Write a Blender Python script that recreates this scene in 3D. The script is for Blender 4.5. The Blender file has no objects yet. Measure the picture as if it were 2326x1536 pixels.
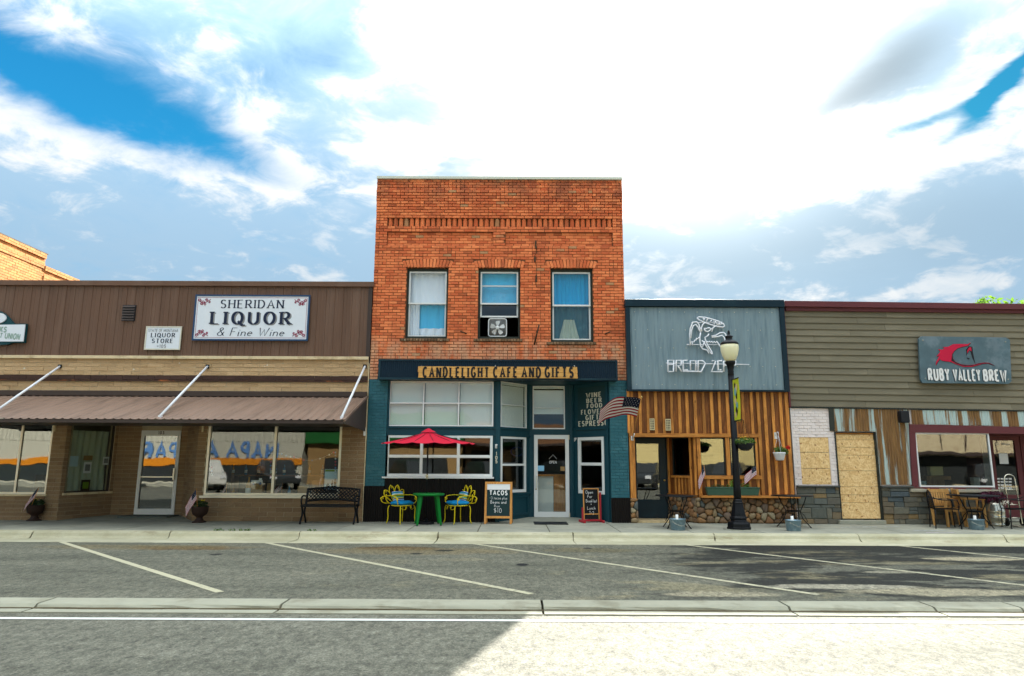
import bpy, bmesh, math, random
from mathutils import Vector, Matrix
random.seed(7)
R = math.radians; PI = math.pi
S = bpy.context.scene; C = S.collection
sin, cos = math.sin, math.cos
U = random.uniform

# ---------------------------------------------------------------- camera
PITCH, ROLL, DIST, EYE, FPX = R(10.3), .0045, 17.2, 1.45, 1550.0
CAM = Vector((0, -DIST, EYE))
FW = Vector((0, cos(PITCH), sin(PITCH))); UP0 = Vector((0, -sin(PITCH), cos(PITCH))); RT0 = Vector((1, 0, 0))
RT = RT0 * cos(ROLL) + UP0 * sin(ROLL); UP = UP0 * cos(ROLL) - RT0 * sin(ROLL)
cd = bpy.data.cameras.new('camera'); cam = bpy.data.objects.new('camera', cd); C.objects.link(cam)
cd.sensor_width = 36; cd.lens = 36 * FPX / 2326; cd.clip_end = 2000
m = Matrix((RT, UP, -FW)).transposed().to_4x4(); m.translation = CAM; cam.matrix_world = m
S.camera = cam
def ray(px, py):
    return (FW + RT * ((px - 1163) / FPX) - UP * ((py - 768) / FPX))
def W(px, py, Y=0.0):
    "world x, z of a photo position on the upright plane y = Y"
    d = ray(px, py); t = (Y - CAM.y) / d.y
    return CAM.x + d.x * t, CAM.z + d.z * t
def WX(px, X):
    "world y where a photo position (px, py) meets the plane x = X"
    d = ray(*px); t = X / d.x
    return CAM.y + d.y * t, CAM.z + d.z * t
def G(px, py, z=0.0):
    "world x, y of a photo position on the level plane z"
    d = ray(px, py); t = (z - CAM.z) / d.z
    return d.x * t, CAM.y + d.y * t
def RC(x0, y0, x1, y1, Y=0.0):
    xm, ym = (x0 + x1) / 2, (y0 + y1) / 2
    return W(x0, ym, Y)[0], W(x1, ym, Y)[0], W(xm, y1, Y)[1], W(xm, y0, Y)[1]   # xa, xb, za, zb

# ---------------------------------------------------------------- view
S.view_settings.view_transform = 'Standard'; S.view_settings.look = 'None'
S.view_settings.exposure = 3.35; S.view_settings.gamma = 1.0; S.view_settings.use_curve_mapping = False
S.render.engine = 'CYCLES'
S.cycles.max_bounces = 6; S.cycles.diffuse_bounces = 3; S.cycles.glossy_bounces = 3; S.cycles.transparent_max_bounces = 10
S.cycles.caustics_reflective = False; S.cycles.caustics_refractive = False
S.cycles.sample_clamp_indirect = 6.0

# ---------------------------------------------------------------- sun
SUN_AZ = math.atan(.29)                    # to the right of straight behind the shops
SUN_EL = math.atan(.63 * cos(SUN_AZ))
SUN = Vector((sin(SUN_AZ) * cos(SUN_EL), cos(SUN_AZ) * cos(SUN_EL), sin(SUN_EL)))
sl = bpy.data.lights.new('sun', 'SUN'); sl.energy = 2.0; sl.angle = R(.55); sl.color = (1, .96, .90)
so = bpy.data.objects.new('sun', sl); C.objects.link(so); so.rotation_euler = (-SUN).to_track_quat('-Z', 'Y').to_euler(); so.location = (6, 20, 25)

# ---------------------------------------------------------------- nodes
class NT:
    def __init__(s, tree): s.t = tree; s.n = tree.nodes; s.l = tree.links
    def put(s, sock, v):
        if isinstance(v, bpy.types.NodeSocket): s.l.new(v, sock)
        elif v is not None:
            if sock.type == 'RGBA' and len(v) == 3: v = (*v, 1)
            sock.default_value = v
    def node(s, typ, ins=None, out=0, **props):
        n = s.n.new(typ)
        for k, v in props.items(): setattr(n, k, v)
        for k, v in (ins or {}).items(): s.put(n.inputs[k], v)
        return n.outputs[out]
    def m(s, op, a, b=None, c=None, clamp=False):
        n = s.n.new('ShaderNodeMath'); n.operation = op; n.use_clamp = clamp
        for i, v in enumerate((a, b, c)):
            if v is not None: s.put(n.inputs[i], v)
        return n.outputs[0]
    def vm(s, op, a, b=None, out=0):
        n = s.n.new('ShaderNodeVectorMath'); n.operation = op
        s.put(n.inputs[0], a)
        if b is not None: s.put(n.inputs[1], b)
        return n.outputs[out]
    def dot(s, a, b): return s.vm('DOT_PRODUCT', a, b, 1)
    def mix(s, f, a, b, mode='MIX'):
        n = s.n.new('ShaderNodeMix'); n.data_type = 'RGBA'; n.blend_type = mode
        s.put(n.inputs[0], f); s.put(n.inputs[6], a); s.put(n.inputs[7], b)
        return n.outputs[2]
    def ramp(s, f, lo, hi):
        n = s.n.new('ShaderNodeMapRange'); n.interpolation_type = 'SMOOTHSTEP'
        s.put(n.inputs[0], f); s.put(n.inputs[1], lo); s.put(n.inputs[2], hi)
        return n.outputs[0]
    def noise(s, vec, scale=5., detail=4., rough=.55, dist=0., out=0):
        return s.node('ShaderNodeTexNoise', {'Vector': vec, 'Scale': scale, 'Detail': detail, 'Roughness': rough, 'Distortion': dist}, out)
    def scale(s, vec, v): return s.vm('MULTIPLY', vec, v)
    def xyz(s, vec):
        n = s.n.new('ShaderNodeSeparateXYZ'); s.put(n.inputs[0], vec); return n.outputs
    def comb(s, x, y, z):
        n = s.n.new('ShaderNodeCombineXYZ')
        for i, v in enumerate((x, y, z)): s.put(n.inputs[i], v)
        return n.outputs[0]

# ---------------------------------------------------------------- sky
wd = bpy.data.worlds.new('World'); S.world = wd; wd.use_nodes = True
nt = NT(wd.node_tree); nt.n.clear()
gen = nt.node('ShaderNodeTexCoord', out=0)
dirv = nt.vm('NORMALIZE', gen)
sky = nt.node('ShaderNodeTexSky', sky_type='NISHITA', sun_disc=False, sun_elevation=SUN_EL, sun_rotation=SUN_AZ, air_density=1.2, dust_density=.6, ozone_density=2.0)
dx, dy, dz = nt.xyz(dirv)
den = nt.m('ADD', nt.m('MAXIMUM', dz, 0.0), .22)
cp = nt.comb(nt.m('DIVIDE', dx, den), nt.m('DIVIDE', dy, den), 0.0)
n1 = nt.noise(cp, 1.5, 9, .55, .45)
n2 = nt.noise(nt.vm('ADD', cp, (3.1, 1.7, 5)), 3.4, 8, .6, .5)
n3 = nt.noise(nt.vm('ADD', cp, (9.1, 4.7, 2)), .8, 4, .5, .2)
def pdir(px, py): return ray(px, py).normalized()
def hole(p, q, width, reach, wob):
    "a long gap in the clouds between two directions of the sky"
    a, b = pdir(*p), pdir(*q); n = a.cross(b).normalized(); mid = (a + b).normalized()
    t = (b - a).normalized()
    off = nt.m('ADD', nt.dot(dirv, tuple(n)), nt.m('MULTIPLY', nt.m('SUBTRACT', n1, .5), wob))
    al = nt.dot(nt.vm('SUBTRACT', dirv, tuple(mid)), tuple(t))
    e = nt.m('ADD', nt.m('POWER', nt.m('DIVIDE', off, width), 2.0), nt.m('POWER', nt.m('ABSOLUTE', nt.m('DIVIDE', al, reach)), 3.0))
    return nt.m('EXPONENT', nt.m('MULTIPLY', e, -1.0))
n4 = nt.noise(nt.vm('ADD', cp, (1.1, 7.7, 3)), 7.5, 9, .62, .6)
h1 = hole((-60, 60), (530, 345), .046, .23, .20)
h1b = hole((-40, 20), (420, 120), .07, .22, .3)
h2 = hole((2230, 215), (2345, 70), .016, .09, .20)
h2b = hole((2010, 300), (2330, 170), .010, .12, .12)
h3 = hole((560, 130), (860, 60), .030, .12, .3)
h4 = hole((150, 560), (620, 560), .045, .22, .3)
g1 = hole((1850, 235), (2090, 75), .034, .10, .11)
g2 = hole((1480, 570), (2330, 500), .055, .36, .16)
sd = nt.m('MAXIMUM', nt.dot(dirv, tuple(SUN)), 0.0)
glow = nt.m('POWER', sd, 18.0); glow2 = nt.m('POWER', sd, 60.0)
cover = nt.m('ADD', nt.m('MULTIPLY', nt.m('SUBTRACT', n1, .5), 1.0), nt.m('ADD', .95, nt.m('MULTIPLY', glow, .5)))
cover = nt.m('ADD', cover, nt.m('MULTIPLY', nt.m('SUBTRACT', n4, .5), 1.1))
for hh, w_ in ((h1, 1.25), (h1b, .42), (h2, 1.8), (h2b, 1.0), (h3, .40), (h4, .14)): cover = nt.m('SUBTRACT', cover, nt.m('MULTIPLY', hh, w_))
cf = nt.ramp(cover, -.45, .95)
lowb = nt.ramp(nt.m('ADD', dz, nt.m('MULTIPLY', nt.m('SUBTRACT', n3, .5), .40)), .42, .26)
puff_ = nt.ramp(nt.m('ADD', nt.m('MULTIPLY', n2, .7), nt.m('MULTIPLY', n4, .3)), .42, .60)
shade = nt.m('ADD', nt.m('MULTIPLY', nt.m('SUBTRACT', puff_, .5), .85), nt.m('ADD', nt.m('MULTIPLY', nt.m('SUBTRACT', n3, .5), 1.3), nt.m('ADD', .42, nt.m('MULTIPLY', nt.m('POWER', sd, 15.0), .85))))
shade = nt.m('ADD', shade, nt.m('MULTIPLY', nt.m('SUBTRACT', n4, .5), 1.1))
for hh, w_ in ((lowb, .34), (g1, 1.7), (g2, .85), (h4, .35), (h1b, .30), (h3, .35)): shade = nt.m('SUBTRACT', shade, nt.m('MULTIPLY', hh, w_))
shade = nt.ramp(shade, -.10, 1.0)
veil = nt.mix(glow, (.41, .62, .82), (.46, .58, .64))
ccol = nt.mix(shade, veil, (.97, .985, .985))
ccol = nt.mix(nt.m('MULTIPLY', glow2, .9, clamp=True), ccol, (1.0, .99, .96))
up_ = nt.m('ADD', .088, nt.m('MULTIPLY', nt.m('POWER', nt.m('MAXIMUM', dz, 0.), 2.8), .385))
lum = nt.m('ADD', up_, nt.m('ADD', nt.m('MULTIPLY', glow, .02), nt.m('MULTIPLY', glow2, .2)))
lum = nt.m('MULTIPLY', lum, nt.m('SUBTRACT', 1.0, nt.m('ADD', nt.m('MULTIPLY', g1, .5), nt.m('MULTIPLY', g2, .12))))
cl = nt.scale(ccol, nt.comb(lum, lum, lum))
skc = nt.scale(nt.scale(sky, (.0016, .0128, .0175)), nt.comb(*[nt.m('SUBTRACT', 1.0, nt.m('MULTIPLY', nt.m('POWER', sd, 3.0), .62))] * 3))
fin = nt.mix(cf, skc, cl)
bg = nt.node('ShaderNodeBackground', {'Color': fin, 'Strength': 1.0})
wo = nt.n.new('ShaderNodeOutputWorld'); nt.l.new(bg, wo.inputs[0])

# ---------------------------------------------------------------- materials
M = {}
def setup(name):
    mt = bpy.data.materials.new(name); mt.use_nodes = True; M[name] = mt
    n = NT(mt.node_tree); b = mt.node_tree.nodes['Principled BSDF']; return n, b
def coords(n, obj=False):
    return n.node('ShaderNodeTexCoord', out=3) if obj else n.node('ShaderNodeNewGeometry', out=0)
def rnd(n):
    return n.m('FRACT', n.m('ADD', n.node('ShaderNodeObjectInfo', out=5), n.node('ShaderNodeNewGeometry', out=8)))
def bumpn(n, b, h, strength, dist=.01):
    n.put(b.inputs['Normal'], n.node('ShaderNodeBump', {'Height': h, 'Strength': strength, 'Distance': dist}))
def mat(name, col, rough=.6, var=.12, vs=5., bump=.0, bs=60., metal=0., rv=0., spec=.22, obj=False, stretch=(1, 1, 1), col2=None, c2s=2., c2t=(.5, .65), coat=0., trans=0.):
    n, b = setup(name)
    p = n.scale(coords(n, obj), stretch)
    if rv: p = n.vm('ADD', p, n.comb(n.m('MULTIPLY', rnd(n), 7.), n.m('MULTIPLY', rnd(n), 13.), 0.))
    nz = n.noise(p, vs, 6, .6)
    k = n.m('ADD', 1.0, n.m('MULTIPLY', n.m('SUBTRACT', nz, .5), 2 * var))
    if rv: k = n.m('MULTIPLY', k, n.m('ADD', 1 - rv, n.m('MULTIPLY', rnd(n), 2 * rv)))
    c = n.comb(*col)
    if col2: c = n.mix(n.ramp(n.noise(n.vm('ADD', p, (3, 5, 7)), c2s, 7, .62), *c2t), col, col2)
    n.put(b.inputs['Base Color'], n.scale(c, n.comb(k, k, k)))
    n.put(b.inputs['Roughness'], n.m('ADD', rough - .06, n.m('MULTIPLY', nz, .12), clamp=True))
    b.inputs['Metallic'].default_value = metal; b.inputs['Specular IOR Level'].default_value = spec
    if coat: b.inputs['Coat Weight'].default_value = coat
    if bump: bumpn(n, b, n.noise(p, bs, 4, .6), bump)
    return M[name]

def wood(name, col, col2, axis='z', rv=.22, rough=.55, dark=(.05, .022, .008), wear=.35):
    n, b = setup(name); p = coords(n)
    r = rnd(n); p = n.vm('ADD', p, n.comb(n.m('MULTIPLY', r, 31.), n.m('MULTIPLY', r, 17.), n.m('MULTIPLY', r, 23.)))
    st = {'z': (26, 26, 1.3), 'x': (1.3, 26, 26)}[axis]
    g = n.noise(n.scale(p, st), 1.6, 7, .6, 1.2); g2 = n.noise(n.scale(p, st), 6., 3, .5)
    c = n.mix(n.ramp(g, .32, .68), col2, col)
    c = n.mix(n.m('MULTIPLY', n.ramp(n.noise(p, 1.1, 5, .6), .48, .66), wear), c, dark)
    v = n.node('ShaderNodeTexVoronoi', {'Vector': n.scale(p, {'z': (7, 7, 1.8), 'x': (1.8, 7, 7)}[axis]), 'Scale': 1.0})
    c = n.mix(n.ramp(v, .10, .03), c, dark)
    k = n.m('MULTIPLY', n.m('ADD', 1 - rv, n.m('MULTIPLY', r, 2 * rv)), n.m('ADD', .8, n.m('MULTIPLY', g2, .4)))
    n.put(b.inputs['Base Color'], n.scale(c, n.comb(k, k, k))); b.inputs['Roughness'].default_value = rough
    b.inputs['Specular IOR Level'].default_value = .25
    bumpn(n, b, n.m('ADD', g, g2), .35, .004)
    return M[name]

# --- brick
n, b = setup('brick'); p = coords(n); r = rnd(n); r2 = n.m('FRACT', n.m('MULTIPLY', r, 7.31))
c = n.mix(r, (.55, .125, .052), (.80, .255, .110)); c = n.mix(n.m('MULTIPLY', n.ramp(r2, .88, .94), .7), c, (.30, .075, .035))
c = n.mix(n.ramp(n.m('FRACT', n.m('MULTIPLY', r, 3.77)), .975, .985), c, (.44, .25, .14))
z = n.xyz(p)[2]; x = n.xyz(p)[0]
c = n.mix(n.m('MULTIPLY', n.ramp(n.noise(n.scale(p, (1.6, 1, .7)), 1.1, 6, .65), .45, .66), .5), c, (.40, .10, .05))
# flaked old paint over the lowest courses and soot on the parapet
low = n.m('MULTIPLY', n.ramp(n.m('ADD', z, n.m('MULTIPLY', n.noise(n.scale(p, (1, 1, .6)), 2.0, 6, .7), .5)), 4.92, 4.55), n.ramp(n.noise(n.scale(p, (1.6, 1, .5)), 2.2, 8, .72), .38, .58))
c = n.mix(n.m('MULTIPLY', low, .75), c, (.58, .36, .25))
soot = n.m('MULTIPLY', n.ramp(z, 8.0, 8.7), n.ramp(n.noise(n.scale(p, (1.5, 1, .8)), 1.3, 6, .7), .40, .62))
c = n.mix(n.m('MULTIPLY', soot, .7), c, (.19, .075, .05))
strk = n.m('MULTIPLY', n.ramp(n.noise(n.scale(p, (5, 1, .35)), 1.4, 6, .65), .56, .70), n.ramp(z, 8.2, 5.0))
c = n.mix(n.m('MULTIPLY', strk, .35), c, (.26, .11, .07))
nz = n.noise(p, 35, 5, .65); k = n.m('ADD', .78, n.m('MULTIPLY', nz, .44))
n.put(b.inputs['Base Color'], n.scale(c, n.comb(k, k, k))); b.inputs['Roughness'].default_value = .85; b.inputs['Specular IOR Level'].default_value = .2
bumpn(n, b, n.noise(p, 70, 5, .7), .5, .006)
mat('mortar', (.17, .075, .042), .95, .35, 4, .5, 90)
mat('sunbrick', (.66, .31, .115), .85, .2, 9, .4, 60, rv=.2)
# --- painted brick
mat('teal_brick', (.026, .115, .138), .45, .2, 3, .5, 45, col2=(.045, .15, .175), c2s=3)
n, b = setup('white_brick'); p = coords(n)
c = n.mix(n.ramp(n.noise(n.scale(p, (1, 1, 1.6)), 9, 7, .7), .62, .645), (.78, .68, .63), (.045, .03, .027))
c = n.mix(n.m('MULTIPLY', n.ramp(n.noise(p, 2, 4, .6), .5, .7), .35), c, (.5, .36, .31))
n.put(b.inputs['Base Color'], c); b.inputs['Roughness'].default_value = .7; bumpn(n, b, n.noise(p, 30, 4, .6), .4)
# --- split faced block
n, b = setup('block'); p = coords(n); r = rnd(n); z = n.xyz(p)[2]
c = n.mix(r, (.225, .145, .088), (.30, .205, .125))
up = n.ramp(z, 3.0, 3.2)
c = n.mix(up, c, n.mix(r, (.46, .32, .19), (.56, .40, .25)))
sp = n.m('MULTIPLY', up, n.ramp(n.node('ShaderNodeTexVoronoi', {'Vector': n.scale(p, (1, 0, 1)), 'Scale': 3.2, 'Randomness': 1.}), .105, .085))
sp = n.m('MULTIPLY', sp, n.ramp(z, 3.62, 3.70))
sp = n.m('MULTIPLY', sp, n.ramp(n.noise(p, 6, 5, .7), .36, .50))
c = n.mix(n.m('MULTIPLY', sp, .9), c, (.66, .64, .58))
k = n.m('ADD', .70, n.m('MULTIPLY', n.noise(p, 30, 6, .7), .60))
n.put(b.inputs['Base Color'], n.scale(c, n.comb(k, k, k))); b.inputs['Roughness'].default_value = .9
bumpn(n, b, n.noise(n.scale(p, (1, 1, 1.8)), 22, 6, .72), 1.0, .03)
mat('block_brown', (.055, .03, .026), .8, .3, 12, .8, 25, rv=.1)
mat('block_mortar', (.42, .36, .27), .95, .2, 8, .3, 90)
mat('block_mortar_dark', (.24, .19, .14), .95, .3, 4, .3, 90)
# --- metals and paints
mat('brown_metal', (.130, .074, .054), .45, .16, 1.6, rv=.07, stretch=(2, 1, .35), col2=(.150, .092, .072), c2s=1.0, c2t=(.42, .72), bump=.12, bs=2.5)
mat('awning_metal', (.225, .155, .132), .42, .18, 2.5, stretch=(2.2, .3, 1), col2=(.15, .105, .09), c2s=1.6, c2t=(.45, .72), bump=.1, bs=3)
mat('dark_brown_metal', (.05, .036, .034), .45, .15, 3)
mat('rust_trim', (.05, .025, .02), .7, .3, 6, .2, 60, col2=(.30, .10, .035), c2s=1.6, c2t=(.60, .72))
mat('cream_trim', (.62, .53, .38), .7, .15, 4, .2, 60, col2=(.45, .36, .24), c2s=3)
mat('white_metal', (.72, .72, .70), .35, .05, 3)
mat('white_pole', (.74, .75, .76), .4, .06, 5, col2=(.45, .25, .12), c2s=5, c2t=(.72, .78))
mat('aluminium', (.62, .61, .57), .35, .06, 6, metal=.4)
mat('white_vinyl', (.74, .74, .71), .4, .05, 4)
mat('teal', (.009, .050, .066), .42, .12, 2.5, .08, 30)
mat('teal_panel', (.014, .046, .052), .5, .12, 2.5, .08, 30)
mat('navy_metal', (.004, .017, .031), .4, .15, 3)
mat('navy_frame', (.004, .019, .030), .38, .15, 2, col2=(.009, .034, .046), c2s=.8)
mat('black_metal_panel', (.0065, .0045, .0042), .45, .2, 4, stretch=(1, 1, .3))
mat('black_iron', (.0035, .004, .0055), .4, .2, 20)
mat('black_plastic', (.012, .013, .016), .5, .1, 6)
mat('green_black_trim', (.030, .036, .032), .6, .2, 6)
mat('dark_trim', (.02, .026, .026), .6, .2, 6)
mat('maroon', (.115, .030, .040), .5, .1, 3, .05, 30)
mat('siding', (.158, .144, .112), .7, .18, 3, .25, 70, rv=.05, stretch=(.25, 1, 1), col2=(.195, .178, .142), c2s=1.4)
mat('galvanized', (.235, .31, .335), .45, .22, 3, metal=.2, stretch=(6, 1, .35), col2=(.175, .245, .275), c2s=2.2)
mat('bucket_zinc', (.17, .25, .29), .38, .3, 7, metal=.5, col2=(.25, .34, .38), c2s=9)
mat('copper_cap', (.55, .60, .60), .4, .1, 3)
mat('chrome', (.55, .55, .53), .25, .08, 6, metal=.9)
mat('brass', (.55, .40, .15), .35, .05, 6, metal=.8)
mat('rust_pipe', (.06, .035, .02), .7, .3, 20)
# --- roads
n, b = setup('concrete'); p = coords(n); r = rnd(n)
c = n.mix(n.ramp(n.noise(p, .9, 8, .65), .35, .68), (.225, .235, .215), (.32, .325, .29))
c = n.mix(n.m('MULTIPLY', n.ramp(n.noise(n.scale(p, (.7, 1.6, 1)), 2.1, 8, .7), .56, .70), .55), c, (.13, .13, .10))
k = n.m('MULTIPLY', n.m('ADD', .78, n.m('MULTIPLY', n.noise(p, 90, 4, .7), .44)), n.m('ADD', .94, n.m('MULTIPLY', r, .12)))
n.put(b.inputs['Base Color'], n.scale(c, n.comb(k, k, k))); b.inputs['Roughness'].default_value = .85; bumpn(n, b, n.noise(p, 160, 4, .7), .3, .004)
n, b = setup('kerb_concrete'); p = coords(n); r = rnd(n)
c = n.mix(n.ramp(n.noise(n.scale(p, (.6, 1, 1)), 1.6, 8, .68), .36, .66), (.33, .32, .235), (.44, .43, .345))
c = n.mix(n.m('MULTIPLY', n.ramp(n.noise(n.scale(p, (.5, 1, 3)), 2.3, 8, .75), .55, .68), .6), c, (.20, .165, .10))
k = n.m('MULTIPLY', n.m('ADD', .75, n.m('MULTIPLY', n.noise(p, 70, 5, .75), .5)), n.m('ADD', .93, n.m('MULTIPLY', r, .14)))
n.put(b.inputs['Base Color'], n.scale(c, n.comb(k, k, k))); b.inputs['Roughness'].default_value = .85; bumpn(n, b, n.noise(p, 90, 5, .75), .45, .006)
mat('pale_concrete', (.30, .305, .265), .85, .2, 4, .4, 90, rv=.06, col2=(.22, .215, .175), c2s=2, c2t=(.5, .7))
mat('dirt', (.075, .06, .035), .95, .5, 10, .6, 40)

def asphalt(name, base, light, stain):
    n, b = setup(name); p = coords(n); px, py, pz = n.xyz(p)
    fine = n.noise(p, 42, 5, .8); grain = n.node('ShaderNodeTexVoronoi', {'Vector': p, 'Scale': 75.}, out=1)
    gr = n.xyz(grain)[0]
    c = n.mix(n.ramp(n.noise(n.scale(p, (.35, 1.1, 1)), 1.1, 8, .65), .34, .68), base, light)
    if stain:
        # a long damp, oil dark patch that covers the eastern stalls, with dried out islands
        u = n.m('ADD', px, n.m('MULTIPLY', n.m('SUBTRACT', n.noise(n.scale(p, (.5, 1, 1)), .9, 7, .7), .5), 7.))
        e = n.ramp(n.m('ADD', u, n.m('MULTIPLY', py, -.15)), 3.3, 4.3)
        e = n.m('MULTIPLY', e, n.ramp(n.m('ADD', py, n.m('MULTIPLY', n.noise(n.scale(p, (.5, 1, 1)), 1.2, 6, .65), 1.6)), -8.2, -7.5))
        isl = n.ramp(n.noise(n.scale(p, (.30, 1.1, 1)), 1.25, 8, .66, .4), .535, .575)
        e = n.m('MULTIPLY', e, n.m('SUBTRACT', 1.0, n.m('MULTIPLY', isl, .85)))
        bandn = n.noise(n.scale(p, (.10, 1.3, 1)), 1.4, 5, .6); c = n.mix(n.m('MULTIPLY', n.ramp(bandn, .36, .66), .55), c, light); c = n.mix(n.m('MULTIPLY', e, .95), c, (.011, .012, .010))
        rim = n.m('MULTIPLY', n.ramp(n.noise(n.scale(p, (.4, 1, 1)), 1.5, 6, .6), .56, .66), n.ramp(px, -6., 3.))
        c = n.mix(n.m('MULTIPLY', rim, .5), c, (.24, .215, .14))
        for qx, qy, wx, wy, cc, a in ((420, 1245, 1.1, .36, (.085, .045, .014), .85), (905, 1246, .9, .34, (.085, .048, .016), .85), (940, 1252, 1.9, .55, (.16, .125, .065), .55), (330, 1243, 2.2, .4, (.15, .12, .06), .5), (1340, 1250, 1.0, .35, (.13, .11, .06), .5),
                                  (1010, 1251, .20, .15, (.016, .016, .014), .97), (945, 1258, .12, .12, (.012, .012, .012), .97), (1187, 1283, .11, .15, (.006, .007, .008), 1.), (490, 1260, .12, .12, (.010, .010, .010), .97), (1335, 1246, .10, .10, (.016, .016, .016), .95), (2210, 1270, .9, .25, (.30, .27, .20), .9), (2030, 1300, .5, .12, (.26, .25, .2), .7), (1910, 1333, 1.1, .22, (.27, .26, .22), .9), (2150, 1345, 1.3, .3, (.27, .25, .19), .9), (1640, 1350, .8, .18, (.27, .25, .19), .8)):
            sx, sy = G(qx, qy, -.14)
            d = n.m('ADD', n.m('POWER', n.m('DIVIDE', n.m('SUBTRACT', px, sx), wx), 2.), n.m('POWER', n.m('DIVIDE', n.m('SUBTRACT', py, sy), wy), 2.))
            d = n.m('ADD', d, n.m('MULTIPLY', n.m('SUBTRACT', n.noise(n.scale(p, (1, 2, 1)), 5 if wx < .3 else 2.2, 6, .7), .5), 2.4 if wx > .3 else .9))
            c = n.mix(n.m('MULTIPLY', n.ramp(d, 1.1, .45), a), c, cc)
    else:
        c = n.mix(n.m('MULTIPLY', n.ramp(n.noise(n.scale(p, (.12, 1, 1)), 1.3, 5, .6), .45, .65), .4), c, light)
    mid = n.noise(n.scale(p, (1, .55, 1)), 13, 6, .8); k = n.m('MULTIPLY', n.m('SUBTRACT', n.m('MULTIPLY', mid, 3.0), .5), n.m('MULTIPLY', n.m('ADD', -.10, n.m('MULTIPLY', fine, 2.2)), n.m('ADD', .72, n.m('MULTIPLY', gr, .56))))
    n.put(b.inputs['Base Color'], n.scale(c, n.comb(k, k, k))); b.inputs['Roughness'].default_value = .88; b.inputs['Specular IOR Level'].default_value = .3
    bumpn(n, b, n.m('ADD', fine, n.m('MULTIPLY', gr, .5)), .8, .012)
asphalt('asphalt_parking', (.080, .083, .068), (.135, .136, .114), True)
asphalt('asphalt_road', (.116, .118, .101), (.155, .156, .136), False)
mat('ground_dirt', (.16, .15, .12), .95, .3, .3)
n, b = setup('line_paint'); p = coords(n)
wr = n.ramp(n.m('ADD', n.noise(p, 9, 7, .8), n.m('MULTIPLY', n.xyz(p)[0], .006)), .50, .64)
n.put(b.inputs['Base Color'], n.mix(n.m('MULTIPLY', wr, .8), (.41, .395, .30), (.13, .13, .11))); b.inputs['Roughness'].default_value = .8
mat('white_line', (.62, .61, .54), .8, .2, 12, col2=(.32, .32, .28), c2s=7, c2t=(.62, .75))
mat('chalk_mark', (.52, .54, .56), .9, .2, 8, col2=(.27, .28, .26), c2s=6, c2t=(.40, .62))
mat('chalk_pink', (.54, .44, .48), .9, .2, 8, col2=(.27, .28, .26), c2s=6, c2t=(.40, .62))
# --- timber, boards
wood('cedar', (.70, .31, .075), (.40, .15, .033), 'z')
wood('cedar_x', (.60, .26, .06), (.33, .12, .027), 'x')
wood('cedar_board', (.25, .088, .020), (.085, .028, .008), 'z')
wood('sign_pine', (.72, .42, .14), (.50, .25, .065), 'x', rv=.12, wear=.12, dark=(.3, .13, .03))
wood('frame_pine', (.66, .33, .10), (.46, .20, .05), 'z', rv=.08, wear=.1, dark=(.3, .13, .03))
wood('teak', (.56, .33, .13), (.40, .21, .07), 'z', rv=.15, wear=.15, dark=(.22, .11, .04))
wood('counter_wood', (.55, .25, .085), (.36, .14, .04), 'z', rv=.1)
mat('shelf_wood', (.20, .10, .05), .6, .25, 8)
n, b = setup('osb'); p = coords(n); pv = n.vm('ADD', n.scale(p, (1, 1, 1)), n.scale(n.noise(p, 9, 3, .5, out=1), (.06, .06, .06)))
v = n.node('ShaderNodeTexVoronoi', {'Vector': n.scale(pv, (1, 1, 1.5)), 'Scale': 20.}, out=1)
v2 = n.node('ShaderNodeTexVoronoi', {'Vector': n.scale(pv, (1.7, 1, 1)), 'Scale': 24.}, out=1)
f = n.m('MULTIPLY', n.m('ADD', n.xyz(v)[0], n.xyz(v2)[1]), .5)
c = n.mix(n.ramp(f, .1, .9), (.60, .37, .16), (.80, .60, .34)); c = n.mix(n.ramp(n.xyz(v2)[0], .965, .99), c, (.30, .13, .045))
n.put(b.inputs['Base Color'], c); b.inputs['Roughness'].default_value = .75; bumpn(n, b, f, .3, .004)
# --- rusty corrugated iron
n, b = setup('rusty_iron'); p = coords(n)
s = n.noise(n.scale(p, (2.6, 1, .10)), 1.5, 5, .55); s2 = n.noise(n.scale(p, (14, 1, .9)), 1.3, 6, .7)
f = n.ramp(n.m('ADD', s, n.m('MULTIPLY', n.m('SUBTRACT', s2, .5), .30)), .44, .51)
c = n.mix(f, (.40, .52, .58), n.mix(n.ramp(s2, .3, .7), (.11, .052, .02), (.27, .15, .055)))
c = n.mix(n.ramp(n.noise(n.scale(p, (22, 1, .7)), 1.4, 6, .7), .66, .72), c, (.55, .55, .54))
n.put(b.inputs['Base Color'], c); n.put(b.inputs['Roughness'], n.m('ADD', .45, n.m('MULTIPLY', f, .4))); bumpn(n, b, s2, .3, .004)
# --- stone
def stone(name, cols, bs=25):
    n, b = setup(name); p = coords(n); r = rnd(n); c = n.comb(*cols[0])
    for i, cc in enumerate(cols[1:]):
        c = n.mix(n.ramp(r, (i + 1) / len(cols) - .01, (i + 1) / len(cols) + .01), c, cc)
    k = n.m('ADD', .55, n.m('MULTIPLY', n.noise(n.vm('ADD', p, n.comb(n.m('MULTIPLY', r, 9.), 0., 0.)), 14, 7, .7), .9))
    n.put(b.inputs['Base Color'], n.scale(c, n.comb(k, k, k))); b.inputs['Roughness'].default_value = .7
    bumpn(n, b, n.noise(p, bs, 6, .7), .7, .012)
stone('river_stone', [(.17, .10, .055), (.24, .16, .095), (.13, .075, .042), (.26, .195, .12), (.19, .125, .08), (.085, .10, .105), (.22, .11, .05), (.145, .105, .085), (.26, .14, .06), (.20, .15, .10), (.33, .28, .20), (.15, .09, .05)])
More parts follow.
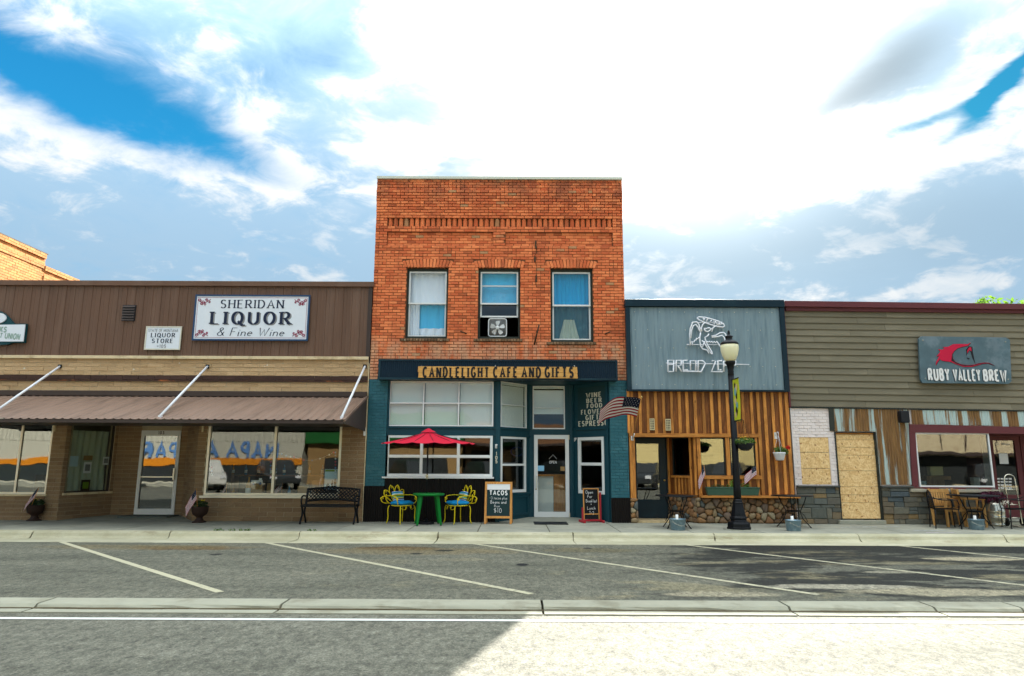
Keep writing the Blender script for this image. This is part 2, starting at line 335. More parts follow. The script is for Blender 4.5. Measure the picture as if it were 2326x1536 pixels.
stone('ledge_stone', [(.075, .085, .080), (.105, .108, .095), (.068, .082, .088), (.14, .13, .105), (.088, .086, .078), (.055, .075, .095), (.20, .14, .07), (.115, .095, .07), (.085, .098, .098), (.062, .068, .064), (.09, .085, .07), (.12, .118, .10)], 18)
mat('stone_mortar', (.10, .075, .05), .95, .3, 12, .6, 60)
mat('dark_mortar', (.04, .042, .038), .95, .3, 12, .6, 60)
mat('stone_cap', (.33, .31, .27), .8, .25, 9, .6, 30)
mat('dark_cap', (.07, .075, .08), .8, .25, 9, .6, 30)
# --- glass
def glass(name, tint, base, amp, wob=.02):
    mt = bpy.data.materials.new(name); mt.use_nodes = True; M[name] = mt; n = NT(mt.node_tree); n.n.clear()
    p = coords(n)
    bm_ = n.node('ShaderNodeBump', {'Height': n.noise(p, 1.3, 2, .4), 'Strength': 1.0, 'Distance': wob})
    lw = n.node('ShaderNodeLayerWeight', {'Blend': .5, 'Normal': bm_}, out=1); fr = n.m('ADD', .038, n.m('MULTIPLY', n.m('POWER', lw, 5.0), .9))
    f = n.m('ADD', n.m('MULTIPLY', fr, amp), base, clamp=True)
    t = n.node('ShaderNodeBsdfTransparent', {'Color': tint})
    g = n.node('ShaderNodeBsdfGlossy', {'Color': (.95, .97, 1.), 'Roughness': .015, 'Normal': bm_})
    mx = n.node('ShaderNodeMixShader', {0: f, 1: t, 2: g})
    o = n.n.new('ShaderNodeOutputMaterial'); n.l.new(mx, o.inputs[0])
glass('glass', (.92, .95, .94), .0, 1.1, .0016)
glass('glass_dark', (.60, .64, .62), .02, 1.4, .0016)
glass('glass_mirror', (.45, .50, .48), .05, 1.6, .0022)
glass('glass_clear', (.92, .95, .95), .0, 1.2, .001)
# --- indoors
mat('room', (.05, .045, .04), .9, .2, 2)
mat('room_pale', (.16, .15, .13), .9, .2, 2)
mat('curtain_white', (.88, .90, .93), .9, .08, 3)
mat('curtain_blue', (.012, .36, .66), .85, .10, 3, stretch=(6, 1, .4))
mat('curtain_blue_light', (.10, .60, .92), .85, .10, 3, stretch=(4, 1, .4))  # both blues mix curtain colour with the sky mirrored in the upstairs panes
mat('curtain_olive', (.42, .47, .36), .9, .12, 3)
mat('blind', (.90, .90, .87), .6, .05, 3)
mat('paper', (.75, .75, .74), .8, .05, 4)
mat('poster_blue', (.45, .60, .66), .8, .1, 5)
# --- plain colours
for nm, c, rg in (('red_canvas', (.56, .012, .045), .75), ('yellow_iron', (.72, .58, .012), .4), ('green_paint', (.006, .18, .030), .35), ('cushion_blue', (.008, .26, .56), .85),
                  ('letter_navy', (.012, .02, .055), .5), ('letter_black', (.014, .014, .016), .6), ('letter_white', (.74, .73, .70), .6), ('letter_grey', (.22, .23, .27), .6), ('letter_cream', (.68, .67, .60), .6),
                  ('sign_white', (.70, .73, .76), .35), ('sign_edge_navy', (.02, .06, .16), .4), ('scroll_red', (.27, .015, .07), .5), ('sign_teal', (.006, .055, .075), .4), ('sign_sage', (.25, .37, .37), .5),
                  ('chalkboard', (.010, .030, .030), .75), ('chalk_black', (.006, .006, .007), .75), ('red_wood', (.34, .02, .035), .5), ('rubber', (.010, .012, .016), .7),
                  ('flag_red', (.30, .006, .022), .8), ('flag_white', (.72, .69, .68), .8), ('flag_blue', (.004, .007, .030), .8), ('terracotta_dark', (.03, .016, .013), .6), ('pot_white', (.72, .73, .74), .4),
                  ('neon_white', (.86, .85, .88), .35), ('banner_lime', (.50, .56, .03), .7), ('banner_blue', (.16, .40, .48), .7), ('banner_black', (.02, .02, .02), .7), ('banner_cream', (.66, .52, .30), .7),
                  ('horse_red', (.50, .006, .05), .4), ('horse_black', (.012, .010, .016), .4), ('petal_red', (.60, .012, .02), .6), ('petal_white', (.75, .74, .70), .6), ('petal_yellow', (.7, .5, .03), .6), ('petal_wine', (.075, .006, .03), .6),
                  ('card', (.30, .19, .09), .8), ('bottle_green', (.02, .06, .025), .15), ('bottle_amber', (.35, .17, .02), .15), ('bottle_blue', (.05, .2, .4), .15), ('star_red', (.5, .03, .06), .6), ('star_white', (.72, .78, .80), .6), ('star_blue', (.08, .22, .5), .6),
                  ('orange_band', (.62, .22, .012), .6), ('grey_siding', (.46, .46, .42), .6), ('wall_yellow', (.62, .52, .26), .7), ('green_roof', (.008, .10, .02), .6), ('brown_shingle', (.30, .19, .085), .8), ('napa_blue', (.10, .22, .44), .5), ('car_white', (.65, .66, .68), .25), ('car_dark', (.03, .035, .04), .25), ('tyre', (.012, .012, .013), .8),
                  ('pillow_green', (.16, .25, .012), .85), ('pillow_blue', (.02, .13, .42), .85), ('pillow_yellow', (.65, .50, .05), .85), ('pillow_pale', (.50, .60, .72), .85), ('pillow_aqua', (.03, .36, .36), .85), ('pillow_navy', (.008, .03, .13), .85), ('zinc_green', (.05, .11, .085), .45), ('paper_roll', (.78, .77, .72), .8), ('vent_cream', (.60, .53, .36), .5), ('mat_grey', (.10, .12, .12), .9), ('tag_blue', (.28, .55, .75), .6), ('open_blue', (.03, .04, .30), .4)):
    mat(nm, c, rg, .07, 9)
n, b = setup('lamp_globe')
b.inputs['Base Color'].default_value = (.80, .79, .60, 1); b.inputs['Roughness'].default_value = .3; b.inputs['Subsurface Weight'].default_value = .4; b.inputs['Subsurface Radius'].default_value = (.1, .1, .06)
def leafmat(name, c1, c2):
    n, b = setup(name); r = rnd(n)
    n.put(b.inputs['Base Color'], n.mix(r, c1, c2)); b.inputs['Roughness'].default_value = .55
    b.inputs['Subsurface Weight'].default_value = 0.0
    tr = n.node('ShaderNodeBsdfTranslucent', {'Color': n.mix(r, c2, (c2[0] * 1.5, c2[1] * 1.5, c2[2]))})
    mx = n.node('ShaderNodeMixShader', {0: .35, 1: b.outputs[0], 2: tr}); o = [q for q in n.n if q.type == 'OUTPUT_MATERIAL'][0]; n.l.new(mx, o.inputs[0])
leafmat('leaf', (.035, .085, .018), (.10, .20, .035))
leafmat('leaf_bright', (.06, .15, .015), (.17, .33, .03))
leafmat('leaf_dark', (.012, .030, .012), (.04, .085, .02))
leafmat('leaf_wine', (.035, .006, .016), (.10, .012, .045))
mat('bark', (.09, .065, .045), .9, .3, 12, .7, 30, stretch=(1, 1, .3))
# ---------------------------------------------------------------- object helpers
ORG = {}
def link(o, parent=None):
    C.objects.link(o)
    if parent is not None: o.parent = parent
    return o
def tag(o, label=None, cat=None, group=None, kind=None):
    for k, v in (('label', label), ('category', cat), ('group', group), ('kind', kind)):
        if v: o[k] = v
    return o
def thing(name, label, cat, loc=(0, 0, 0), rz=0.0, group=None):
    o = bpy.data.objects.new(name, None); o.empty_display_size = .2; C.objects.link(o)
    o.location = loc; o.rotation_euler = (0, 0, rz); ORG[o.name] = Vector(loc)
    return tag(o, label, cat, group)
def org(o):
    while o.parent is not None: o = o.parent
    return ORG.get(o.name, Vector((0, 0, 0)))
def copytree(o, parent=None):
    c = o.copy(); C.objects.link(c); c.parent = parent
    if parent is None: ORG[c.name] = Vector(o.location)
    for ch in list(o.children): copytree(ch, c)
    return c
class MB:
    "collects shapes; build() links them as one mesh object"
    def __init__(s): s.v = []; s.f = []; s.mi = []; s.cur = 0; s.sm = []
    def add(s, vs, fs, smooth=False):
        k = len(s.v); s.v += [tuple(p) for p in vs]
        for f in fs: s.f.append([i + k for i in f]); s.mi.append(s.cur); s.sm.append(smooth)
        return s
    def box(s, x0, x1, y0, y1, z0, z1, M4=None, c=0.0):
        if c <= 0:
            vs = [(x, y, z) for x in (x0, x1) for y in (y0, y1) for z in (z0, z1)]
            fs = [(0, 1, 3, 2), (4, 6, 7, 5), (0, 4, 5, 1), (2, 3, 7, 6), (0, 2, 6, 4), (1, 5, 7, 3)]
        else:   # front (-y) edges chamfered
            vs = [(x0, y1, z0), (x1, y1, z0), (x1, y1, z1), (x0, y1, z1), (x0, y0 + c, z0), (x1, y0 + c, z0), (x1, y0 + c, z1), (x0, y0 + c, z1),
                  (x0 + c, y0, z0 + c), (x1 - c, y0, z0 + c), (x1 - c, y0, z1 - c), (x0 + c, y0, z1 - c)]
            fs = [(8, 9, 10, 11), (4, 5, 9, 8), (5, 6, 10, 9), (6, 7, 11, 10), (7, 4, 8, 11), (0, 1, 5, 4), (1, 2, 6, 5), (2, 3, 7, 6), (3, 0, 4, 7), (3, 2, 1, 0)]
        if M4 is not None: vs = [M4 @ Vector(p) for p in vs]
        return s.add(vs, fs)
    def bar(s, a, b, w, d=None, roll=0.0):
        "square section bar from a to b"
        a, b = Vector(a), Vector(b); t = (b - a).normalized(); d = d or w
        u = t.cross(Vector((0, 1, 0))) if abs(t.y) < .9 else t.cross(Vector((1, 0, 0)))
        u.normalize(); v = t.cross(u).normalized()
        vs = [p + u * (i * w / 2) + v * (j * d / 2) for p in (a, b) for i, j in ((-1, -1), (1, -1), (1, 1), (-1, 1))]
        return s.add(vs, [(0, 1, 2, 3), (7, 6, 5, 4), (0, 4, 5, 1), (1, 5, 6, 2), (2, 6, 7, 3), (3, 7, 4, 0)])
    def tube(s, pts, r, n=6, closed=False):
        pts = [Vector(p) for p in pts]; N = len(pts); rs = r if isinstance(r, (list, tuple)) else [r] * N
        k = []; u = None
        for i, p in enumerate(pts):
            a = pts[(i - 1) % N] if (closed or i > 0) else p; b = pts[(i + 1) % N] if (closed or i < N - 1) else p
            t = (b - a).normalized() if (b - a).length > 1e-9 else Vector((0, 0, 1))
            if u is None: u = t.cross(Vector((0, 0, 1))) if abs(t.z) < .9 else t.cross(Vector((1, 0, 0)))
            u = (u - t * u.dot(t)); u = u.normalized() if u.length > 1e-6 else t.orthogonal().normalized()
            w = t.cross(u)
            k += [p + (u * cos(2 * PI * j / n) + w * sin(2 * PI * j / n)) * rs[i] for j in range(n)]
        fs = []
        for i in range(N if closed else N - 1):
            q = (i + 1) % N
            fs += [(i * n + j, i * n + (j + 1) % n, q * n + (j + 1) % n, q * n + j) for j in range(n)]
        if not closed: fs += [tuple(range(n - 1, -1, -1)), tuple((N - 1) * n + j for j in range(n))]
        return s.add(k, fs, True)
    def lathe(s, prof, c=(0, 0, 0), n=16, a0=0., a1=2 * PI, smooth=True):
        full = abs(a1 - a0 - 2 * PI) < 1e-6; m_ = n if full else n + 1
        vs = [(c[0] + r * cos(a0 + (a1 - a0) * j / n), c[1] + r * sin(a0 + (a1 - a0) * j / n), c[2] + z) for r, z in prof for j in range(m_)]
        fs = []
        for i in range(len(prof) - 1):
            for j in range(n if full else n):
                q = (j + 1) % m_
                fs.append((i * m_ + j, i * m_ + q, (i + 1) * m_ + q, (i + 1) * m_ + j))
        if full:
            if prof[0][0] > 1e-4: fs.append(tuple(range(m_ - 1, -1, -1)))
            if prof[-1][0] > 1e-4: fs.append(tuple((len(prof) - 1) * m_ + j for j in range(m_)))
        return s.add(vs, fs, smooth)
    def prism(s, poly, y0, y1):
        "polygon in x, z pushed from y0 (front) to y1"
        n = len(poly); vs = [(x, y0, z) for x, z in poly] + [(x, y1, z) for x, z in poly]
        return s.add(vs, [tuple(range(n)), tuple(range(2 * n - 1, n - 1, -1))] + [(i, i + n, (i + 1) % n + n, (i + 1) % n) for i in range(n)])
    def grid(s, fn, nu, nv, smooth=True, mfn=None):
        k = len(s.v); s.v += [tuple(fn(i / nu, j / nv)) for j in range(nv + 1) for i in range(nu + 1)]
        for j in range(nv):
            for i in range(nu):
                a = k + j * (nu + 1) + i
                s.f.append([a, a + 1, a + nu + 2, a + nu + 1]); s.mi.append(mfn(i, j) if mfn else s.cur); s.sm.append(smooth)
        return s
    def xf(s, M4):
        s.v = [tuple(M4 @ Vector(p)) for p in s.v]; return s
    def mesh(s, name, mats, off=None):
        me = bpy.data.meshes.new(name)
        v = s.v if off is None else [(p[0] - off.x, p[1] - off.y, p[2] - off.z) for p in s.v]
        me.from_pydata(v, [], s.f)
        for q in (mats if isinstance(mats, (list, tuple)) else [mats]): me.materials.append(M[q])
        me.polygons.foreach_set('material_index', s.mi); me.polygons.foreach_set('use_smooth', s.sm); me.update()
        return me
    def build(s, name, mats, parent=None, world=False, bevel=0, fixn=False):
        me = s.mesh(name, mats, org(parent) if (world and parent is not None) else None)
        if fixn:
            bm = bmesh.new(); bm.from_mesh(me); bmesh.ops.recalc_face_normals(bm, faces=bm.faces); bm.to_mesh(me); bm.free()
        o = link(bpy.data.objects.new(name, me), parent)
        if bevel:
            bv = o.modifiers.new('bevel', 'BEVEL'); bv.width = bevel; bv.segments = 2; bv.limit_method = 'ANGLE'; bv.angle_limit = R(40)
        return o
def bxo(name, mt, parent, x0, x1, y0, y1, z0, z1, world=True, c=0, bevel=0):
    return MB().box(x0, x1, y0, y1, z0, z1, c=c).build(name, mt, parent, world, bevel)
def prc(name, mt, parent, px, Y0, Y1, c=0, bevel=0):
    "box from a photo rectangle (x0, y0, x1, y1) on plane Y0, pushed back to Y1"
    a, b_, z0, z1 = RC(*px, Y0)
    return bxo(name, mt, parent, a, b_, Y0, Y1, z0, z1, True, c, bevel)
UNIT = {}
def unit(mt, c=.06, variant=0):
    "shared 1 x 1 x 1 piece with chamfered, slightly uneven front"
    k = (mt, c, variant)
    if k not in UNIT:
        mb = MB().box(-.5, .5, -.5, .5, -.5, .5, c=c); rr = random.Random(variant + 5)
        if variant: mb.v = [(x + rr.uniform(-.015, .015), y + (rr.uniform(-.06, .06) if y < -.3 else 0), z + rr.uniform(-.03, .03)) for x, y, z in mb.v]
        UNIT[k] = mb.mesh(mt + '_piece', mt)
    return UNIT[k]
def piece(name, me, parent, x0, x1, y0, y1, z0, z1, rx=0., ry=0., rz=0.):
    o = bpy.data.objects.new(name, me); link(o, parent)
    o.location = Vector(((x0 + x1) / 2, (y0 + y1) / 2, (z0 + z1) / 2)) - org(parent); o.scale = (x1 - x0, y1 - y0, z1 - z0)
    o.rotation_euler = (rx, ry, rz); return o
def frame_on(A, B, z0=0.):
    "matrix: local x along A->B (plan), local -y facing the street"
    A, B = Vector((*A, 0)), Vector((*B, 0)); t = (B - A).normalized(); nrm = Vector((-t.y, t.x, 0))
    m4 = Matrix((t, nrm, Vector((0, 0, 1)))).transposed().to_4x4(); m4.translation = A + Vector((0, 0, z0)); return m4, (B - A).length

# ---------------------------------------------------------------- lettering: strokes on a 1-high grid
def arc(cx, cy, rx, ry, a0, a1, n=12):
    return [(cx + rx * cos(R(a0 + (a1 - a0) * i / n)), cy + ry * sin(R(a0 + (a1 - a0) * i / n))) for i in range(n + 1)]
GL = {
 'A': (.74, [[(0, 0), (.37, 1), (.74, 0)], [(.14, .34), (.60, .34)]]), 'B': (.60, [[(0, 0), (0, 1)], [(0, 1), (.30, 1)] + arc(.30, .76, .24, .24, 90, -90) + [(0, .52)], [(.30, .52)] + arc(.32, .26, .28, .26, 90, -90) + [(0, 0)]]),
 'C': (.66, [arc(.36, .5, .36, .5, 48, 312, 18)]), 'D': (.68, [[(0, 0), (0, 1)], [(0, 1), (.24, 1)] + arc(.24, .5, .44, .5, 90, -90, 16) + [(0, 0)]]),
 'E': (.54, [[(0, 0), (0, 1)], [(0, 1), (.54, 1)], [(0, .52), (.44, .52)], [(0, 0), (.54, 0)]]), 'F': (.52, [[(0, 0), (0, 1)], [(0, 1), (.52, 1)], [(0, .52), (.42, .52)]]),
 'G': (.72, [arc(.38, .5, .38, .5, 48, 350, 20), [(.42, .42), (.74, .42)]]), 'H': (.66, [[(0, 0), (0, 1)], [(.66, 0), (.66, 1)], [(0, .52), (.66, .52)]]),
 'I': (.02, [[(0, 0), (0, 1)]]), 'J': (.42, [[(.42, 1), (.42, .25)] + arc(.21, .25, .21, .25, 0, -170)]), 'K': (.62, [[(0, 0), (0, 1)], [(.58, 1), (.02, .42)], [(.18, .58), (.62, 0)]]),
 'L': (.52, [[(0, 0), (0, 1)], [(0, 0), (.52, 0)]]), 'M': (.84, [[(0, 0), (.04, 1)], [(.04, 1), (.42, .15), (.80, 1)], [(.80, 1), (.84, 0)]]), 'N': (.68, [[(0, 0), (0, 1)], [(0, 1), (.68, 0)], [(.68, 0), (.68, 1)]]),
 'O': (.74, [arc(.37, .5, .37, .5, 90, 450, 24)]), 'P': (.58, [[(0, 0), (0, 1)], [(0, 1), (.30, 1)] + arc(.30, .74, .27, .26, 90, -90) + [(0, .48)]]), 'Q': (.74, [arc(.37, .5, .37, .5, 90, 450, 24), [(.42, .22), (.80, -.14)]]),
 'R': (.64, [[(0, 0), (0, 1)], [(0, 1), (.30, 1)] + arc(.30, .74, .27, .26, 90, -90) + [(0, .48)], [(.28, .48), (.64, 0)]]), 'S': (.54, [arc(.27, .755, .25, .245, 30, 250, 12) + arc(.27, .255, .27, .255, 70, -150, 14)]),
 'T': (.64, [[(.32, 0), (.32, 1)], [(0, 1), (.64, 1)]]), 'U': (.66, [[(0, 1), (0, .32)] + arc(.33, .32, .33, .32, 180, 360) + [(.66, 1)]]), 'V': (.70, [[(0, 1), (.35, 0), (.70, 1)]]), 'W': (1.0, [[(0, 1), (.26, 0), (.5, .8), (.74, 0), (1, 1)]]),
 'X': (.64, [[(0, 0), (.64, 1)], [(0, 1), (.64, 0)]]), 'Y': (.66, [[(0, 1), (.33, .45), (.66, 1)], [(.33, .45), (.33, 0)]]), 'Z': (.60, [[(0, 1), (.60, 1), (0, 0), (.60, 0)]]),
 '0': (.54, [arc(.27, .5, .27, .5, 90, 450, 20)]), '1': (.20, [[(0, .8), (.16, 1), (.16, 0)]]), '2': (.52, [arc(.26, .73, .26, .27, 160, -30, 12) + [(0, 0), (.52, 0)]]), '3': (.50, [arc(.24, .76, .22, .24, 150, -90, 10), arc(.24, .26, .26, .26, 90, -150, 10)]),
 '5': (.52, [[(.48, 1), (.08, 1), (.04, .56)] + arc(.24, .32, .27, .32, 120, -150, 14)]), '7': (.5, [[(0, 1), (.5, 1), (.18, 0)]]), '#': (.6, [[(.1, 0), (.24, 1)], [(.36, 0), (.5, 1)], [(0, .34), (.56, .34)], [(.04, .68), (.6, .68)]]),
 '=': (.5, [[(0, .38), (.5, .38)], [(0, .62), (.5, .62)]]), '$': (.5, [arc(.25, .70, .23, .2, 40, 250, 10) + arc(.25, .30, .25, .2, 70, -140, 10), [(.25, -.1), (.25, 1.1)]]), '+': (.5, [[(0, .45), (.5, .45)], [(.25, .2), (.25, .7)]]), '-': (.34, [[(0, .48), (.34, .48)]]),
 '&': (.72, [[(.72, .0), (.18, .72)] + arc(.32, .82, .17, .18, 200, 0, 9) + [(.16, .46)] + arc(.28, .24, .26, .24, 130, 330, 10) + [(.66, .48)]]),
 'a': (.44, [arc(.22, .25, .22, .25, 20, 380, 14), [(.44, .5), (.44, .04), (.50, 0)]]), 'b': (.44, [[(0, 1), (0, 0)], arc(.22, .25, .22, .25, 180, 540, 14)]), 'c': (.40, [arc(.22, .25, .22, .25, 45, 315, 12)]), 'd': (.44, [arc(.22, .25, .22, .25, 0, 360, 14), [(.44, 1), (.44, 0)]]),
 'e': (.44, [[(.02, .26), (.43, .30)] + arc(.22, .25, .22, .25, 15, 310, 14)]), 'f': (.34, [arc(.26, .80, .14, .2, 60, 180, 6) + [(.12, 0)], [(0, .5), (.3, .5)]]), 'h': (.42, [[(0, 1), (0, 0)], arc(.21, .28, .21, .22, 180, 0, 8) + [(.42, 0)]]), 'i': (.10, [[(.05, .5), (.05, .03), (.12, 0)], [(.08, .68), (.10, .74)]]),
 'k': (.40, [[(0, 1), (0, 0)], [(.36, .5), (.02, .22)], [(.12, .3), (.40, 0)]]), 'l': (.06, [[(0, 1), (0, .04), (.08, 0)]]), 'n': (.42, [[(0, .5), (0, 0)], arc(.21, .28, .21, .22, 180, 0, 8) + [(.42, .02), (.48, 0)]]), 'o': (.44, [arc(.22, .25, .22, .25, 90, 450, 14)]), 'p': (.44, [[(0, .5), (0, -.35)], arc(.22, .25, .22, .25, 180, 540, 14)]),
 'r': (.30, [[(0, .5), (0, 0)], arc(.2, .28, .2, .22, 180, 50, 6)]), 's': (.36, [arc(.18, .38, .16, .12, 30, 250, 8) + arc(.18, .13, .18, .13, 70, -150, 8)]), 't': (.30, [[(.12, .9), (.12, .04), (.22, 0)], [(0, .55), (.28, .55)]]), 'u': (.42, [[(0, .5), (0, .22)] + arc(.21, .22, .21, .22, 180, 360, 8) + [(.42, .5), (.42, 0)]]),
}
def text_mb(s, h, thick=.16, thin=None, serif=0., slant=0., xs=1., gap=.2, depth=.004, jit=0., rr=None, spc=.45):
    "returns (MB in the x-z plane facing -y, width); thick / thin / serif are shares of the height"
    thin = thick if thin is None else thin; mb = MB(); cx = 0.; lay = 0; rr = rr or random.Random(3)
    for ch in s:
        if ch == ' ': cx += spc * xs; continue
        w, strokes = GL.get(ch, GL['-']); jx, jz = rr.uniform(-jit, jit), rr.uniform(-jit, jit); x0 = cx + thick / 2
        for st in strokes:
            P = [Vector((x0 + x * xs + jx, z + jz)) for x, z in st]; N = len(P); L = []; Rr = []
            for i in range(N):
                a = P[i] - P[i - 1] if i else None; b = P[i + 1] - P[i] if i < N - 1 else None
                if a is not None and a.length < 1e-6: a = b
                if b is not None and b.length < 1e-6: b = a
                t = ((a.normalized() if a is not None else b.normalized()) + (b.normalized() if b is not None else a.normalized()))
                t = t.normalized() if t.length > 1e-3 else (b if b is not None else a).normalized()
                ref = (b if b is not None else a).normalized()
                wd_ = thin + (thick - thin) * min(1., abs(t.y) * 1.15)
                nn = Vector((-t.y, t.x)); k = min(1.6, 1 / max(.4, abs(nn.dot(Vector((-ref.y, ref.x))))))
                L.append(P[i] + nn * wd_ / 2 * k); Rr.append(P[i] - nn * wd_ / 2 * k)
            y = -depth - lay * .0004; lay = (lay + 1) % 5
            vs = [((p.x + p.y * slant) * h, yy, p.y * h) for yy in (y, 0) for p in L + Rr]
            fs = []
            for i in range(N - 1):
                fs += [(i, N + i, N + i + 1, i + 1), (2 * N + i, 2 * N + i + 1, 3 * N + i + 1, 3 * N + i), (i, i + 1, 2 * N + i + 1, 2 * N + i), (N + i + 1, N + i, 3 * N + i, 3 * N + i + 1)]
            fs += [(0, 2 * N, 3 * N, N), (N - 1, 2 * N - 1, 4 * N - 1, 3 * N - 1)]
            mb.add(vs, fs)
            if serif:
                for e, q in ((0, 1), (-1, -2)):
                    d = P[e] - P[q]
                    if abs(d.y) > abs(d.x) * .6 and (P[e].y > .9 or P[e].y < .1) and len(st) < 8:
                        zz = P[e].y - (.035 if P[e].y > .5 else -.035); ys = -depth - .0022
                        mb.add([((P[e].x + i * serif + zz * slant) * h, yy, (zz + j * .045) * h) for yy in (ys, 0) for i, j in ((-1, -1), (1, -1), (1, 1), (-1, 1))],
                               [(0, 1, 2, 3), (4, 7, 6, 5), (0, 4, 5, 1), (1, 5, 6, 2), (2, 6, 7, 3), (3, 7, 4, 0)])
        cx += w * xs + thick + gap * xs
    return mb, (cx - gap * xs) * h
def text(name, s, mt, parent, xc, Y, zb, h, width=None, rz=0., world=True, tilt=0., **kw):
    "a line of lettering, centred on xc, baseline zb, standing on plane y = Y"
    mb, w = text_mb(s, h, **kw); k = width / w if width else 1.
    me = MB.mesh(mb, name, mt); o = link(bpy.data.objects.new(name, me), parent)
    off = Vector((-w * k / 2 * cos(rz) * cos(tilt), -w * k / 2 * sin(rz), w * k / 2 * sin(tilt)))
    o.location = Vector((xc, Y, zb)) + off - (org(parent) if world else Vector((0, 0, 0))); o.rotation_euler = (0, tilt, rz); o.scale = (k, 1, 1)
    return o
def ptext(name, s, mt, parent, px, Y, **kw):
    "lettering filling the photo rectangle px on plane Y"
    a, b_, z0, z1 = RC(*px, Y)
    return text(name, s, mt, parent, (a + b_) / 2, Y, z0, z1 - z0, b_ - a, **kw)
def leaves(mb, c, rad, n, size, flat=.0, rr=random):
    for _ in range(n):
        while True:
            p = Vector((rr.uniform(-1, 1), rr.uniform(-1, 1), rr.uniform(-1, 1)))
            if .15 < p.length < 1: break
        q = Vector((c[0] + p.x * rad[0], c[1] + p.y * rad[1], c[2] + p.z * rad[2]))
        a, b = Vector((rr.gauss(0, 1), rr.gauss(0, 1), rr.gauss(0, 1))).normalized(), Vector((rr.gauss(0, 1), rr.gauss(0, 1), rr.gauss(0, 1)))
        b = (b - a * b.dot(a)).normalized(); s_ = size * rr.uniform(.6, 1.35)
        mb.add([q - a * s_, q - b * s_ * .45, q + a * s_, q + b * s_ * .45], [(0, 1, 2, 3)])
    return mb

# ================================================================ the setting
def struct(o): o['kind'] = 'structure'; return o
GZ = -.14; RZ_ = -.19                       # parking and road level below the pavement
KY = -2.36                                   # pavement front edge
GUT = -3.28                                  # gutter front edge
PE = -8.80                                   # parking front edge
struct(MB().add([(-400, -400, -.30), (400, -400, -.30), (400, 600, -.30), (-400, 600, -.30)], [(0, 1, 2, 3)]).build('ground', 'ground_dirt'))
struct(MB().grid(lambda u, v: (-45 + 90 * u, -27 + (27 - 9.30) * v, RZ_ + .05 * sin(PI * v)), 30, 12).build('road', 'asphalt_road'))
park = struct(MB().add([(-45, PE, GZ), (45, PE, GZ), (45, GUT, GZ + .002), (-45, GUT, GZ + .002)], [(0, 1, 2, 3)]).build('parking_lane', 'asphalt_parking'))
# painted stall lines, worn
for i, (a, b_) in enumerate((((140, 1232), (500, 1346)), ((610, 1233), (1207, 1350)), ((1078, 1236), (1860, 1352)), ((1555, 1238), (2480, 1349)), ((2040, 1240), (3100, 1350)), ((-330, 1230), (-200, 1345)))):
    A, B = Vector(G(*a, GZ)), Vector(G(*b_, GZ)); t = (B - A).normalized(); n_ = Vector((-t.y, t.x)) * .052; A = Vector((A.x, min(A.y, GUT - .01)))
    MB().add([(*(A + n_), GZ + .006), (*(A - n_), GZ + .006), (*(B - n_), GZ + .006), (*(B + n_), GZ + .006)], [(0, 1, 2, 3)]).build('stall_line', 'line_paint', park)
road = bpy.data.objects['road']
ly = G(1163, 1411, RZ_)[1]
def roadz(y): return RZ_ + .05 * sin(PI * (y + 27) / 17.7)
MB().add([(-45, ly - .05, roadz(ly) + .006), (45, ly - .05, roadz(ly) + .006), (45, ly + .04, roadz(ly) + .006), (-45, ly + .04, roadz(ly) + .006)], [(0, 1, 2, 3)]).build('edge_line', 'white_line', road)
# pavement slabs with grooves
side = struct(MB().box(-45, 45, KY + .02, 4, -.29, -.012).build('sidewalk', 'dirt'))
xs = [-45.0]
while xs[-1] < 45: xs.append(xs[-1] + 1.53 + (0 if abs(xs[-1]) > 12 else U(-.03, .03)))
for a, b_ in zip(xs, xs[1:]):
    if a < -14.5 or b_ > 14.5: continue
    for y0, y1 in ((KY + .02, -1.18), (-1.18, .35)):
        o = MB().box(a + .010, b_ - .010, y0 + .008, y1 - .008, -.06, U(-.0015, .0015)).build('slab', 'concrete', side)
for a, b_ in ((-45, -14.4), (14.4, 45)): MB().box(a, b_, KY + .02, .3, -.06, 0).build('slab', 'concrete', side)
# kerb with rounded nose and gutter pan, cast in lengths with cracked joints
kerb = struct(MB().box(-45, 45, GUT + .02, KY, -.29, GZ - .05).build('kerb', 'dirt'))
prof = [(KY + .02, .001), (KY - .06, .002), (KY - .10, -.012), (KY - .135, -.04), (KY - .16, -.10), (KY - .20, -.135), (KY - .30, -.148), (GUT + .12, GZ + .004), (GUT, GZ - .004), (GUT, -.28), (KY + .02, -.28)]
kx = [G(px, 1218, -.05)[0] for px in (-330, 28, 360, 668, 992, 1303, 1622, 1944, 2262, 2600)]
kx = [kx[0] - 30] + kx + [kx[-1] + 30]
for a, b_ in zip(kx, kx[1:]):
    mb = MB(); nn = len(prof); ns = max(2, int((b_ - a) / .25)) if b_ - a < 10 else 4; sk = U(.0, .05)
    rows = [[(a + .011 + (b_ - a - .022) * i / ns + (U(-.012, .012) if i in (0, ns) else 0), y, z + (U(-.004, .004) if 1 < j < 7 else 0)) for j, (y, z) in enumerate(prof)] for i in range(ns + 1)]
    mb.add([p for r_ in rows for p in r_], [(i * nn + j, (i + 1) * nn + j, (i + 1) * nn + (j + 1) % nn, i * nn + (j + 1) % nn) for i in range(ns) for j in range(nn)] + [tuple(range(nn)), tuple(ns * nn + j for j in range(nn - 1, -1, -1))], False)
    mb.build('kerb_length', 'kerb_concrete', kerb, fixn=True)
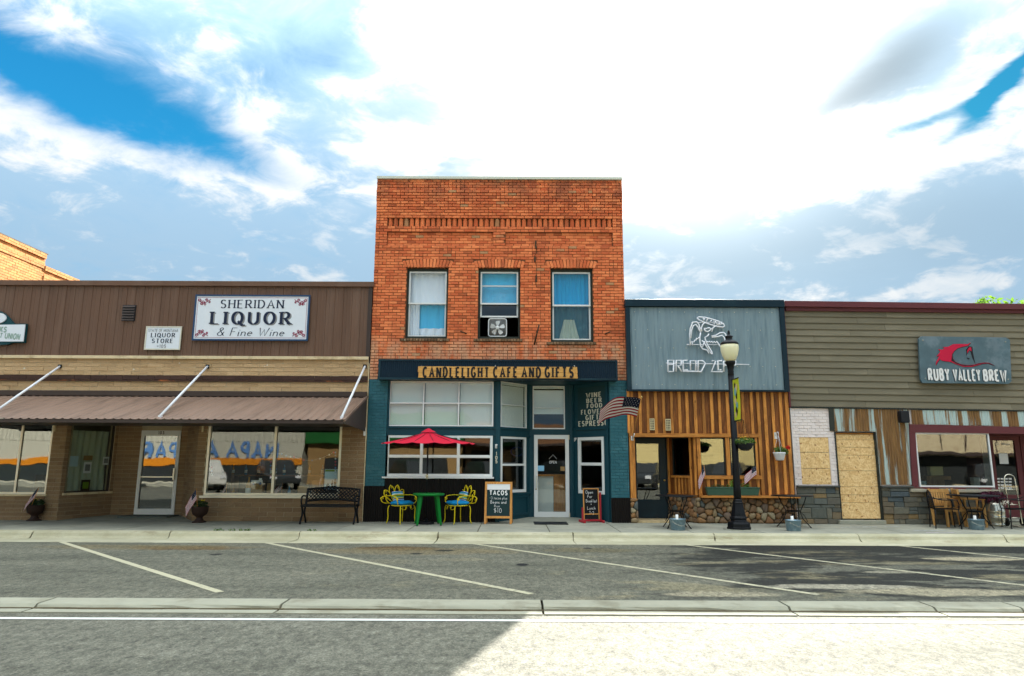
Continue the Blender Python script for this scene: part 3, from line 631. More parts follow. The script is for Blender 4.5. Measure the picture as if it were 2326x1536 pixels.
# low kerb between the stalls and the carriageway
lk = struct(MB().box(-45, 45, -9.55, PE, -.29, -.215).build('lower_kerb', 'dirt'))
lx = [G(px, 1370, GZ)[0] for px in (-420, 90, 645, 1231, 1775, 2092, 2280, 2700)]
lx = [lx[0] - 30] + lx + [lx[-1] + 30]
lprof = [(PE, GZ + .006), (PE - .30, GZ + .004), (PE - .325, GZ - .006), (PE - .345, RZ_ + .02), (PE - .355, -.28), (PE, -.28)]
for a, b_ in zip(lx, lx[1:]):
    mb = MB(); nn = len(lprof); ns = max(2, int((b_ - a) / .3)) if b_ - a < 12 else 4
    rows = [[(a + .014 + (b_ - a - .028) * i / ns, y + (U(-.012, .012) if j in (2, 3) else 0), z) for j, (y, z) in enumerate(lprof)] for i in range(ns + 1)]
    mb.add([p for r_ in rows for p in r_], [(i * nn + j, (i + 1) * nn + j, (i + 1) * nn + (j + 1) % nn, i * nn + (j + 1) % nn) for i in range(ns) for j in range(nn)] + [tuple(range(nn)), tuple(ns * nn + j for j in range(nn - 1, -1, -1))])
    mb.build('kerb_length', 'pale_concrete', lk, fixn=True)
    MB().box(a + .012, b_ - .012, PE - .56, PE - .385, -.28, RZ_ + .012 + U(0, .003)).build('gutter_pan', 'pale_concrete', lk)
dd = MB()
for i in range(240):
    x = -16 + 32 * i / 240; w_ = .03 + .035 * abs(sin(i * .31) + .6 * sin(i * .083 + 1)); dd.box(x, x + .136, PE - .37 - w_ * .6, PE - .34, -.24, RZ_ + .016 + U(0, .004))
dd.build('joint_dirt', 'dirt', lk)['kind'] = 'stuff'
# weeds in the pavement joint
wm = MB()
for px in (480, 488, 497, 515, 523, 540, 552, 560, 700, 712):
    x, y = G(px + U(-2, 2), 1208, 0); leaves(wm, (x, KY + .0, .02), (.05, .02, .025), 14, .022)
tag(wm.build('weeds', 'leaf'), 'small green weeds growing in the joint behind the kerb', 'weeds', kind='stuff')
# chalk scribbles on the slabs
for a, b_, mt in (((2072, 1206), (2150, 1205), 'chalk_mark'), ((2100, 1210), (2165, 1210), 'chalk_pink'), ((1908, 1198), (1990, 1197), 'chalk_mark'), ((2005, 1197), (2040, 1196), 'chalk_mark')):
    x0, y0 = G(*a, 0); x1, y1 = G(*b_, 0); MB().add([(x0, y0 - .03, .003), (x1, y1 - .03, .003), (x1 + .05, y1 + .03, .003), (x0 + .06, y0 + .03, .003)], [(0, 1, 2, 3)]).build('chalk_stroke', mt, side)
# ---------------------------------------------------------------- building helpers
def place(name, mt, parent, boxes, limit=300, c=.06, nv=4):
    "boxes (cx, cy, cz, sx, sy, sz, rz): the largest become single pieces, the rest one joined part"
    boxes = sorted(boxes, key=lambda b_: -b_[3] * b_[5] / (17.2 + b_[1]) ** 2 + abs(b_[2] - 1.5) * 1e-7)
    for i, b_ in enumerate(boxes[:limit]):
        o = bpy.data.objects.new(name, unit(mt, c, i % nv)); link(o, parent)
        o.location = Vector(b_[:3]) - org(parent); o.scale = b_[3:6]; o.rotation_euler = (0, 0, b_[6])
    if len(boxes) > limit:
        mb = MB()
        for b_ in boxes[limit:]:
            m4 = Matrix.Translation(b_[:3]) @ Matrix.Rotation(b_[6], 4, 'Z'); s_ = Vector(b_[3:6])
            k = min(s_) * c * 1.2
            mb.box(-s_.x / 2, s_.x / 2, -s_.y / 2, s_.y / 2, -s_.z / 2, s_.z / 2, m4, c=k)
        mb.build(name + '_mass', mt, parent, True)['kind'] = 'stuff'
def cut(a, b_, holes):
    seg = [(a, b_)]
    for h0, h1 in holes:
        out = []
        for s0, s1 in seg:
            if h1 <= s0 or h0 >= s1: out.append((s0, s1)); continue
            if h0 > s0: out.append((s0, h0))
            if h1 < s1: out.append((h1, s1))
        seg = out
    return seg
def courses(x0, x1, z0, z1, ch, L, Y, dep, holes=(), joint=.008, jit=.003, M4=None, phase=0, minw=.03, offs=None):
    "running bond boxes over a rectangle with rectangular holes (xa, xb, za, zb)"
    out = []; nrow = max(1, round((z1 - z0) / ch)); ch = (z1 - z0) / nrow; ang = 0. if M4 is None else math.atan2(M4[1][0], M4[0][0])
    for r_ in range(nrow):
        za, zb = z0 + r_ * ch, z0 + (r_ + 1) * ch; zm = (za + zb) / 2
        hs = [(h[0], h[1]) for h in holes if h[2] < zm < h[3]]
        for s0, s1 in cut(x0, x1, hs):
            x = s0 - (L * ((r_ + phase) % 2) / 2) - ((s0 - x0) % L if s0 > x0 else 0)
            while x < s1:
                a, b_ = max(x, s0), min(x + L, s1); x += L
                if b_ - a < minw: continue
                p = Vector(((a + b_) / 2, Y + dep / 2 - U(0, jit) - (offs(zm) if offs else 0), zm))
                if M4 is not None: p = M4 @ p
                out.append((p.x, p.y, p.z, b_ - a - joint, dep, ch - joint, ang))
    return out
I4 = Matrix.Identity(4)
def win(parent, x0, x1, z0, z1, xc=(), zc=(), fw=.05, mt='aluminium', gl='glass', M4=I4, y=0., fd=.07, name='window', mw=None, sash=0., sashmt=None, zfw=None):
    "window part = frame with mullions; panes are its children"
    mw = mw or fw; mb = MB(); zf = zfw or fw
    mb.box(x0, x0 + fw, y, y + fd, z0, z1, M4); mb.box(x1 - fw, x1, y, y + fd, z0, z1, M4)
    mb.box(x0 + fw, x1 - fw, y, y + fd, z0, z0 + zf, M4); mb.box(x0 + fw, x1 - fw, y, y + fd, z1 - zf, z1, M4)
    X = [x0 + fw] + [q for c_ in xc for q in (c_ - mw / 2, c_ + mw / 2)] + [x1 - fw]
    Z = [z0 + zf] + [q for c_ in zc for q in (c_ - mw / 2, c_ + mw / 2)] + [z1 - zf]
    for c_ in xc: mb.box(c_ - mw / 2, c_ + mw / 2, y, y + fd, z0 + zf, z1 - zf, M4)
    for i in range(0, len(X), 2):
        for c_ in zc: mb.box(X[i], X[i + 1], y + .004, y + fd - .004, c_ - mw / 2, c_ + mw / 2, M4)
    w_ = mb.build(name, mt, parent, True)
    for i in range(0, len(X), 2):
        for j in range(0, len(Z), 2):
            a, b_, c_, d_ = X[i], X[i + 1], Z[j], Z[j + 1]; yy = y + fd * (.62 if j else .45)
            if sash:
                sb = MB()
                sb.box(a, a + sash, yy - .02, yy + .02, c_, d_, M4); sb.box(b_ - sash, b_, yy - .02, yy + .02, c_, d_, M4)
                sb.box(a + sash, b_ - sash, yy - .02, yy + .02, c_, c_ + sash, M4); sb.box(a + sash, b_ - sash, yy - .02, yy + .02, d_ - sash, d_, M4)
                sb.build('sash', sashmt or mt, w_, True); a += sash; b_ -= sash; c_ += sash; d_ -= sash
            p_ = MB().box(a, b_, yy - .003, yy + .003, c_, d_, M4).build('pane', gl, w_, True)
    return w_
def room(parent, x0, x1, y0, y1, z0, z1, mt='room', name='interior'):
    mb = MB(); mb.add([(x0, y0, z0), (x1, y0, z0), (x1, y1, z0), (x0, y1, z0), (x0, y0, z1), (x1, y0, z1), (x1, y1, z1), (x0, y1, z1)], [(0, 1, 2, 3), (4, 7, 6, 5), (0, 3, 7, 4), (1, 5, 6, 2), (3, 2, 6, 7)])
    return mb.build(name, mt, parent, True)
def shell(parent, x0, x1, y0, y1, z1, mt, zr):
    "side and back walls and roof of the building behind its street front"
    mb = MB(); mb.box(x0, x0 + .12, y0, y1, -.1, z1); mb.box(x1 - .12, x1, y0, y1, -.1, z1); mb.box(x0 + .12, x1 - .12, y1 - .15, y1, -.1, z1); mb.box(x0 + .12, x1 - .12, y0, y1 - .15, zr - .15, zr)
    return mb.build('body', mt, parent, True)
def ribs(name, mt, parent, x0, x1, z0, z1, Y, pitch, amp, world=True, y1=None, kind='sin', M4=None, per=4):
    "corrugated sheet standing in the x-z plane"
    n_ = max(2, int((x1 - x0) / pitch * per)); P = []
    for i in range(n_ + 1):
        t = i / n_; ph = (i / per) % 1.0
        o_ = amp * .5 * (1 - cos(2 * PI * ph)) if kind == 'sin' else (amp if ph < .5 else 0)
        P.append((x0 + (x1 - x0) * t, Y - o_))
    vs = [(x, y, z) for z in (z0, z1) for x, y in P]; N = n_ + 1
    if M4 is not None: vs = [M4 @ Vector(p) for p in vs]
    mb = MB().add(vs, [(i, i + 1, N + i + 1, N + i) for i in range(n_)], kind == 'sin')
    return mb.build(name, mt, parent, world)
def curtain(name, label, mt, x0, x1, z0, z1, Y, folds, amp=.025, group=None, M4=None, flare=0.):
    mb = MB().grid(lambda u, v: (x0 + (x1 - x0) * u + flare * (1 - v) * (u - .5), Y + amp * sin(2 * PI * folds * u + 1.3 * sin(3 * v)) + .3 * amp * sin(2 * PI * folds * 2.3 * u), z0 + (z1 - z0) * v), int(folds * 8), 6)
    if M4 is not None: mb.xf(M4)
    return tag(mb.build(name, mt), label, 'curtain', group)

# ================================================================ liquor store
XA = -14.0; XL = W(843, 760)[0]; XB = W(1421, 760)[0]; XR = W(1791, 900)[0]; XE = 15.5
liq = thing('brown_store_building', 'low store with brown ribbed metal parapet over tan split-faced block walls', 'building', ((XA + XL) / 2, 3, 0))
ZL = W(424, 640)[1]
shell(liq, XA, XL - .02, .30, 12, ZL - .25, 'block_brown', ZL - .6)
zt0, zt1 = W(420, 809, -.03)[1], W(420, 651, -.03)[1]
# ribbed parapet panels: each a flat pan with a raised rib at its edge
seamx = W(843, 730)[0] - .09; pit = .224; x = seamx; k = 0
pm = {}
while x > XA + .3 and x > -13.6:
    if 'p' not in pm:
        h = zt1 - zt0
        pm['p'] = MB().add([(u, -d, z) for z in (0, h) for u, d in ((-pit, 0), (-pit + .008, .018), (-pit + .03, .018), (-pit + .042, .0), (-pit * .52, .0), (-pit * .50, .006), (-pit * .46, .006), (-pit * .44, 0), (0, 0))], [(i, i + 1, 9 + i + 1, 9 + i) for i in range(8)]).mesh('metal_panel', 'brown_metal')
    o = link(bpy.data.objects.new('metal_panel', pm['p']), liq); o.location = Vector((x, -.03 - U(0, .001), zt0)) - org(liq); x -= pit; k += 1
xleft = x
MB().box(XA, xleft, -.03, .0, zt0, zt1).build('parapet_end', 'brown_metal', liq, True)
MB().box(XA, XL - .02, .03, .30, zt0 - .5, zt1).build('parapet_wall', 'dark_brown_metal', liq, True)
zc0, zc1 = W(420, 651, -.1)[1], W(420, 638, -.1)[1]
bxo('parapet_cap', 'brown_metal', liq, XA, XL + .035, -.10, .36, zt1 + .002, zc1, bevel=.006)
bxo('corner_trim', 'dark_brown_metal', liq, seamx + .002, XL - .005, -.055, 0, zt0, zt1 - .002)
zs0, zs1 = W(420, 815.5, -.06)[1], W(420, 808.5, -.06)[1]
bxo('drip_strip', 'cream_trim', liq, XA, XL - .03, -.07, .0, zs0, zs1, bevel=.006)
# block courses above the awning
zu1 = zs0; zu0 = W(420, 853)[1]; blocks = []
xr_ = XL - .035; xl_ = -13.3
blocks += courses(xl_, xr_, zu0, zu1, .101, .405, 0, .09, joint=.007, jit=.012)
zb0 = W(420, 863)[1]
brown = courses(xl_, xr_, zb0, zu0, .11, .405, -.012, .09, joint=.005, jit=.008, phase=1)
place('brown_block', 'block_brown', liq, brown, c=.04)
zg0 = W(420, 868.5)[1]; zq0 = W(420, 889)[1]
bxo('rusty_ledge', 'rust_trim', liq, XA, XL - .03, -.05, .05, zb0 - .045, zb0 - .006)
blocks += courses(xl_, xr_, zq0, zg0, .101, .405, 0, .09, joint=.007, jit=.012, phase=1)
MB().box(XA, XL - .03, .004, .28, zq0 - .5, zu1).build('upper_wall', 'block_mortar', liq, True)
# lower walls
HEAD = 2.62
xw1 = W(112, 1050)[0]; xp1 = W(143, 1050)[0]; xp2 = W(446, 1050)[0]; xw2 = W(467, 1045)[0]; xw3 = W(774, 1045)[0]; xend = XL - .03
sill1 = W(60, 1120)[1]; sill3 = W(620, 1124)[1]
DY = 1.3; xd0 = W(262, 1060, DY)[0]; xd1 = W(420, 1060, DY)[0]
mA, lA = frame_on((xp1, 0), (xd0, DY)); mB_, lB = frame_on((xd1, DY), (xp2, 0))
zf = 0.04
wb = MB()
def wallseg(x0, x1, z0, z1, M4=I4, y=.004, t=.26): wb.box(x0, x1, y, t, z0, z1, M4)
wallseg(XA, xw1, -.1, sill1 - .07); wallseg(xw1, xp1, -.1, HEAD); wallseg(xp2, xw2, -.1, HEAD); wallseg(xw2, xw3, -.1, sill3 - .08); wallseg(xw3, xend, -.1, HEAD)
wallseg(XA, xend, HEAD, zq0 - .5)
wv0, wv1 = .12, lA - .10
s2z = W(195, 1118, .6)[1]
wallseg(0, lA, -.1, s2z - .06, mA, t=.2); wallseg(0, wv0, s2z - .06, HEAD, mA, t=.2); wallseg(wv1, lA, s2z - .06, HEAD, mA, t=.2)
wallseg(0, lB, -.1, HEAD, mB_, t=.2)
dx0, dx1, dz0, dz1 = RC(309, 978, 408, 1159, DY); dx0 = W(315, 1060, DY)[0]; dx1 = W(405, 1060, DY)[0]
wallseg(xd0 - .1, dx0, -.1, HEAD, y=DY + .004, t=DY + .2); wallseg(dx1, xd1 + .1, -.1, HEAD, y=DY + .004, t=DY + .2); wallseg(dx0, dx1, dz1, HEAD, y=DY + .004, t=DY + .2)
wb.build('wall', 'block_mortar', liq, True)
ch = .1005
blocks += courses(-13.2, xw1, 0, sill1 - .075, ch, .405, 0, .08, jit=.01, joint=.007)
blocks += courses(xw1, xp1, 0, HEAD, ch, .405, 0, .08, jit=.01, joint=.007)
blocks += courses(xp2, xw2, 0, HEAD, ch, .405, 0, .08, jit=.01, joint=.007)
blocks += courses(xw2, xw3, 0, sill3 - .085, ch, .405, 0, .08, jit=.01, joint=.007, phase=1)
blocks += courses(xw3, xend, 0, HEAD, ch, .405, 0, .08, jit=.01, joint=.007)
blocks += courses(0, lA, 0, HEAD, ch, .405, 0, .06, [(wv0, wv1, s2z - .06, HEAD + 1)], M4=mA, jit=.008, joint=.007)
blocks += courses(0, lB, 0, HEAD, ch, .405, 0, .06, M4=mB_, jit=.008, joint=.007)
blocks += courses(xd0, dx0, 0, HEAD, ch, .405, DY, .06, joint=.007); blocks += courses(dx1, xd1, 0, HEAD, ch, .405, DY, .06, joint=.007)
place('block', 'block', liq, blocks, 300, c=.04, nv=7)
# shop windows
win(liq, -13.9, xw1 - .005, sill1 - .03, HEAD, xc=[W(38, 1060)[0]], fw=.05, gl='glass_mirror', y=.03)
bxo('window_sill', 'cream_trim', liq, -13.9, xw1 + .05, -.05, .08, sill1 - .075, sill1 - .032, bevel=.006)
win(liq, wv0, wv1, s2z, HEAD, fw=.025, mt='dark_brown_metal', gl='glass', M4=mA, y=.03)
MB().box(wv0 - .05, wv1 + .06, -.05, .08, s2z - .058, s2z - .002, mA).build('window_sill', 'cream_trim', liq, True)
w3 = win(liq, xw2, xw3, sill3 - .025, HEAD, xc=[W(622, 1045)[0]], fw=.062, gl='glass', y=.02, fd=.09, mt='aluminium')
bxo('window_sill', 'aluminium', liq, xw2 - .06, xw3 + .0, -.06, .09, sill3 - .082, sill3 - .027, bevel=.006)
# entrance door with number
dr = MB()
fw = .085; dr.box(dx0, dx0 + fw, DY - .02, DY + .08, zf, dz1); dr.box(dx1 - fw, dx1, DY - .02, DY + .08, zf, dz1); dr.box(dx0 + fw, dx1 - fw, DY - .02, DY + .08, dz1 - .14, dz1); dr.box(dx0 + fw, dx1 - fw, DY - .02, DY + .08, zf, zf + .16)
door = dr.build('door', 'white_vinyl', liq, True)
bxo('pane', 'glass_mirror', door, dx0 + fw, dx1 - fw, DY + .02, DY + .028, zf + .16, dz1 - .14)
hd = MB().bar((dx1 - .07, DY - .07, .95), (dx1 - .07, DY - .07, 1.25), .035); hd.bar((dx1 - .07, DY - .02, .97), (dx1 - .07, DY - .07, .97), .025); hd.bar((dx1 - .07, DY - .02, 1.23), (dx1 - .07, DY - .07, 1.23), .025); hd.bar((dx0 + .08, DY - .04, 1.02), (dx1 - .08, DY - .04, 1.02), .03); hd.build('handle', 'aluminium', door, True)
text('number', '103', 'letter_black', door, (dx0 + dx1) / 2, DY - .022, dz1 - .10, .075, .16, thick=.2)
MB().add([(xp1, .0, .002), (xp2, 0, .002), (xd1, DY, zf), (xd0, DY, zf)], [(0, 1, 2, 3)]).build('entry_ramp', 'concrete', liq, True)
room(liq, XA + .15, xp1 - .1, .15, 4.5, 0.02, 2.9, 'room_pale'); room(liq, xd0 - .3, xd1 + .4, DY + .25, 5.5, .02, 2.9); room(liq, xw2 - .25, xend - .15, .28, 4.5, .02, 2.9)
MB().box(xp1, xp2, 0.02, DY + .1, HEAD + .002, HEAD + .05).build('entry_soffit', 'block_brown', liq, True)
# awning: ribbed sheet on a frame, flashing, end gable, hanging rods
AW = -2.28; za1 = W(420, 901)[1]; za0 = W(420, 955, AW)[1]
xa0 = XA; xa1 = W(833, 930)[0]
aw = MB(); n_ = int((xa1 - xa0) / .046); P = []
for i in range(n_ + 1):
    ph = (i % 4); o_ = .022 if ph == 0 else 0
    P.append((xa0 + (xa1 - xa0) * i / n_, o_))
N = n_ + 1
aw.add([(x, AW, za0 + .02 + o_) for x, o_ in P] + [(x, -.02, za1 + o_) for x, o_ in P] + [(x, AW, za0 + .012) for x, o_ in P], [(i, i + 1, N + i + 1, N + i) for i in range(n_)])
awn = aw.build('awning', 'awning_metal', liq, True)
fl = MB().box(xa0, xa1, AW + .01, AW + .05, za0 - .055, za0 + .014); fl.box(xa0, xa1 - .01, AW + .05, -.03, za0 - .012, za0 + .006); fl.build('front_rail', 'dark_brown_metal', awn, True)
bxo('flashing', 'dark_brown_metal', awn, xa0, xa1, -.11, -.005, za1 + .0, zq0, bevel=.01)
MB().add([(xa1, AW + .02, za0 - .05), (xa1, -.01, za0 - .12), (xa1, -.01, za1 - .01), (xa1, AW + .02, za0 + .01), (xa1 - .03, AW + .02, za0 - .05), (xa1 - .03, -.01, za0 - .12), (xa1 - .03, -.01, za1 - .01), (xa1 - .03, AW + .02, za0 + .01)], [(0, 1, 2, 3), (7, 6, 5, 4), (0, 4, 5, 1), (1, 5, 6, 2), (2, 6, 7, 3), (3, 7, 4, 0)]).build('end_gable', 'dark_brown_metal', awn, True)
MB().bar((xa1 + .006, AW, za0 + .012), (xa1 + .006, -.02, za1 + .012), .06, .03).build('verge_trim', 'awning_metal', awn, True)
for px in (137, 472, 832):
    x = W(px, 832)[0] - (.03 if px > 800 else 0); zt = W(px, 833)[1]
    f_ = .93; zlo = za0 + (za1 - za0) * (1 - f_) + .05
    rd = MB().tube([(x, -.02, zt), (x, AW * f_, zlo)], .028, 8).build('rod', 'white_pole', awn, True)
    MB().box(x - .045, x + .045, -.03, .0, zt - .05, zt + .05).build('bracket', 'black_iron', rd, True)
    MB().box(x - .03, x + .03, AW * f_ - .04, AW * f_ + .05, zlo - .06, zlo + .012).build('shoe', 'white_pole', rd, True)
for px in (126, 462): # short white brackets under the awning
    x = W(px, 975)[0]; MB().box(x - .02, x + .02, -.06, .0, 2.15, 2.36).build('bracket', 'cream_trim', liq, True)
MB().box(xend - .05, xend + .0, -.05, .0, 2.08, 2.28).build('bracket', 'white_metal', liq, True)
bxo('conduit', 'cream_trim', liq, xend + .002, xend + .022, -.02, .02, 0.01, 3.9)
# louvre vent
a, b_, z0, z1 = RC(277, 693, 307, 729, -.06); v_ = MB().box(a, b_, -.055, -.02, z0, z1).build('louvre_vent', 'black_plastic', liq, True)
for i in range(6):
    zz = z0 + (z1 - z0) * (i + .5) / 6; MB().add([(a + .015, -.058, zz + .02), (b_ - .015, -.058, zz + .02), (b_ - .015, -.085, zz - .025), (a + .015, -.085, zz - .025)], [(0, 1, 2, 3)]).build('slat', 'dark_brown_metal', v_, True)
# ---------------------------------------------------------------- its signs
def swirl(mb, cx, cz, s, fx, fz, Y):
    def spiral(x, z, r, a0, turns, sgn):
        return [(cx + fx * (x + r * (1 - .75 * t) * cos(a0 + sgn * turns * 2 * PI * t)) * s, Y, cz + fz * (z + r * (1 - .75 * t) * sin(a0 + sgn * turns * 2 * PI * t)) * s) for t in [i / 18 for i in range(19)]]
    for a in ((.12, .18, .16, 0, 1.3, 1), (.42, .42, .20, 2, 1.2, -1), (.78, .20, .15, 3, 1.3, 1), (.28, .58, .13, 1, 1.2, -1), (.62, .62, .13, 4, 1.1, 1), (1.05, .38, .10, 2.5, 1.2, -1)): mb.tube(spiral(*a), .009, 4)
    mb.tube([(cx + fx * t * s, Y, cz + fz * (.45 - .40 * (t - .5) ** 2 * 2) * s) for t in [i / 10 * 1.15 for i in range(11)]], .009, 4)
SY = -.10
a, b_, z0, z1 = RC(441, 671, 701, 773, SY)
sg = thing('store_sign', 'large white sign with navy serif lettering and wine-red corner scrolls', 'sign', ((a + b_) / 2, SY, z0))
bxo('board', 'sign_white', sg, a, b_, SY, -.052, z0, z1)
bd = MB(); t = .028; bd.box(a - .012, a + t, SY - .012, SY + .03, z0 - .012, z1 + .012); bd.box(b_ - t, b_ + .012, SY - .012, SY + .03, z0 - .012, z1 + .012); bd.box(a + t, b_ - t, SY - .012, SY + .03, z0 - .012, z0 + t); bd.box(a + t, b_ - t, SY - .012, SY + .03, z1 - t, z1 + .012); bd.build('border', 'sign_edge_navy', sg, True)
i_ = .06; e = .007; bl = MB()
for q in ((a + i_, a + i_ + e, z0 + i_, z1 - i_), (b_ - i_ - e, b_ - i_, z0 + i_, z1 - i_), (a + i_ + e, b_ - i_ - e, z0 + i_, z0 + i_ + e), (a + i_ + e, b_ - i_ - e, z1 - i_ - e, z1 - i_)): bl.box(q[0], q[1], SY - .004, SY + .001, q[2], q[3])
bl.build('red_line', 'scroll_red', sg, True)
for fx, cx_ in ((1, a + .075), (-1, b_ - .075)):
    for fz, cz_ in ((1, z0 + .075), (-1, z1 - .075)):
        sm_ = MB(); swirl(sm_, cx_, cz_, .27, fx, fz, SY - .002); sm_.build('scroll', 'scroll_red', sg, True)
ptext('lettering', 'SHERIDAN', 'letter_navy', sg, (501, 682, 645, 700), SY - .001, thick=.17, thin=.07, serif=.14, gap=.26)
ptext('lettering', 'LIQUOR', 'letter_navy', sg, (478, 709, 661, 736), SY - .001, thick=.22, thin=.06, serif=.19, gap=.32, depth=.007)
o = ptext('lettering_shadow', 'LIQUOR', 'letter_grey', sg, (481, 711, 664, 738), SY - .0005, thick=.22, thin=.06, serif=.19, gap=.32, depth=.003)
ptext('lettering', '& Fine Wine', 'letter_navy', sg, (492, 745, 645, 763), SY - .001, thick=.09, thin=.04, slant=.22, gap=.18)
a, b_, z0, z1 = RC(330, 742, 410, 794, SY)
sg = thing('licence_sign', 'small square white sign with grey and navy lettering', 'sign', ((a + b_) / 2, SY, z0))
bxo('board', 'sign_white', sg, a, b_, SY + .01, -.052, z0, z1)
bd = MB(); t = .022; bd.box(a - .008, a + t, SY, SY + .03, z0 - .008, z1 + .008); bd.box(b_ - t, b_ + .008, SY, SY + .03, z0 - .008, z1 + .008); bd.box(a + t, b_ - t, SY, SY + .03, z0 - .008, z0 + t); bd.box(a + t, b_ - t, SY, SY + .03, z1 - t, z1 + .008); bd.build('border', 'aluminium', sg, True)
ptext('lettering', 'STATE OF MONTANA', 'letter_grey', sg, (337, 748, 405, 754), SY + .009, thick=.11, gap=.22)
ptext('lettering', 'LIQUOR', 'letter_navy', sg, (343, 757, 398, 766), SY + .009, thick=.20, thin=.08, serif=.14, gap=.3)
ptext('lettering', 'STORE', 'letter_navy', sg, (345, 770, 393, 779), SY + .009, thick=.20, thin=.08, serif=.14, gap=.3)
ptext('lettering', '=105', 'letter_grey', sg, (356, 783, 377, 790), SY + .009, thick=.12, gap=.22)
# the sign that the picture cuts off
def pp(zx, zy, k, ox, oy, Y): return W(ox + zx / k, oy + zy / k, Y)
sy = -.16; K = 10.97
sg = thing('oval_topped_sign', 'white sign with dark teal backing, oval top and grey block letters', 'sign', (-13., sy, W(10, 785)[1]))
back = [pp(*q, K, 0, 680, sy + .04) for q in ((-900, 300), (-200, 260), (20, 300), (100, 350), (180, 420), (350, 610), (660, 610), (600, 1080), (300, 1085), (200, 1125), (-60, 1145), (-900, 1100))]
MB().prism(back[::-1], sy + .02, -.05).build('backing', 'sign_teal', sg, True, fixn=True)
MB().prism([pp(*q, K, 0, 680, sy) for q in ((-880, 640), (-880, 1055), (580, 1050), (628, 628))][::-1], sy - .0, sy + .018).build('board', 'sign_white', sg, True, fixn=True)
c_ = pp(-50, 470, K, 0, 680, sy)
MB().prism([(c_[0] + .21 * cos(2 * PI * i / 32), c_[1] + .135 * sin(2 * PI * i / 32)) for i in range(32)], sy - .012, sy + .019).build('oval', 'sign_white', sg, True, fixn=True)
for s_, q in (('KS', ((0, 690), (160, 810))), ('T', ((0, 850), (50, 960))), ('UNION', ((125, 855), (490, 985)))):
    (xa_, zb_), (xb_, za_) = pp(*q[0], K, 0, 680, sy), pp(*q[1], K, 0, 680, sy)
    text('lettering', s_, 'sign_sage', sg, (xa_ + xb_) / 2, sy - .001, za_, zb_ - za_, xb_ - xa_, thick=.26, gap=.12, tilt=.10)
# ================================================================ brick building with the cafe
def wallbox(mb, x0, x1, z0, z1, y0, y1, holes, M4=None):
    zs_ = sorted({z0, z1} | {min(max(q, z0), z1) for h in holes for q in (h[2], h[3])})
    for za, zb in zip(zs_, zs_[1:]):
        if zb - za < 1e-4: continue
        zm = (za + zb) / 2
        for s0, s1 in cut(x0, x1, [(h[0], h[1]) for h in holes if h[2] < zm < h[3]]):
            if s1 - s0 > 1e-4: mb.box(s0, s1, y0, y1, za, zb, M4)
def LOC(M4, px, py, y=0.):
    "local x, z where the view through a photo position meets the local plane y"
    Mi = M4.inverted(); o_ = Mi @ CAM; d = Mi.to_3x3() @ ray(px, py); t = (y - o_.y) / d.y
    return o_.x + d.x * t, o_.z + d.z * t
def LRC(M4, x0, y0, x1, y1, y=0.):
    xm, ym = (x0 + x1) / 2, (y0 + y1) / 2
    return LOC(M4, x0, ym, y)[0], LOC(M4, x1, ym, y)[0], LOC(M4, xm, y1, y)[1], LOC(M4, xm, y0, y)[1]
def zz(py, px=1138, Y=0.): return W(px, py, Y)[1]
cafe = thing('brick_building', 'two-storey orange brick building with three upstairs windows above a teal cafe front', 'building', ((XL + XB) / 2, 4, 0))
ZT = zz(411); ZB0 = zz(863)
shell(cafe, XL + .01, XB - .01, .30, 13, ZT - .02, 'sunbrick', ZT - .5)
wpx = [(922, 607, 1017, 771), (1086, 609, 1181.5, 773), (1251, 611, 1347, 775)]
ops = [RC(*q) for q in wpx]
fx0, fx1 = W(880, 505)[0], W(1391, 505)[0]
band = (fx0, fx1, zz(513), zz(498.5))
pan1 = (W(879, 543)[0], W(1120, 543)[0], zz(559), zz(527)); pan2 = (W(1148, 543)[0], W(1391, 543)[0], zz(559), zz(527))
holes = list(ops) + [band, pan1, pan2]
nrow = round((ZT - ZB0) / .0757); chh = (ZT - ZB0) / nrow
def snap(z): return ZB0 + round((z - ZB0) / chh) * chh
holes = [(h[0], h[1], snap(h[2]), snap(h[3])) for h in holes]; ops = holes[:3]; band, pan1, pan2 = holes[3:]
arch_h = []
for h in ops:
    for i in range(3):
        f_ = .035 + .05 * i; arch_h.append((h[0] - f_, h[1] + f_, h[3] + i * chh, h[3] + (i + 1) * chh))
sill_h = [(h[0] - .10, h[1] + .06, h[2] - chh * 1.0, h[2]) for h in ops]
zc_lo, zc_hi = zz(497), zz(440)
def proj(z):
    if z < zc_lo: return 0.
    if z < zc_hi: return .010 * (1 + (z - zc_lo) // chh)
    return .010 * (1 + (zc_hi - zc_lo) // chh) - (.03 if z > zz(437) else 0)
br = courses(XL, XB, ZB0, ZT, chh, .212, 0, .10, holes + arch_h + sill_h, joint=.011, jit=.007, offs=proj, minw=.04)
# a few header courses and broken bond
br2 = []
for b_ in br:
    if random.random() < .16 and b_[3] > .17:
        k = b_[3] / 2
        br2 += [(b_[0] - k / 2 - .002, *b_[1:3], k - .007, *b_[4:]), (b_[0] + k / 2 + .002, *b_[1:3], k - .007, *b_[4:])]
    else: br2.append(b_)
br2 = [(b_[0] + U(-.004, .004), b_[1], b_[2] + U(-.002, .002), b_[3], b_[4], b_[5] - U(0, .004), U(-.006, .006)) for b_ in br2]
for p_ in (pan1, pan2): br2 += courses(p_[0], p_[1], p_[2], p_[3], chh, .212, .055, .06, joint=.010, jit=.005)
place('brick', 'brick', cafe, br2, 300, c=.05, nv=6)
wb = MB(); wallbox(wb, XL + .005, XB - .005, ZB0 - .01, ZT - .01, .016, .10, holes[:3] + [band, pan1, pan2]); wallbox(wb, XL + .005, XB - .005, ZB0 - .01, ZT - .01, .10, .30, ops)
wb.build('wall', 'mortar', cafe, True)
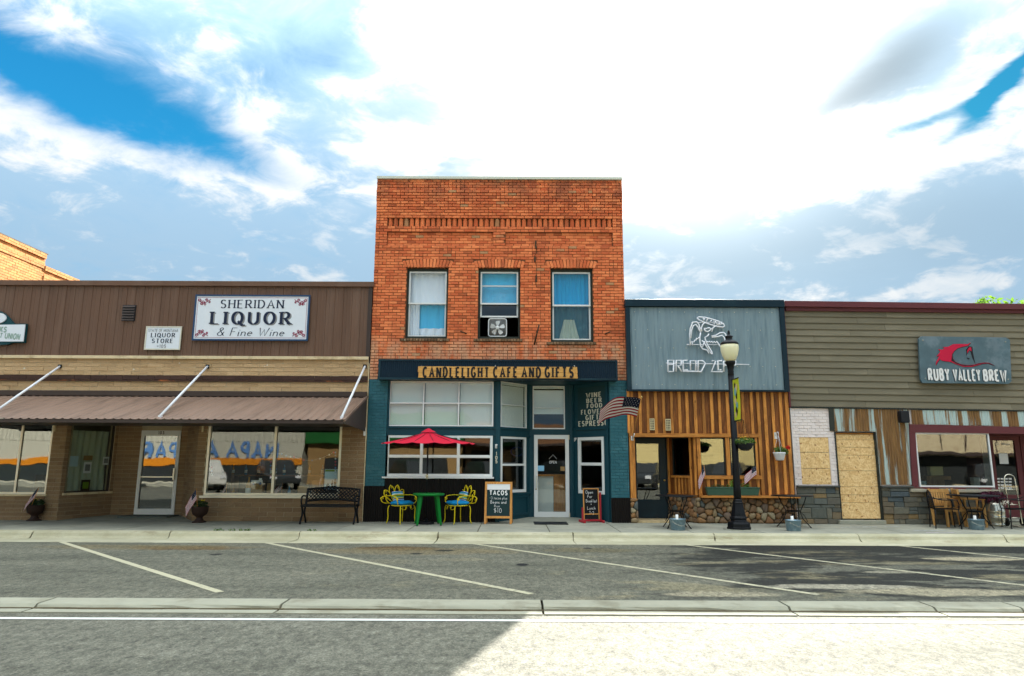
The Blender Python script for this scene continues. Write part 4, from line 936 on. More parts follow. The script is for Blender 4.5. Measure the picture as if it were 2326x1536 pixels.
# sawtooth course
nd_ = 42; tooth = MB().box(-.04, .04, -.04, .04, -.5, .5).mesh('sawtooth_brick', 'brick')
for i in range(nd_):
    x = band[0] + (band[1] - band[0]) * (i + .5) / nd_; o = link(bpy.data.objects.new('sawtooth_brick', tooth), cafe); o.location = Vector((x, .055, (band[2] + band[3]) / 2)) - org(cafe); o.rotation_euler = (0, 0, PI / 4); o.scale = (.95, .95, band[3] - band[2] - .012)
for h in ops:
    nv = 15
    for i in range(nv):
        t = (i + .5) / nv - .5; wv_ = (h[1] - h[0] + .09) / nv; hh = 3 * chh * (1.0 - .25 * (2 * t) ** 2 + .12)
        piece('arch_brick', unit('brick', .05, i % 5), cafe, (h[0] + h[1]) / 2 + t * (h[1] - h[0] + .20) - wv_ * .46, (h[0] + h[1]) / 2 + t * (h[1] - h[0] + .20) + wv_ * .46, -.008 - U(0, .004), .09, h[3] + .004, h[3] + hh - .02, ry=t * .75)
mat('sill_brick', (.17, .105, .065), .85, .3, 10, .5, 50, rv=.35, col2=(.42, .36, .28), c2s=9, c2t=(.60, .68))
for h in sill_h:
    ns = 16
    for i in range(ns):
        a = h[0] + (h[1] - h[0]) * i / ns; b_ = h[0] + (h[1] - h[0]) * (i + 1) / ns
        piece('sill_brick', unit('sill_brick', .08, i % 5), cafe, a + .005, b_ - .005, -.055 - U(0, .008), .12, h[2] + .004, h[3] - .004)
bxo('coping', 'copper_cap', cafe, XL - .0, XB + .0, -.12, .36, ZT + .002, zz(405), bevel=.006)
# upstairs sash windows
for i, h in enumerate(ops):
    w_ = win(cafe, h[0] + .004, h[1] - .004, h[2] + .004, h[3] - .004, fw=.045, mt='green_black_trim', gl='glass_clear', y=.10, fd=.12, zc=(), zfw=.07)
    ch_ = list(w_.children)
    for q in ch_: bpy.data.objects.remove(q)
    a, b_, z0, z1 = h[0] + .05, h[1] - .05, h[2] + .075, h[3] - .075; zm = z0 + (z1 - z0) * .505
    s_ = .04
    def sash(za, zb, y, nm='sash'):
        sb = MB(); sb.box(a, a + s_, y, y + .045, za, zb); sb.box(b_ - s_, b_, y, y + .045, za, zb); sb.box(a + s_, b_ - s_, y, y + .045, za, za + s_); sb.box(a + s_, b_ - s_, y, y + .045, zb - s_, zb)
        o_ = sb.build(nm, 'white_vinyl', w_, True)
        bxo('pane', 'glass_up', w_, a + s_, b_ - s_, y + .018, y + .024, za + s_, zb - s_)
    if 'glass_up' not in M: glass('glass_up', (.95, .97, .98), .0, 1.0, .001)
    sash(zm - .02, z1, .115)
    if i == 1: sash(z0 + .34 * (z1 - z0) * .62 + .16, z0 + .34 * (z1 - z0) * .62 + .16 + (z1 - zm), .17)
    else: sash(z0, zm + .02, .165)
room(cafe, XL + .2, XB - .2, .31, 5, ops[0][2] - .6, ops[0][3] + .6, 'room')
# wall fittings
for (xa_, ya_), (xb_, yb_), r_ in (((1224.8, 737), (1213.6, 783), .022), ((1046, 753), (1060, 758), .018), ((1386, 754), (1374, 759), .018)):
    p, q = W(xa_, ya_, -.18 if r_ > .02 else -.12), W(xb_, yb_, .0); MB().tube([(p[0], -.18 if r_ > .02 else -.12, p[1]), (q[0], .01, q[1])], r_, 6).build('pipe_stub', 'rust_pipe', cafe, True)
for px, y0, y1 in ((1217, 547, 565), (1215, 583, 595), (1218, 627, 641)):
    a, b_, z0, z1 = RC(px - 2, y0, px + 2, y1); bxo('wall_anchor', 'rust_pipe', cafe, a, b_, -.03, .01, z0, z1)
ck = MB(); rr = random.Random(2); pts = [W(1217 + rr.uniform(-3, 3), 560 + i * 11, -.008) for i in range(9)]
for (xa_, za_), (xb_, zb_) in zip(pts, pts[1:]): ck.bar((xa_, -.006, za_), (xb_, -.006, zb_), .010, .012)
ck.build('crack', 'rust_pipe', cafe, True)
# ---- fascia box with ribbed metal and frame
FY = -.30; a, b_, z0, z1 = RC(859, 817, 1403, 863, FY)
fas = MB().box(a, b_, FY + .03, .02, z0, z1).build('fascia', 'navy_metal', cafe, True)
ribs('ribbing', 'navy_metal', fas, a + .05, b_ - .05, z0 + .05, z1 - .04, FY + .028, .05, .012, kind='box', per=4)
tr = MB().box(a, a + .05, FY, FY + .03, z0, z1); tr.box(b_ - .05, b_, FY, FY + .03, z0, z1); tr.box(a + .05, b_ - .05, FY, FY + .03, z1 - .04, z1); tr.box(a + .05, b_ - .05, FY, FY + .03, z0, z0 + .05); tr.build('trim', 'navy_frame', fas, True)
fz0, fz1, fxa, fxb = z0, z1, a, b_
# ---- painted brick pilasters on ribbed black plinths
zp1 = ZB0 - .002
for px0, px1, pyb in ((None, 877, 1104), (1386, None, 1131)):
    x0 = XL + .0 if px0 is None else W(px0, 1000)[0]; x1 = XB if px1 is None else W(px1, 1000)[0]
    zb = zz(pyb, (px0 or 840) + 15)
    pl = MB().box(x0 + .01, x1 - .01, .006, .30, -.1, zp1).build('pilaster', 'teal', cafe, True)
    nb = courses(x0, x1, zb, zp1, .0757, .205, 0, .06, joint=.005, jit=.004)
    for j, q in enumerate(nb): piece('painted_brick', unit('teal_brick', .05, j % 4), pl, q[0] - q[3] / 2, q[0] + q[3] / 2, q[1] - .03, q[1] + .03, q[2] - q[5] / 2, q[2] + q[5] / 2)
    ribs('plinth', 'black_metal_panel', pl, x0 - .01, x1 + .005, 0, zb - .004, -.012, .055, .016, kind='box')
xpl, xpr = W(877, 1000)[0], W(1386, 1000)[0]
# ---- storefront: flat bay, angled return, recessed door, angled return
BY = .06; RY = 1.0; xb1 = W(1131, 1000, BY)[0]
xq0 = W(1205, 1050, RY)[0]; xq1 = W(1301, 1050, RY)[0]
mL, lL = frame_on((xb1, BY), (xq0, RY)); mR, lR = frame_on((xq1, RY), (xpr, BY))
soff = ZB0 - .012
h1 = RC(883, 866.5, 1121, 969, BY); h2 = RC(877, 989, 1119, 1083, BY); zwb = zz(1087, 1000, BY)
sf = MB(); wallbox(sf, xpl, xb1, zwb - .03, soff, BY, BY + .12, [h1, h2])
hL1 = LRC(mL, 1137, 870, 1196, 972); hL2 = LRC(mL, 1136, 991, 1194, 1119)
wallbox(sf, 0, lL, -.02, soff, 0, .10, [hL1, hL2], mL)
hT = RC(1210, 877, 1283, 975, RY); hD = RC(1213, 988, 1293, 1172, RY); hD = (hD[0], hD[1], hD[2], hD[3])
wallbox(sf, xq0 - .02, xq1 + .02, -.02, soff, RY, RY + .10, [hT, hD])
hR = LRC(mR, 1314, 993, 1373, 1122)
wallbox(sf, 0, lR, -.02, soff, 0, .10, [hR], mR)
sf.build('storefront', 'teal', cafe, True)
ribs('wainscot', 'black_metal_panel', cafe, W(868, 1140)[0], W(1128, 1140)[0], 0, zwb - .002, .03, .058, .016, kind='box')
bxo('wainscot_back', 'black_metal_panel', cafe, xpl - .05, xb1, .035, .10, -.05, zwb - .032)
tm = MB()
for q in ((968.5, 973), (985, 989.5)):
    z0, z1 = zz(q[1], 1000, BY), zz(q[0], 1000, BY); tm.box(xpl + .005, xb1 - .02, BY - .03, BY, z0, z1)
    z0, z1 = LOC(mL, 1165, q[1] + 3)[1], LOC(mL, 1165, q[0] + 3)[1]; tm.box(.03, lL - .02, -.03, 0, z0, z1, mL)
    z0, z1 = LOC(mR, 1340, q[1] + 3)[1], LOC(mR, 1340, q[0] + 3)[1]; tm.box(.02, lR - .02, -.03, 0, z0, z1, mR)
    z0, z1 = zz(q[1] + 4, 1250, RY), zz(q[0] + 4, 1250, RY)
tm.box(xb1 - .055, xb1 + .055, BY - .05, BY + .05, -.01, soff); tm.box(xpl + .001, xpl + .05, BY - .025, BY, zwb, soff)
tm.box(xq0 - .05, xq0 + .03, RY - .03, RY, -.0, soff); tm.box(xq1 - .06, xq1 + .02, RY - .03, RY, 0, soff)
tm.box(lR - .10, lR - .03, -.03, 0, -.0, soff, mR); tm.box(.02, .07, -.03, 0, 0, soff, mR)
tm.build('moulding', 'teal', cafe, True)
# panel below the angled window
pz0, pz1 = .12, hL2[2] - .08
pf = MB()
for q in ((.12, .17, pz0, pz1), (lL - .15, lL - .10, pz0, pz1), (.17, lL - .15, pz0, pz0 + .05), (.17, lL - .15, pz1 - .05, pz1)): pf.box(q[0], q[1], -.025, 0, q[2], q[3], mL)
pf.box(0.05, lL - .03, -.04, 0, pz1 + .02, pz1 + .06, mL); pf.build('panel_moulding', 'teal', cafe, True)
cuts = lambda h, n: [h[0] + (h[1] - h[0]) * i / n for i in range(1, n)]
xc1 = [W(962, 917, BY)[0], W(1042, 917, BY)[0]]
win(cafe, h1[0] + .002, h1[1] - .002, h1[2] + .002, h1[3] - .002, xc=xc1, zc=[zz(916, 1000, BY)], fw=.035, mt='white_vinyl', gl='glass', y=BY - .015, fd=.08, mw=.035)
xc2 = [W(957, 1036, BY)[0], W(1041, 1036, BY)[0]]
win(cafe, h2[0] + .002, h2[1] - .002, h2[2] + .002, h2[3] - .002, xc=xc2, zc=[zz(1037, 1000, BY)], fw=.055, mt='white_vinyl', gl='glass_dark', y=BY - .025, fd=.09, mw=.05, sash=.012)
bxo('window_sill', 'white_vinyl', cafe, W(868, 1085)[0], W(1122, 1085)[0], BY - .11, BY + .02, zwb, h2[2] - .002, bevel=.005)
win(cafe, hL1[0], hL1[1], hL1[2], hL1[3], zc=[(hL1[2] + hL1[3]) / 2], fw=.03, mt='white_vinyl', gl='glass', M4=mL, y=-.01, mw=.02)
win(cafe, hL2[0], hL2[1], hL2[2], hL2[3], zc=[hL2[2] + (hL2[3] - hL2[2]) * .49], fw=.065, mt='white_vinyl', gl='glass_dark', M4=mL, y=-.02, mw=.05, zfw=.07)
win(cafe, hT[0], hT[1], hT[2], hT[3], zc=[hT[2] + (hT[3] - hT[2]) * .49], fw=.03, mt='white_vinyl', gl='glass', y=RY - .01, mw=.022)
win(cafe, hR[0], hR[1], hR[2], hR[3], zc=[hR[2] + (hR[3] - hR[2]) * .52], fw=.07, mt='white_vinyl', gl='glass_dark', M4=mR, y=-.02, mw=.05, zfw=.07, sash=.012)
# door
zf = .055
dr = MB(); a, b_, z1 = hD[0] + .003, hD[1] - .003, hD[3] - .003; f_ = .095
dr.box(a, a + f_, RY - .03, RY + .05, zf, z1); dr.box(b_ - f_, b_, RY - .03, RY + .05, zf, z1); dr.box(a + f_, b_ - f_, RY - .03, RY + .05, z1 - .105, z1); dr.box(a + f_, b_ - f_, RY - .03, RY + .05, zf, zf + .13)
door = dr.build('door', 'white_vinyl', cafe, True)
bxo('pane', 'glass', door, a + f_, b_ - f_, RY + .01, RY + .016, zf + .13, z1 - .105)
MB().bar((a + .06, RY - .08, .80), (a + .06, RY - .08, 1.10), .02).bar((a + .06, RY - .03, .82), (a + .06, RY - .08, .82), .018).bar((a + .06, RY - .03, 1.08), (a + .06, RY - .08, 1.08), .018).build('handle', 'aluminium', door, True)
MB().lathe([(0, 0), (.018, 0), (.018, .012), (0, .014)], n=10).xf(Matrix.Translation((a + .05, RY - .03, .76)) @ Matrix.Rotation(PI / 2, 4, 'X')).build('lock', 'brass', door, True)
for zq in (z1 - .06, zf + .05): bxo('hinge', 'aluminium', door, b_ - .015, b_ + .012, RY - .05, RY - .03, zq - .06, zq + .06)
text('door_lettering', 'OPEN', 'letter_white', door, W(1256, 1050, RY)[0], RY + .004, zz(1053, 1256, RY), .065, .19, thick=.16, depth=.002)
st = MB().tube([W3 for W3 in [(W(1247, 1046, RY)[0], RY + .002, zz(1043, 1250, RY)), (W(1256, 1036, RY)[0], RY + .002, zz(1033, 1256, RY)), (W(1265, 1046, RY)[0], RY + .002, zz(1043, 1260, RY))]], .004, 4).build('sign_string', 'letter_white', door, True)
prc('sticker', 'tag_blue', door, (1221, 1058, 1236, 1070), RY + .003, RY + .006)
prc('hours_card', 'card', door, (1273, 1060, 1283, 1070), RY + .003, RY + .006)
MB().add([(xb1, BY, .003), (xpr, BY, .003), (xq1, RY, zf), (xq0, RY, zf)], [(0, 1, 2, 3)]).build('entry_ramp', 'concrete', cafe, True)
MB().box(xpl, xpr, .02, RY + .1, soff + .002, soff + .05).build('entry_soffit', 'teal', cafe, True)
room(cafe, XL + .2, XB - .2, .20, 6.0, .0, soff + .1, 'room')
# painted menu words on the upper right panel
ang = math.atan2(mR[1][0], mR[0][0])
pnl = LRC(mR, 1313, 878, 1384, 978)
MB().box(pnl[0], pnl[1] - .05, -.008, 0, pnl[2], pnl[3], mR).build('word_panel', 'teal_panel', cafe, True)
for s_, q in (('WINE', (1331, 892, 1366, 902)), ('BEER', (1332, 905, 1367, 914)), ('FOOD', (1333, 917, 1368, 926)), ('FLOWERS', (1320, 930, 1379, 940)), ('GIFTS', (1330, 943, 1369, 953)), ('ESPRESSO', (1314, 956, 1381, 967))):
    l0, l1, z0, z1 = LRC(mR, *q, -.01); p = mR @ Vector(((l0 + l1) / 2, -.010, z0))
    text('painted_word', s_, 'letter_cream', cafe, p.x, p.y, p.z, z1 - z0, l1 - l0, rz=ang, thick=.27, thin=.13, serif=.19, gap=.34, depth=.003)
for i, s_ in enumerate('105'):
    q = (1125, 1027 + i * 9, 1130, 1034 + i * 9); a, b_, z0, z1 = RC(*q, BY - .055); text('number', s_, 'letter_cream', cafe, (a + b_) / 2, BY - .052, z0, z1 - z0, None, thick=.2)
for px, py, Y in ((1127, 1014, BY - .05), (1306, 999, RY - .04)):
    x, z = W(px, py, Y); MB().box(x - .025, x + .025, Y - .02, Y + .01, z - .05, z + .05).tube([(x, Y - .01, z - .03), (x + .02, Y - .10, z + .04)], .018, 8).build('flag_holder', 'white_metal', cafe, True)
# wooden name board
a, b_, z0, z1 = RC(951, 833, 1311, 859, FY - .03)
sg = thing('cafe_name_board', 'long pale wooden board with black western-style letters on navy fascia', 'sign', ((a + b_) / 2, FY, z0))
rr = random.Random(4); hs = (z1 - z0) / 2
for j in range(2):
    xs_ = [a, a + (b_ - a) * (.36 if j else .55), b_]
    for q0, q1 in zip(xs_, xs_[1:]): piece('plank', unit('sign_pine', .03, j + 1), sg, q0 + .001, q1 - .001, FY - .045, FY - .018, z0 + j * hs + .0015, z0 + (j + 1) * hs - .0015)
for s_, q in (('CANDLELIGHT', (960, 835.5, 1111, 856.5)), ('CAFE', (1120, 835.5, 1176, 856.5)), ('AND', (1185, 835.5, 1229, 856.5)), ('GIFTS', (1237, 835.5, 1303, 856.5))):
    ptext('lettering', s_, 'letter_black', sg, q, FY - .0455, thick=.34, thin=.20, serif=.24, gap=.34, depth=.008, jit=.02, world=True)
for px in (957, 1125, 1305):
    x, z = W(px, 832, FY - .03); MB().tube([(x, FY - .03, z - .02), (x, FY - .01, z + .03)], .008, 5).build('hook', 'chrome', sg, True)
# curtains, blinds, fan behind the panes
def fl(i, f0, f1, g0, g1):
    h = ops[i]; return h[0] + (h[1] - h[0]) * f0, h[0] + (h[1] - h[0]) * f1, h[2] + (h[3] - h[2]) * g0, h[2] + (h[3] - h[2]) * g1
curtain('curtain', 'white curtain filling the top half of the first upstairs window', 'curtain_white', *fl(0, .04, .96, .50, .98), .27, 5, .012)
curtain('curtain', 'white curtain gathered to one side in the lower pane of the first upstairs window', 'curtain_white', *fl(0, .05, .30, .05, .52), .27, 4, .02)
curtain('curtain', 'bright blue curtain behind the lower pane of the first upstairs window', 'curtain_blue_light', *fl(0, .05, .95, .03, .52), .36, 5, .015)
curtain('bedding', 'crumpled white cloth lying behind the first upstairs window', 'curtain_white', *fl(0, .30, .92, .03, .17), .30, 3, .03, flare=.1)['category'] = 'cloth'
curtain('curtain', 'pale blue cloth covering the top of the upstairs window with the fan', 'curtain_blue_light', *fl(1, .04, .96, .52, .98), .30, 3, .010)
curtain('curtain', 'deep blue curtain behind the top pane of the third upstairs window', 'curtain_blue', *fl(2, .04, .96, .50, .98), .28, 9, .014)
curtain('curtain', 'pale peaked sheet standing in for the cloud mirrored in the lower pane of the third upstairs window', 'curtain_olive', *fl(2, .33, .58, .04, .33), .30, 4, .02, flare=.28)  # pale shape stands in for a cloud reflected in the pane
curtain('curtain', 'dark teal sheet standing in for the reflection in the lower pane of the third upstairs window', 'teal_brick', *fl(2, .04, .96, .03, .52), .36, 6, .012)  # sheet colour stands in for the dark green reflection in this pane
fcx, fcz = W(1130, 744.5, .13); fs = .245; fzb = ops[1][2] + .08
fcz = fzb + fs
fan = thing('box_fan', 'white box fan standing in the open middle upstairs window', 'fan', (fcx, .20, fzb))
def rsq(r_, k, n=8): return [(fcx + sx * (r_ - k) + k * cos(a0 + PI / 2 * i / n), .16, fcz + sz * (r_ - k) + k * sin(a0 + PI / 2 * i / n)) for sx, sz, a0 in ((1, 1, 0), (-1, 1, PI / 2), (-1, -1, PI), (1, -1, 1.5 * PI)) for i in range(n + 1)]
MB().tube(rsq(fs - .012, .06), .014, 6, True).xf(I4).build('frame', 'white_metal', fan, True)
sh = MB(); P = rsq(fs, .07); n_ = len(P); sh.add([(p[0], y, p[2]) for y in (.155, .255) for p in P], [(i, (i + 1) % n_, (i + 1) % n_ + n_, i + n_) for i in range(n_)], True); sh.build('housing', 'white_metal', fan, True)
gr = MB()
for i in range(-10, 11): gr.tube([(fcx + i * .021, .158, fcz - fs + .02), (fcx + i * .021, .158, fcz + fs - .02)], .0022, 4)
gr.build('grille', 'white_metal', fan, True)
MB().lathe([(0, -.02), (.045, -.02), (.05, .0), (.05, .03), (0, .03)], n=16).xf(Matrix.Translation((fcx, .19, fcz)) @ Matrix.Rotation(PI / 2, 4, 'X')).build('hub', 'white_metal', fan, True)
for i in range(5):
    a0 = 2 * PI * i / 5 + .3; bl = MB().grid(lambda u, v: (fcx + (.045 + .145 * v) * cos(a0 + (u - .5) * (.55 + .25 * sin(PI * v))), .195 + .04 * (u - .5), fcz + (.045 + .145 * v) * sin(a0 + (u - .5) * (.55 + .25 * sin(PI * v)))), 4, 5); bl.build('blade', 'white_metal', fan, True)
# blinds behind the shop panes
def blind(label, x0, x1, z0, z1, Y, M4=I4, pitch=.058):
    t_ = thing('window_blind', label, 'blind', tuple(M4 @ Vector(((x0 + x1) / 2, Y, z0))), math.atan2(M4[1][0], M4[0][0])); w_ = (x1 - x0) / 2; n_ = int((z1 - z0) / pitch)
    sm = MB().add([(-w_, .008, -.030), (w_, .008, -.030), (w_, -.008, .030), (-w_, -.008, .030)], [(0, 1, 2, 3)]).mesh('slat', 'blind')
    for i in range(n_): o_ = link(bpy.data.objects.new('slat', sm), t_); o_.location = (0, 0, (i + .5) * pitch)
    MB().box(-w_, w_, -.02, .02, z1 - z0 - .01, z1 - z0 + .03).build('head_rail', 'blind', t_)
xs_ = [h1[0]] + xc1 + [h1[1]]
for i, nm in enumerate(('first', 'second', 'third')):
    blind('white slatted blind in the %s of the three wide upper cafe windows' % nm, xs_[i] + .03, xs_[i + 1] - .03, h1[2] + .03, h1[3] - .06, BY + .095)
blind('white slatted blind in the angled upper cafe window beside the transom', hL1[0] + .03, hL1[1] - .03, hL1[2] + .03, hL1[3] - .06, .085, mL)
blind('white slatted blind in the transom window above the cafe door', hT[0] + .03, hT[1] - .03, hT[2] + (hT[3] - hT[2]) * .35, hT[3] - .06, RY + .085)
# counter seen through the door
CY = 1.45; ct = thing('cafe_counter', 'white and brown wooden counter seen through the cafe door', 'counter', (W(1250, 1100, CY)[0], CY, .0))
x0, x1, z0, z1 = RC(1220, 1082, 1257, 1146, CY); bxo('white_panel', 'white_vinyl', ct, x0 - .15, x1, CY, CY + .5, .0, z1); bxo('wood_panel', 'counter_wood', ct, x1 + .01, x1 + .55, CY - .04, CY + .5, .0, z1); bxo('counter_top', 'counter_wood', ct, x0 - .2, x1 + .6, CY - .06, CY + .55, z1 + .002, z1 + .05)
# neon oval behind the angled window
l0, l1, z0, z1 = LRC(mL, 1162, 1016, 1189, 1036, .10); c0 = mL @ Vector(((l0 + l1) / 2, .12, (z0 + z1) / 2))
on = thing('oval_window_sign', 'dark blue oval unlit neon sign hung in the angled cafe window', 'sign', tuple(c0), math.atan2(mL[1][0], mL[0][0]))
rx_, rz2 = (l1 - l0) / 2, (z1 - z0) / 2
MB().tube([(rx_ * cos(2 * PI * i / 32), 0, rz2 * sin(2 * PI * i / 32)) for i in range(32)], .014, 6, True).build('ring', 'open_blue', on)
MB().prism([(rx_ * .97 * cos(2 * PI * i / 32), rz2 * .97 * sin(2 * PI * i / 32)) for i in range(32)], .012, .02).build('backing', 'black_plastic', on, fixn=True)

# ================================================================ tall brick building behind the store
sbx = -14.02
pA, pB_, pC, pD = WX((0, 537), sbx), WX((104, 574), sbx), WX((108, 606), sbx), WX((178, 637), sbx)
zA = (pA[1] + pB_[1]) / 2; zC = (pC[1] + pD[1]) / 2; yS = pB_[0]
sb = thing('sunlit_brick_building', 'sunlit yellow-orange brick side wall with stepped parapet behind the brown store', 'building', (-19, 6, 0))
mb = MB().box(-24, sbx - .016, .2, yS - .01, 0, zA - .02); mb.box(-24, sbx - .016, yS - .01, 14, 0, zC - .02); mb.build('wall', 'mortar', sb, True)
big = []
for y0, y1, ztop in ((.25, yS, zA), (yS, 12.0, zC)):
    nr = int((ztop - 5.6) / .076)
    for r_ in range(nr):
        zt = ztop - r_ * .076; y = y0 - (.11 if r_ % 2 else 0); ov = .035 if r_ < 2 else (.018 if r_ in (4, 5) else 0.)
        while y < y1:
            a, b_ = max(y, y0), min(y + .22, y1); y += .22
            if b_ - a > .05: big.append((sbx + .02 - .05 + ov + U(0, .006), (a + b_) / 2, zt - .038, .10, b_ - a - .01, .066, 0))
big.sort(key=lambda q: q[1])
mb = MB()
for i, q in enumerate(big):
    if i < 260: piece('brick', unit('sunbrick', .0, 0), sb, q[0] - .05, q[0] + .05, q[1] - q[4] / 2, q[1] + q[4] / 2, q[2] - .033, q[2] + .033)
    else: mb.box(q[0] - .05, q[0] + .05, q[1] - q[4] / 2, q[1] + q[4] / 2, q[2] - .033, q[2] + .033)
mb.build('brick_mass', 'sunbrick', sb, True)['kind'] = 'stuff'
MB().box(sbx - .25, sbx + .06, .2, yS + .05, zA + .002, zA + .03).build('coping', 'dark_trim', sb, True)
# ================================================================ timber fronted bakery
def qbox(name, mt, parent, quad, Y0, Y1, bevel=0):
    "plate from four photo corners (tl, tr, br, bl) on plane Y0"
    p = [W(*q, Y0) for q in quad]
    return MB().prism([p[3], p[2], p[1], p[0]], Y0, Y1).build(name, mt, parent, True, bevel, fixn=True)
bz = thing('timber_front_building', 'shop with cedar board front, grey corrugated sign panel and river stone base', 'building', ((XB + XR) / 2, 4, 0))
TY = -.17
tz1 = zz(681, 1603, TY); tz0 = zz(889, 1605, TY); tx0 = W(1423, 790, TY)[0]; tx1 = W(1787.5, 790, TY)[0]
shell(bz, XB + .02, XR - .02, .30, 12, tz1 - .3, 'dark_trim', tz1 - .7)
MB().box(XB + .01, XR - .01, -.06, .30, tz0 + .02, tz1 - .02).build('parapet_wall', 'dark_trim', bz, True)
bxo('cap', 'navy_frame', bz, tx0 - .01, tx1 + .0, TY - .03, .34, zz(697, 1603, TY), tz1, bevel=.006)
zp1 = zz(697.5, 1603, TY); zp0 = zz(885, 1603, TY)
for q in ((tx0, W(1433, 790, TY)[0]), (W(1777, 790, TY)[0], tx1)): bxo('side_trim', 'navy_frame', bz, q[0], q[1], TY, -.06, tz0, zp1 - .002)
bxo('bottom_trim', 'navy_frame', bz, tx0 + .12, tx1 - .12, TY, -.02, tz0, zp0, bevel=.004)
sx0, sx1 = W(1433, 790, TY)[0], W(1777, 790, TY)[0]; ns = 7
for i in range(ns):
    a, b_ = sx0 + (sx1 - sx0) * i / ns, sx0 + (sx1 - sx0) * (i + 1) / ns
    ribs('corrugated_sheet', 'galvanized', bz, a - .006, b_ + .006, zp0 + .002, zp1 - .004, TY + .055 - .004 * (i % 2), .034, .013, per=6)
sc = MB()
for r_ in range(5):
    for i in range(12): x, z = sx0 + (sx1 - sx0) * (i + .4) / 12, zp0 + (zp1 - zp0) * (.06 + .22 * r_); sc.box(x - .008, x + .008, TY + .030, TY + .045, z - .008, z + .008)
sc.build('screws', 'aluminium', bz, True)['kind'] = 'stuff'
# neon tube sign
NY = TY - .05; K = 5.538
ne = thing('neon_tube_sign', 'white outline tube sign of winged figure holding a loaf above angular lettering', 'sign', (W(1600, 810, NY)[0], NY, zz(845, 1600, NY)))
def poly(pts, nm, r_=.017, Y=NY):
    P = []
    for x, y in pts: q = pp(x, y, K, 1400, 660, Y); P.append((q[0], Y, q[1]))
    return MB().tube(P, r_, 6).build(nm, 'neon_white', ne, True)
for p_ in ([(1015, 345), (1040, 333), (1110, 338), (1200, 360), (1290, 390), (1350, 425), (1362, 448), (1340, 462), (1270, 455), (1180, 428), (1100, 400), (1040, 370), (1015, 345)],
           [(1090, 345), (1100, 375), (1112, 350)], [(1130, 390), (1150, 355), (1165, 350)], [(1178, 400), (1198, 372)], [(1220, 420), (1225, 378), (1235, 425), (1248, 385)], [(1265, 440), (1262, 400), (1275, 440)], [(1288, 440), (1295, 405)], [(1305, 430), (1330, 410)],
           [(930, 690), (922, 560), (930, 480), (960, 400), (1010, 395), (1035, 420), (1050, 470), (1075, 515)], [(940, 600), (945, 500), (970, 440), (1000, 430), (1025, 460), (1045, 500), (1060, 530)],
           [(930, 690), (945, 640), (955, 690), (965, 640), (980, 650), (985, 625), (1000, 630), (1010, 600), (1025, 610), (1035, 590), (1048, 605)],
           [(1195, 575), (1250, 565), (1300, 535), (1345, 528), (1370, 545), (1390, 600), (1405, 640), (1415, 680)], [(1200, 590), (1280, 580), (1330, 565), (1355, 590), (1370, 640), (1390, 680)],
           [(1130, 640), (1160, 650), (1170, 640), (1185, 655), (1200, 640), (1215, 660), (1230, 645), (1250, 660), (1260, 640), (1290, 680), (1305, 700), (1330, 740), (1345, 735), (1360, 770)],
           [(1075, 515), (1070, 470), (1085, 430), (1110, 405)], [(1200, 520), (1215, 470), (1240, 450)], [(1105, 480), (1120, 510), (1150, 520), (1180, 500), (1195, 480), (1165, 470), (1130, 480), (1105, 480)],
           [(1060, 530), (1050, 580), (1050, 640), (1060, 700), (1085, 735), (1140, 750), (1165, 790), (1170, 760), (1195, 800), (1208, 800), (1200, 770), (1150, 690), (1120, 620), (1115, 590), (1150, 570), (1165, 545)], [(1075, 630), (1100, 650), (1130, 700), (1170, 760)], [(1085, 710), (1110, 640)]): poly(p_, 'figure_tube')
for p_ in ([(945, 405), (1330, 400)], [(885, 680), (1370, 682)], [(625, 912), (1672, 932)]): poly(p_, 'rail', .012, NY + .03)
for p_ in ([(650, 1022), (650, 878), (720, 878), (720, 1020), (652, 1022)], [(650, 930), (720, 930)], [(752, 1022), (755, 878), (815, 880), (815, 940), (775, 945), (822, 1022)], [(893, 880), (840, 880), (840, 1000), (898, 1000)], [(932, 1000), (932, 885), (998, 885), (998, 1005)],
           [(1030, 1022), (1030, 882), (1085, 885), (1120, 915), (1068, 1022), (835, 1016)], [(1200, 885), (1248, 885), (1195, 1022), (1335, 1022)], [(1330, 885), (1278, 885), (1278, 1000), (1320, 1000)], [(1350, 1022), (1350, 890), (1410, 885), (1412, 940), (1350, 940)], [(1440, 1022), (1440, 890), (1500, 890), (1500, 940), (1440, 940)]): poly(p_, 'letter_tube', .021)
